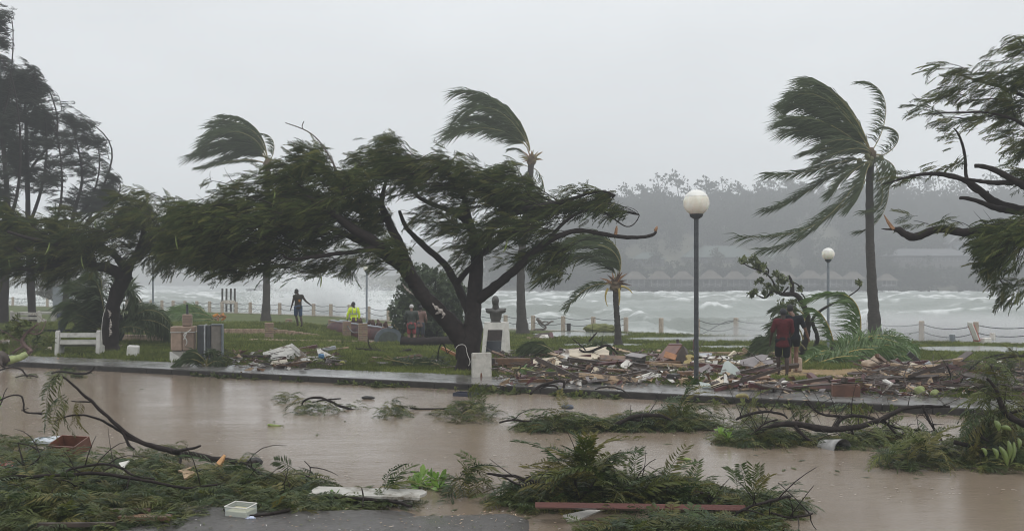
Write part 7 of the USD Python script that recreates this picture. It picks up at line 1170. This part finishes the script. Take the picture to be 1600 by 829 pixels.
fallen_branch('brown banana-shaped palm spathe lying on the kerb right of the lamp', 20.6, [[(1150, 619, 0, 2), (1158, 618, 0, 3.4), (1166, 619, 0, 2.6), (1169, 624, 0, 1)]], [], 516, m=stalk, name='palm_spathe', cat='palm husk')
flat_leaf_small = [(np.array([[0, 0, 0], [.5, .25, .03], [1.2, 0, .02], [.5, -.25, .01]]), np.array([[0, 2, 1], [0, 3, 2]])), (np.array([[0, 0, 0], [.6, .1, .03], [1.6, .1, .02], [.6, -.06, .01]]), np.array([[0, 2, 1], [0, 3, 2]]))]
# leaf litter swept against the kerb, and loose leaves afloat
g = rng(520); n = 900; px = g.uniform(330, 1640, n); 
def kerb_pts(n, lo, hi, spread):
    x = g.uniform(lo, hi, n); return np.stack([x, kerb_y(x) - .06 - np.abs(g.normal(0, spread, n)), np.full(n, WATER + .012)], 1)
P = np.vstack([kerb_pts(90, -9, -3, .10), kerb_pts(520, -3.5, 7.0, .22), kerb_pts(120, 6.5, 14, .2)]); dens = meshkit.fbm(P * [1.4, 1.4, 0], 3, 9); P = P[dens > .40]; n = len(P); P[:, 2] += g.uniform(0, .03, n)
scatter(None, 'leaf_litter', FS + BROAD, P, frames(unit(np.stack([g.normal(0, 1, n), g.normal(0, 1, n), g.normal(0, .12, n)], 1)), g.normal(0, .2, n)), g.uniform(.35, .7, n), leaf_fall, 7, label='torn green leaves washed up in a line against the kerb', cat='leaves')
n = 420; P = np.array([R(g.uniform(0, 1600), g.uniform(600, 825)) for _ in range(n)]); P[:, 2] += .008; P = P[(P[:, 1] < kerb_y(P[:, 0]) - .2) & (meshkit.fbm(P * [.5, .5, 0], 3, 19) > .47)]; n = len(P)
q9 = [R(g.uniform(260, 900), g.uniform(778, 829), -.03) for _ in range(520)]; q9 = np.array(q9); q9[:, 2] = np.maximum(road_z(q9[:, 0], q9[:, 1]), WATER) + .012; scatter(None, 'asphalt_litter', chips + flat_leaf_small, q9, frames(unit(np.stack([g.normal(0, 1, 520), g.normal(0, 1, 520), g.normal(0, .1, 520)], 1))), g.uniform(.012, .05, 520), chip_m + [leaf_fall, leaf_olive], 12, label='leaf bits and grit scattered on the wet asphalt', cat='litter')
n3 = 1500; Q = np.array([R(g.uniform(-50, 1650), g.uniform(590, 828)) for _ in range(n3)]); Q[:, 2] += .006; Q = Q[(Q[:, 1] < kerb_y(Q[:, 0]) - .15) & (meshkit.fbm(Q * [.35, 1.2, 0], 3, 29) > .48)]; n3 = len(Q)
fleck = [(np.array([[math.cos(a) * (1 + .3 * math.sin(3 * a + k)), .5 * math.sin(a), .004] for a in np.linspace(0, 6.28, 7)[:-1]]), np.array([[0, i, i + 1] for i in range(1, 5)])) for k in range(3)]
scatter(None, 'scum_flecks', fleck, Q, frames(np.stack([np.cos(Q[:, 0] * 3) + 2, np.sin(Q[:, 0] * 3), 0 * Q[:, 0]], 1)), g.uniform(.008, .03, n3), mat('pale_scum', (.36, .31, .26), .7, .2, 9), 9, label='pale flecks of foam and scum on the muddy flood', cat='scum')
flat_leaf = [(np.array([[0, 0, 0], [.4, .16, .01], [1, 0, 0], [.4, -.16, .01]]), np.array([[0, 2, 1], [0, 3, 2]])), (np.array([[0, 0, 0], [.5, .06, .02], [1, .1, 0], [.5, -.02, .01]]), np.array([[0, 2, 1], [0, 3, 2]]))]
scatter(None, 'floating_leaves', flat_leaf, P, frames(unit(np.stack([g.normal(0, 1, n), g.normal(0, 1, n), 0 * P[:, 0]], 1))), g.uniform(.05, .2, n), [leaf_fall, mat('brown_leaf', (.12, .07, .03), .6, .3, 5)], 8, label='single loose leaves afloat on the muddy flood', cat='leaves')
# broad fresh leaves, floating bits
for lab, zs_, px, py in (('bright green broad leaves of an uprooted seedling at bottom centre', [(640, 700, 750, 768, .10, 16)], 670, 760), ('dark green torn broad leaves beside the curved branch, bottom left of centre', [(515, 560, 780, 792, .12, 7)], 540, 788), ('broad green leaves poking from the leaf heap at right', [(1118, 1150, 680, 694, .16, 9)], 1134, 690)):
    fallen_branch(lab, 12, [], zs_, 530 + px, lm=leaf_fresh, protos=BROAD, name='broad_leaves', cat='leaves', size=.95)
for lab, px, py, s in (('yellow green floating leaf bud left of centre on the water', 428, 665, .9), ('small tangle of floating stems right of centre on the water', 1068, 719, .5)):
    fallen_branch(lab, R(px, py)[1], [[(px - 10, py - 2, 0, 1.6), (px, py - 1, 0, 2.6), (px + 12, py - 1, 0, 1)]], [(px - 8, px + 10, py - 3, py + 2, .03, 3)], 540 + px, m=pod, name='floating_stem', cat='stem', size=.35)
solo('sandal', (lambda s: (setattr(s, 'vertices', s.vertices * [.15, .05, .035] + s.vertex_normals * ((meshkit.fbm(s.vertices * 3, 2, 2) - .5) * .05)[:, None] + R(575, 623) + [0, 0, .03]), s)[1])(trimesh.creation.icosphere(2, 1)), blk, 'black lump floating in the flood below the left heap', 'lump', smooth=True)
solo('driftwood', wood_mesh(spline([R(370, 733), R(383, 729) + [0, 0, .06], R(398, 728) + [0, 0, .08], R(404, 727) + [0, 0, .03]], 10), np.linspace(.03, .055, 10), 7, 3, .3), blk, 'black waterlogged stump at the heap\'s right tip', 'stump', smooth=True)
t = open_box('crate', 'dark crate sunk to its rim against the kerb before the concrete block', 'crate', R(729, 618) + [0, 0, -.06], (.52, .34, .14), -.44, mat('dark_blue_crate', (.018, .020, .035), .4, .3, 8), .02)
an = np.linspace(0, math.pi, 14); el = np.linspace(0, 1, 6); c = R(1308, 702); v = np.array([[.19 * (1 - .35 * e) * math.cos(a), -.16 + .42 * e, .19 * (1 - .35 * e) * math.sin(a)] for e in el for a in an]); solo('bucket', (np.vstack([v, v * [.95, 1, .95]]) @ rot(.5, 0, 0).T + c + [0, .1, -.02], np.vstack([meshkit.arrays((v, grid(14, 6)))[1], meshkit.arrays((v, grid(14, 6)))[1][:, ::-1] + len(v)])), mat('white_grey_bucket', (.36, .35, .34), .4, .5, 5, col2=(.07, .065, .06)), 'grey white half bucket half sunk under the forked branch', 'bucket', smooth=40)
# palm stem at the far left kerb
t = thing('palm_butt', 'thick pale green broken palm stalk lying on the pavement at far left', 'palm stalk', G(30, 564)); obj('stalk', wood_mesh(spline([W(10, 563, 29.6), W(25, 560, 29.8), W(42, 553, 30)], 12), np.linspace(.13, .09, 12), 9, 1), mat('pale_green_stalk', (.26, .30, .12), .4, .25, 5), t, smooth=True); obj('torn_fibre', wood_mesh(spline([W(-4, 566, 29.5), W(4, 560, 29.5), W(12, 564, 29.6)], 8), [.1, .16, .2, .2, .18, .16, .14, .1], 8, 2, .5), dk, t, smooth=True)
fallen_branch('reddish broken branch with twigs standing before the fallen bench at left', 31, [[(50, 550, 0, 2.6), (40, 540, 0, 3.2), (36, 530, 0, 3), (44, 518, 0, 2), (60, 505, 0, 1)], [(40, 540, 0, 2), (28, 545, 0, 1.6), (20, 552, 0, 1)], [(44, 518, 0, 1.2), (62, 520, 0, 1), (72, 500, .1, .6)], [(44, 553, 0, 2.6), (46, 548, 0, 3), (50, 549, 0, 2.6)], [(38, 535, 0, 1.4), (20, 525, 0, 1.2), (4, 516, 0, .8)]], [], 517, [(20, 525, 31, .25, 20, (-.3, 0, .3)), (34, 512, 31, .2, 16, (-.2, 0, .5)), (66, 533, 31.5, .2, 14, (.1, 0, .3))], m=mat('reddish_bark', (.12, .07, .06), .5, .3, 9), ground=G, size=.8, protos=BROAD + FS[:2], lm=leaf_fall, stray=10)
# ---- fallen fronds and wrecked palms on the lawn
def wrecked_palm(label, name, Y0, fronds, seed, lm=leaf_palm2, st=stalk_y, trunk=None, cat='palm'):
    f0 = fronds[0][0] if isinstance(fronds[0], tuple) else fronds[0]; t = thing(name, label, cat, W(f0[0][0], f0[0][1], Y0))
    if trunk: p, r = limb3(Y0, trunk); obj('stump', wood_mesh(p, r, 9, seed), palmbark, t, smooth=True)
    for i, fr in enumerate(fronds):
        kw = dict(leaf_len=.55, n=90, seed=seed * 40 + i, pull=.3, w=.046, rad=.028, side=(-.1, .85, .42), sag=.3)
        if isinstance(fr, tuple): fr, k2 = fr; kw.update(k2)
        c = np.array([W(a, b, Y0 + d) for a, b, d in fr]); s, lf = frond(c, **kw); lf[0][:, 2] = np.maximum(lf[0][:, 2], LZ(lf[0][:, 0], lf[0][:, 1]) + .015); q = obj('frond', lf, lm, t); obj('stalk', s, st, q)
    return t
wrecked_palm('uprooted young palm with one tall arching frond behind the small globe lamp', 'young_palm', 32.5, [([(1303, 548, 0), (1336, 540, .2), (1345, 510, .2), (1338, 475, .1), (1315, 459, 0), (1272, 468, -.2)], dict(leaf_len=1.05, n=90, pull=.75, side=(0, 1, 0), tatter=.02)), ([(1302, 545, 0), (1300, 525, 0), (1290, 500, 0), (1276, 485, 0), (1262, 492, 0)], dict(leaf_len=.65, n=50, pull=.6)), [(1303, 550, 0), (1330, 535, -.5), (1370, 528, -1), (1420, 545, -1.4)], [(1303, 552, 0), (1285, 548, -.6), (1262, 560, -1)], [(1310, 550, 0), (1340, 528, .4), (1385, 530, .8), (1430, 552, 1)], ([(1303, 552, 0), (1330, 545, -1), (1380, 550, -1.5), (1415, 566, -1.8)], dict(leaf_len=.7)), ([(1303, 556, 0), (1275, 566, -1.0), (1250, 572, -1.4)], dict(leaf_len=.6)), ([(1345, 530, .1), (1390, 524, -.2), (1430, 540, -.5)], dict(leaf_len=.8, pull=.2)), ([(1290, 560, -.6), (1320, 548, -1), (1360, 540, -1.4), (1390, 545, -1.6)], dict(leaf_len=.8, pull=.2))], 61, trunk=[(1303, 558, 0, 6), (1302, 545, 0, 5), (1303, 535, 0, 3)])
wrecked_palm('fan of green fallen palm fronds heaped below the tall right palm', 'fallen_palm_fronds', 30.5, [[(1290, 570, 0), (1320, 552, .1), (1360, 545, .2), (1400, 556, .2)], [(1270, 572, 0), (1300, 560, -.2), (1340, 556, -.3), (1370, 566, -.3)], [(1310, 568, 0), (1350, 548, .3), (1395, 545, .5), (1438, 562, .5)], ([(1255, 568, 0), (1275, 556, .3), (1300, 550, .4)], dict(n=40)), [(1330, 570, 0), (1370, 555, .3), (1410, 556, .3), (1432, 568, .3)], ([(1345, 566, .2), (1380, 540, .6), (1425, 545, .8)], dict(leaf_len=.7))], 62, cat='palm fronds')
FANS = [(fr_, dict(leaf_len=.95, n=95, w=.06)) for fr_ in thicken([[(170, 518, 0), (150, 480, 0), (135, 458, 0), (112, 448, 0)], [(172, 516, 0), (160, 475, 0), (150, 440, 0), (140, 432, 0)], [(178, 516, 0), (188, 470, 0), (198, 455, 0), (206, 478, 0)], [(170, 518, 0), (142, 495, 0), (122, 485, 0), (106, 496, 0)], [(186, 518, 0), (212, 492, 0), (240, 490, 0), (262, 512, 0)], [(188, 518, 0), (215, 505, 0), (245, 508, 0), (268, 526, 0)]], 6, 94)]
wrecked_palm('dark fan of fallen palm fronds behind the left flame tree\'s trunk', 'fallen_palm', 39.5, FANS + [([(165, 515, 0), (150, 480, 0), (135, 455, 0), (110, 442, 0)], dict(leaf_len=.9)), ([(170, 515, 0), (160, 470, .3), (158, 440, .5), (150, 425, .6)], dict(leaf_len=.9)), ([(175, 515, 0), (190, 470, 0), (205, 452, 0), (212, 470, 0), (210, 500, 0)], dict(leaf_len=.9, n=80)), ([(165, 518, 0), (140, 500, -.3), (120, 492, -.4), (105, 505, -.4)], dict(leaf_len=.7)), ([(190, 515, 0), (215, 490, -.2), (240, 485, -.3), (268, 510, -.3)], dict(leaf_len=.8)), ([(190, 518, 0), (220, 500, -.5), (250, 505, -.6), (275, 528, -.6)], dict(leaf_len=.8)), ([(180, 515, 0), (200, 480, .5), (225, 478, .7), (250, 500, .8)], dict(leaf_len=.8)), ([(165, 516, 0), (145, 485, .4), (122, 475, .6), (108, 485, .6)], dict(leaf_len=.8)), ([(160, 520, 0), (135, 512, -.5), (118, 516, -.6)], dict(leaf_len=.6)), ([(170, 515, 0), (175, 460, .6), (180, 430, .8), (172, 415, .9)], dict(leaf_len=.8)), ([(180, 520, 0), (205, 510, -.8), (235, 520, -1)], dict(leaf_len=.7))], 63, leaf_palm, stalk, [(175, 530, .3, 16), (180, 505, .3, 15), (186, 490, .3, 8)])
wrecked_palm('low mound of flattened palm fronds on the terrace left of the piles', 'fallen_palm_fronds', 56, [([(330, 500, 0), (305, 486, 0), (285, 482, 0), (268, 488, 0)], dict(leaf_len=1.1, n=80)), ([(335, 500, 0), (315, 490, -.6), (290, 490, -1), (262, 500, -1)], dict(leaf_len=1.1, n=80)), ([(325, 498, 0), (310, 480, .5), (290, 478, .8), (272, 482, .8)], dict(leaf_len=1, n=80)), ([(340, 504, 0), (320, 498, -1), (295, 500, -1.4), (270, 508, -1.4)], dict(leaf_len=1.0)), ([(270, 505, 0), (290, 492, .3), (315, 492, .5), (335, 502, .5)], dict(leaf_len=1.0))], 64, leaf_palm2, stalk, cat='palm fronds')
wrecked_palm('small green frond clump leaning at the foot of the litter bin', 'fallen_palm_fronds', 29.2, [([(325, 572, 0), (312, 555, 0), (300, 550, 0), (285, 565, 0)], dict(leaf_len=.45, n=50)), ([(320, 573, 0), (305, 562, -.3), (290, 562, -.4), (272, 573, -.4)], dict(leaf_len=.4)), ([(322, 574, 0), (330, 550, .1), (338, 556, .1), (350, 570, .1)], dict(leaf_len=.4)), ([(322, 574, 0), (340, 564, -.2), (352, 572, -.2)], dict(leaf_len=.35))], 65, leaf_palm, stalk, cat='palm fronds')
wrecked_palm('dark green palm fronds spread on the grass left of the big tree', 'fallen_palm_fronds', 29.2, [([(600, 560, 0), (630, 566, 0), (660, 570, 0), (700, 568, 0)], dict(leaf_len=.5)), ([(605, 556, .5), (625, 563, .5), (655, 563, .5), (690, 560, .5)], dict(leaf_len=.45)), ([(690, 572, 0), (660, 566, .1), (630, 572, .1), (600, 574, .1)], dict(leaf_len=.5))], 66, leaf_palm, stalk, cat='palm fronds')
wrecked_palm('dark feathery fronds lying behind the cream boat panel', 'fallen_palm_fronds', 31.5, [([(870, 556, 0), (850, 540, 0), (830, 538, 0), (815, 548, 0)], dict(leaf_len=.5)), ([(875, 556, 0), (855, 548, .3), (835, 545, .4), (818, 552, .4)], dict(leaf_len=.5)), ([(900, 552, 0), (925, 538, .2), (945, 538, .2), (955, 548, .2)], dict(leaf_len=.5))], 67, leaf_palm, stalk, cat='palm fronds')
wrecked_palm('pale green palm frond lying at the pavement below the cream boat panel', 'fallen_palm_fronds', 25.7, [([(800, 575, 0), (825, 577, 0), (850, 584, 0), (885, 588, 0)], dict(leaf_len=.45, n=50)), ([(880, 582, 0), (865, 580, .1), (848, 586, .1), (836, 592, .1)], dict(leaf_len=.35, n=40))], 68, leaf_palm2, stalk, cat='palm fronds')
# dead branches on the lawn heap
for lab, Y, wd, sd in (('spiky bare branch on the grass behind the heap left of the lamp', 30.5, [[(905, 545, 0, 1.4), (925, 548, 0, 2), (945, 540, 0, 2), (965, 552, 0, 1.2)], [(925, 548, 0, 1.6), (935, 560, 0, 1.2)], [(915, 547, 0, 1.2), (903, 535, 0, 1), (895, 528, 0, .6)], [(920, 533, .3, 1.6), (932, 520, .3, 1)]], 71), ('thin forked twig standing left of the big tree\'s foot', 28.6, [[(684, 562, 0, 1), (690, 536, 0, 1), (698, 550, 0, .8)], [(698, 552, 0, .8), (704, 547, 0, .5)]], 72), ('dark twisted branch at the foot of the pontoon', 36.5, [[(560, 545, 0, 1), (590, 548, 0, 2.4), (615, 552, 0, 3), (632, 549, 0, 3), (643, 546, 0, 2)], [(575, 530, 0, .8), (580, 545, 0, 1.4), (590, 549, 0, 2)], [(556, 542, 0, .8), (566, 551, 0, 1.2), (600, 553, 0, 1.6)]], 73), ('bare twiggy branch arching over the right heap', 22.4, [[(1490, 600, 0, 1), (1483, 578, 0, 1.2), (1476, 565, 0, .8)], [(1500, 600, 0, 1.2), (1540, 560, 0, 1.4), (1580, 553, 0, 1), (1600, 556, 0, .8)], [(1510, 580, 0, 1), (1560, 575, 0, 1.2), (1600, 585, 0, 1)]], 74)):
    fallen_branch(lab, Y, wd, [], sd, name='bare_branch', stray=4)
fallen_branch('twiggy green branch with drooping leaves over the right heap', 21.5, [[(1620, 560, 0, 1.6), (1580, 556, 0, 1.4), (1555, 562, 0, 1)], [(1560, 620, 0, 1.4), (1556, 590, 0, 1.4), (1548, 570, 0, 1)]], [], 75, [(1580, 560, 21.5, .12, 16, (-.3, 0, -.4)), (1552, 568, 21.6, .1, 12, (-.4, 0, -.3)), (1540, 580, 21.6, .14, 12, (-.2, 0, -.5))], ground=G, size=.8)
fallen_branch('low green bush torn loose among the right heap', 21.6, [], [(1420, 1500, 588, 604, .25, 110), (1350, 1420, 600, 612, .1, 20)], 76, ground=G, size=.6, protos=BROAD + FS[:2])
fallen_branch('green leaves and vines tangled in the middle of the main heap', 26, [], [(1000, 1085, 572, 598, .22, 90), (900, 1000, 575, 598, .15, 70), (780, 880, 578, 598, .12, 60)], 77, ground=G, size=.55, protos=BROAD + FS[:3])
fallen_branch('leafy sprays lying on the lawn around the left heap', 27, [], [(440, 480, 560, 575, .25, 60), (380, 440, 556, 575, .12, 50), (500, 560, 560, 575, .06, 24), (520, 560, 536, 546, .25, 36)], 78, ground=G, size=.5, protos=BROAD + FS[:2])
fallen_branch('ragged green weeds and sprays under the bench and the left trees', 33, [], [(-40, 150, 515, 552, .35, 260), (100, 160, 552, 562, .12, 50), (330, 365, 552, 575, .3, 60)], 79, ground=G, size=.6, protos=BROAD + FS[:3])
# ---- small broken tree with wind-bent leaf clumps behind the two walkers
g = rng(81); t = thing('broken_tree', 'small wind-bent broken tree with leaf clumps behind the two walkers', 'tree', W(1254, 552, 33)); Yt = 33
WD = [[(1253, 554, 0, 6), (1260, 525, 0, 5), (1262, 495, 0, 4.6), (1254, 475, 0, 4.4), (1248, 464, 0, 4.2), (1238, 459, 0, 3.8), (1222, 459, 0, 3), (1208, 455, 0, 2), (1200, 462, 0, 1.6), (1186, 462, 0, 1)], [(1236, 460, 0, 3.6), (1238, 446, 0, 3), (1232, 430, 0, 1.6)], [(1212, 455, 0, 1.6), (1208, 440, 0, 1.4), (1198, 428, 0, 1.2), (1186, 422, 0, 1.2), (1170, 416, 0, 1), (1162, 410, 0, .8)], [(1200, 428, 0, 1.2), (1200, 420, 0, 1), (1195, 418, 0, .8)], [(1236, 440, 0, 1.2), (1248, 446, 0, 1), (1254, 456, 0, 1)], [(1254, 476, 0, 1.6), (1258, 468, 0, 1.2), (1252, 458, 0, 1)], [(1270, 545, .1, 3.4), (1274, 515, .1, 3), (1270, 498, .1, 2.6), (1290, 480, .1, 2), (1310, 470, .2, 1.4), (1330, 460, .2, 1), (1344, 448, .2, .8)], [(1222, 459, 0, 1.4), (1232, 448, 0, 1.2)]]
for i, wd in enumerate(WD): p, r = limb3(Yt, wd); obj('trunk' if i == 0 else 'branch', wood_mesh(p, r, 9 if i == 0 else 6, i), bark, t, smooth=True)
cl = [(1162, 406, 9), (1176, 405, 8), (1188, 418, 12), (1182, 412, 8), (1218, 432, 10), (1228, 438, 10), (1190, 440, 9), (1212, 450, 9), (1202, 448, 6), (1180, 456, 7), (1175, 460, 5), (1196, 457, 5), (1344, 442, 5), (1215, 428, 8), (1240, 474, 10), (1225, 478, 12), (1252, 450, 4), (1206, 458, 4)]
C = np.vstack([W(a, b, Yt) + g.normal(0, .42, (int(n * 2.0), 3)) * np.array([n, n * .8, n * .72]) * Yt / F for a, b, n in cl]); d = unit(np.array([-.8, 0, 0]) + g.normal(0, .5, C.shape))
scatter(t, 'crown', BROAD, C, frames(d, g.uniform(0, 6.28, len(C))), g.uniform(.34, .56, len(C)), mat('tough_dark_leaf', (.10, .12, .045), .4, .4, 3, rnd=.35, trans=.2), 82)
wrecked_palm('dark palm fronds blown left behind the red shirt', 'fallen_palm_fronds', 32.2, [([(1255, 490, 0), (1240, 482, 0), (1220, 482, 0), (1210, 486, 0)], dict(leaf_len=.5)), ([(1255, 530, 0), (1235, 505, 0), (1215, 515, 0), (1205, 540, 0)], dict(leaf_len=.6)), ([(1258, 545, 0), (1235, 530, -.2), (1212, 535, -.3), (1195, 552, -.3)], dict(leaf_len=.6)), ([(1250, 550, 0), (1215, 535, .3), (1190, 540, .4), (1172, 556, .4)], dict(leaf_len=.5)), ([(1262, 556, 0), (1290, 560, -.3), (1320, 562, -.4)], dict(leaf_len=.5)), ([(1240, 552, 0), (1190, 530, .6), (1178, 548, .7)], dict(leaf_len=.5)), ([(1258, 500, 0), (1240, 492, .3), (1222, 500, .4), (1206, 510, .4)], dict(leaf_len=.6))], 69, leaf_palm, stalk, cat='palm fronds')
# ---- grass blades
def tuft(seed):
    g = rng(seed); v, f = [], []
    for i in range(9):
        o = np.array([g.normal(0, .05), g.normal(0, .05), 0]); h = g.uniform(.04, .085); b = np.array([g.normal(-.35, .4), g.normal(0, .4), 1.0]) * h; an = g.uniform(0, 3.14); w = np.array([math.cos(an), math.sin(an), 0]) * .006
        v.append(np.array([o - w, o + w, o + b * .6 + w * .7 + [0, 0, .01], o + b * .6 - w * .7 + [0, 0, .01], o + b])); f.append(np.array([[0, 1, 2], [0, 2, 3], [3, 2, 4]]) + 5 * i)
    return np.vstack(v), np.vstack(f)
TF = [tuft(k) for k in range(5)]; g = rng(600)
n = 90000; y = 20 + (g.random(n) ** 1.5) * 34; x = g.uniform(-.62, .62, n) * y; ok = (y > lawn_y(x) + .02) & (y < wall_y(x) - .5); x, y = x[ok], y[ok]
sand = (((x - 8.4) * .17) ** 2 + ((y - 27.4) * .45) ** 2) ** .5; ok = sand > .45 + .5 * meshkit.fbm(np.stack([x * 1.6, y * 1.6, 0 * x], 1), 3, 7); x, y = x[ok], y[ok]
for c_, a_, b_ in PUDS: q = ((x - c_[0]) / a_) ** 2 + ((y - c_[1]) / b_) ** 2; ok = q > .9; x, y = x[ok], y[ok]
n = len(x)
zt = LZ(x, y) + terr_h(x, y) + (meshkit.fbm(np.stack([x * .5, y * .5, 0 * x], 1), 3, 5) - .5) * .07
scatter(None, 'lawn_grass', TF, np.stack([x, y, zt], 1), frames(np.stack([np.cos(x * 50), np.sin(x * 50), 0 * x], 1)), g.uniform(.7, 1.35, n) * (.9 + y / 60), mat('grass_blade', (.108, .130, .030), .6, spec=.15, var=.4, scale=.5, rnd=.35, trans=.2), 9, label='short wet grass covering the park lawn', cat='grass')
# ================================================================ spray blown off the sea wall
def droplets(label, blobs, n, seed):
    """a burst of torn water: thousands of drops and shreds of foam"""
    g = rng(seed); P = []
    for c, r, w in blobs:
        q = g.normal(0, .48, (int(n * w), 3)); P.append(np.asarray(c) + q * np.asarray(r))
    P = np.vstack(P); P = P[meshkit.fbm(P * [.5, .5, .7], 3, seed) > g.uniform(.25, .62, len(P))]; P = P[P[:, 2] > SEA]; m = len(P)
    drop = [trimesh.creation.icosphere(0, 1.0) for _ in range(2)]; drop[1].vertices *= [1.8, .6, .6]
    scatter(None, 'sea_spray', drop, P, frames(unit(g.normal(0, 1, (m, 3)) + [-1.5, 0, .2])), g.uniform(.012, .032, m), mat('white_spray_drops', (.93, .94, .94), .6, .02, 3, spec=.05, trans=.6), seed, label=label, cat='spray')
droplets('white burst of spray thrown over the sea wall behind the walking man', [(W(540, 480, 76), (4.2, 2, 1.9), .5), (W(490, 470, 77), (3.6, 2, 2.6), .35), (W(450, 478, 78), (3.2, 2, 2.2), .2), (W(590, 492, 74), (3, 1.5, 1.0), .2)], 110000, 11)
droplets('white spray thrown up far left beyond the casuarinas', [(W(60, 470, 105), (9, 3, 2.6), .7), (W(110, 478, 100), (5, 3, 2), .3)], 30000, 13)
def mist(label, c, r, dens, seed):
    """a thin drifting cloud of spray, thickest in its middle"""
    sm2 = usdkit.material(stage, f'/World/Looks/sea_mist_{seed}', {'g': ('geometry', {}), 'mp': ('mapping', dict(mapping_type='texture', location=tuple(c), scale=tuple(r))), 'gr': ('gradient_texture', dict(gradient_type='spherical')), 'd': ('math', dict(math_type='multiply', value2=dens)), 'v': ('principled_volume', dict(color=(.98, .985, .985)))},
        [('g.position', 'mp.vector'), ('mp.vector', 'gr.vector'), ('gr.fac', 'd.value1'), ('d.value', 'v.density')], volume='v.volume')
    s = trimesh.creation.icosphere(2, 1.0); s.vertices = s.vertices * r + c; m = usdkit.mesh(stage, fresh('/World', 'sea_mist'), s, sm2); tag(m.GetPrim(), label, 'mist', None, 'stuff')
mist('low white mist of spray drifting along the foot of the fence at right', W(1440, 524, 46), (11, 3.0, 1.2), 1.0, 2)
# ================================================================ the rain-filled air
haze_mat = usdkit.material(stage, '/World/Looks/rain_haze', {'v': ('principled_volume', dict(color=(.93, .95, .97), density=HAZE, anisotropy=.2))}, volume='v.volume')
hb = trimesh.creation.box([2600, 1300, 56]); hb.apply_translation([0, 1300 / 2 - 80, 56 / 2 - 5])
m = usdkit.mesh(stage, '/World/haze', hb, haze_mat); tag(m.GetPrim(), 'grey rain haze hanging over the park, the bay and the hills', 'haze', None, 'stuff')
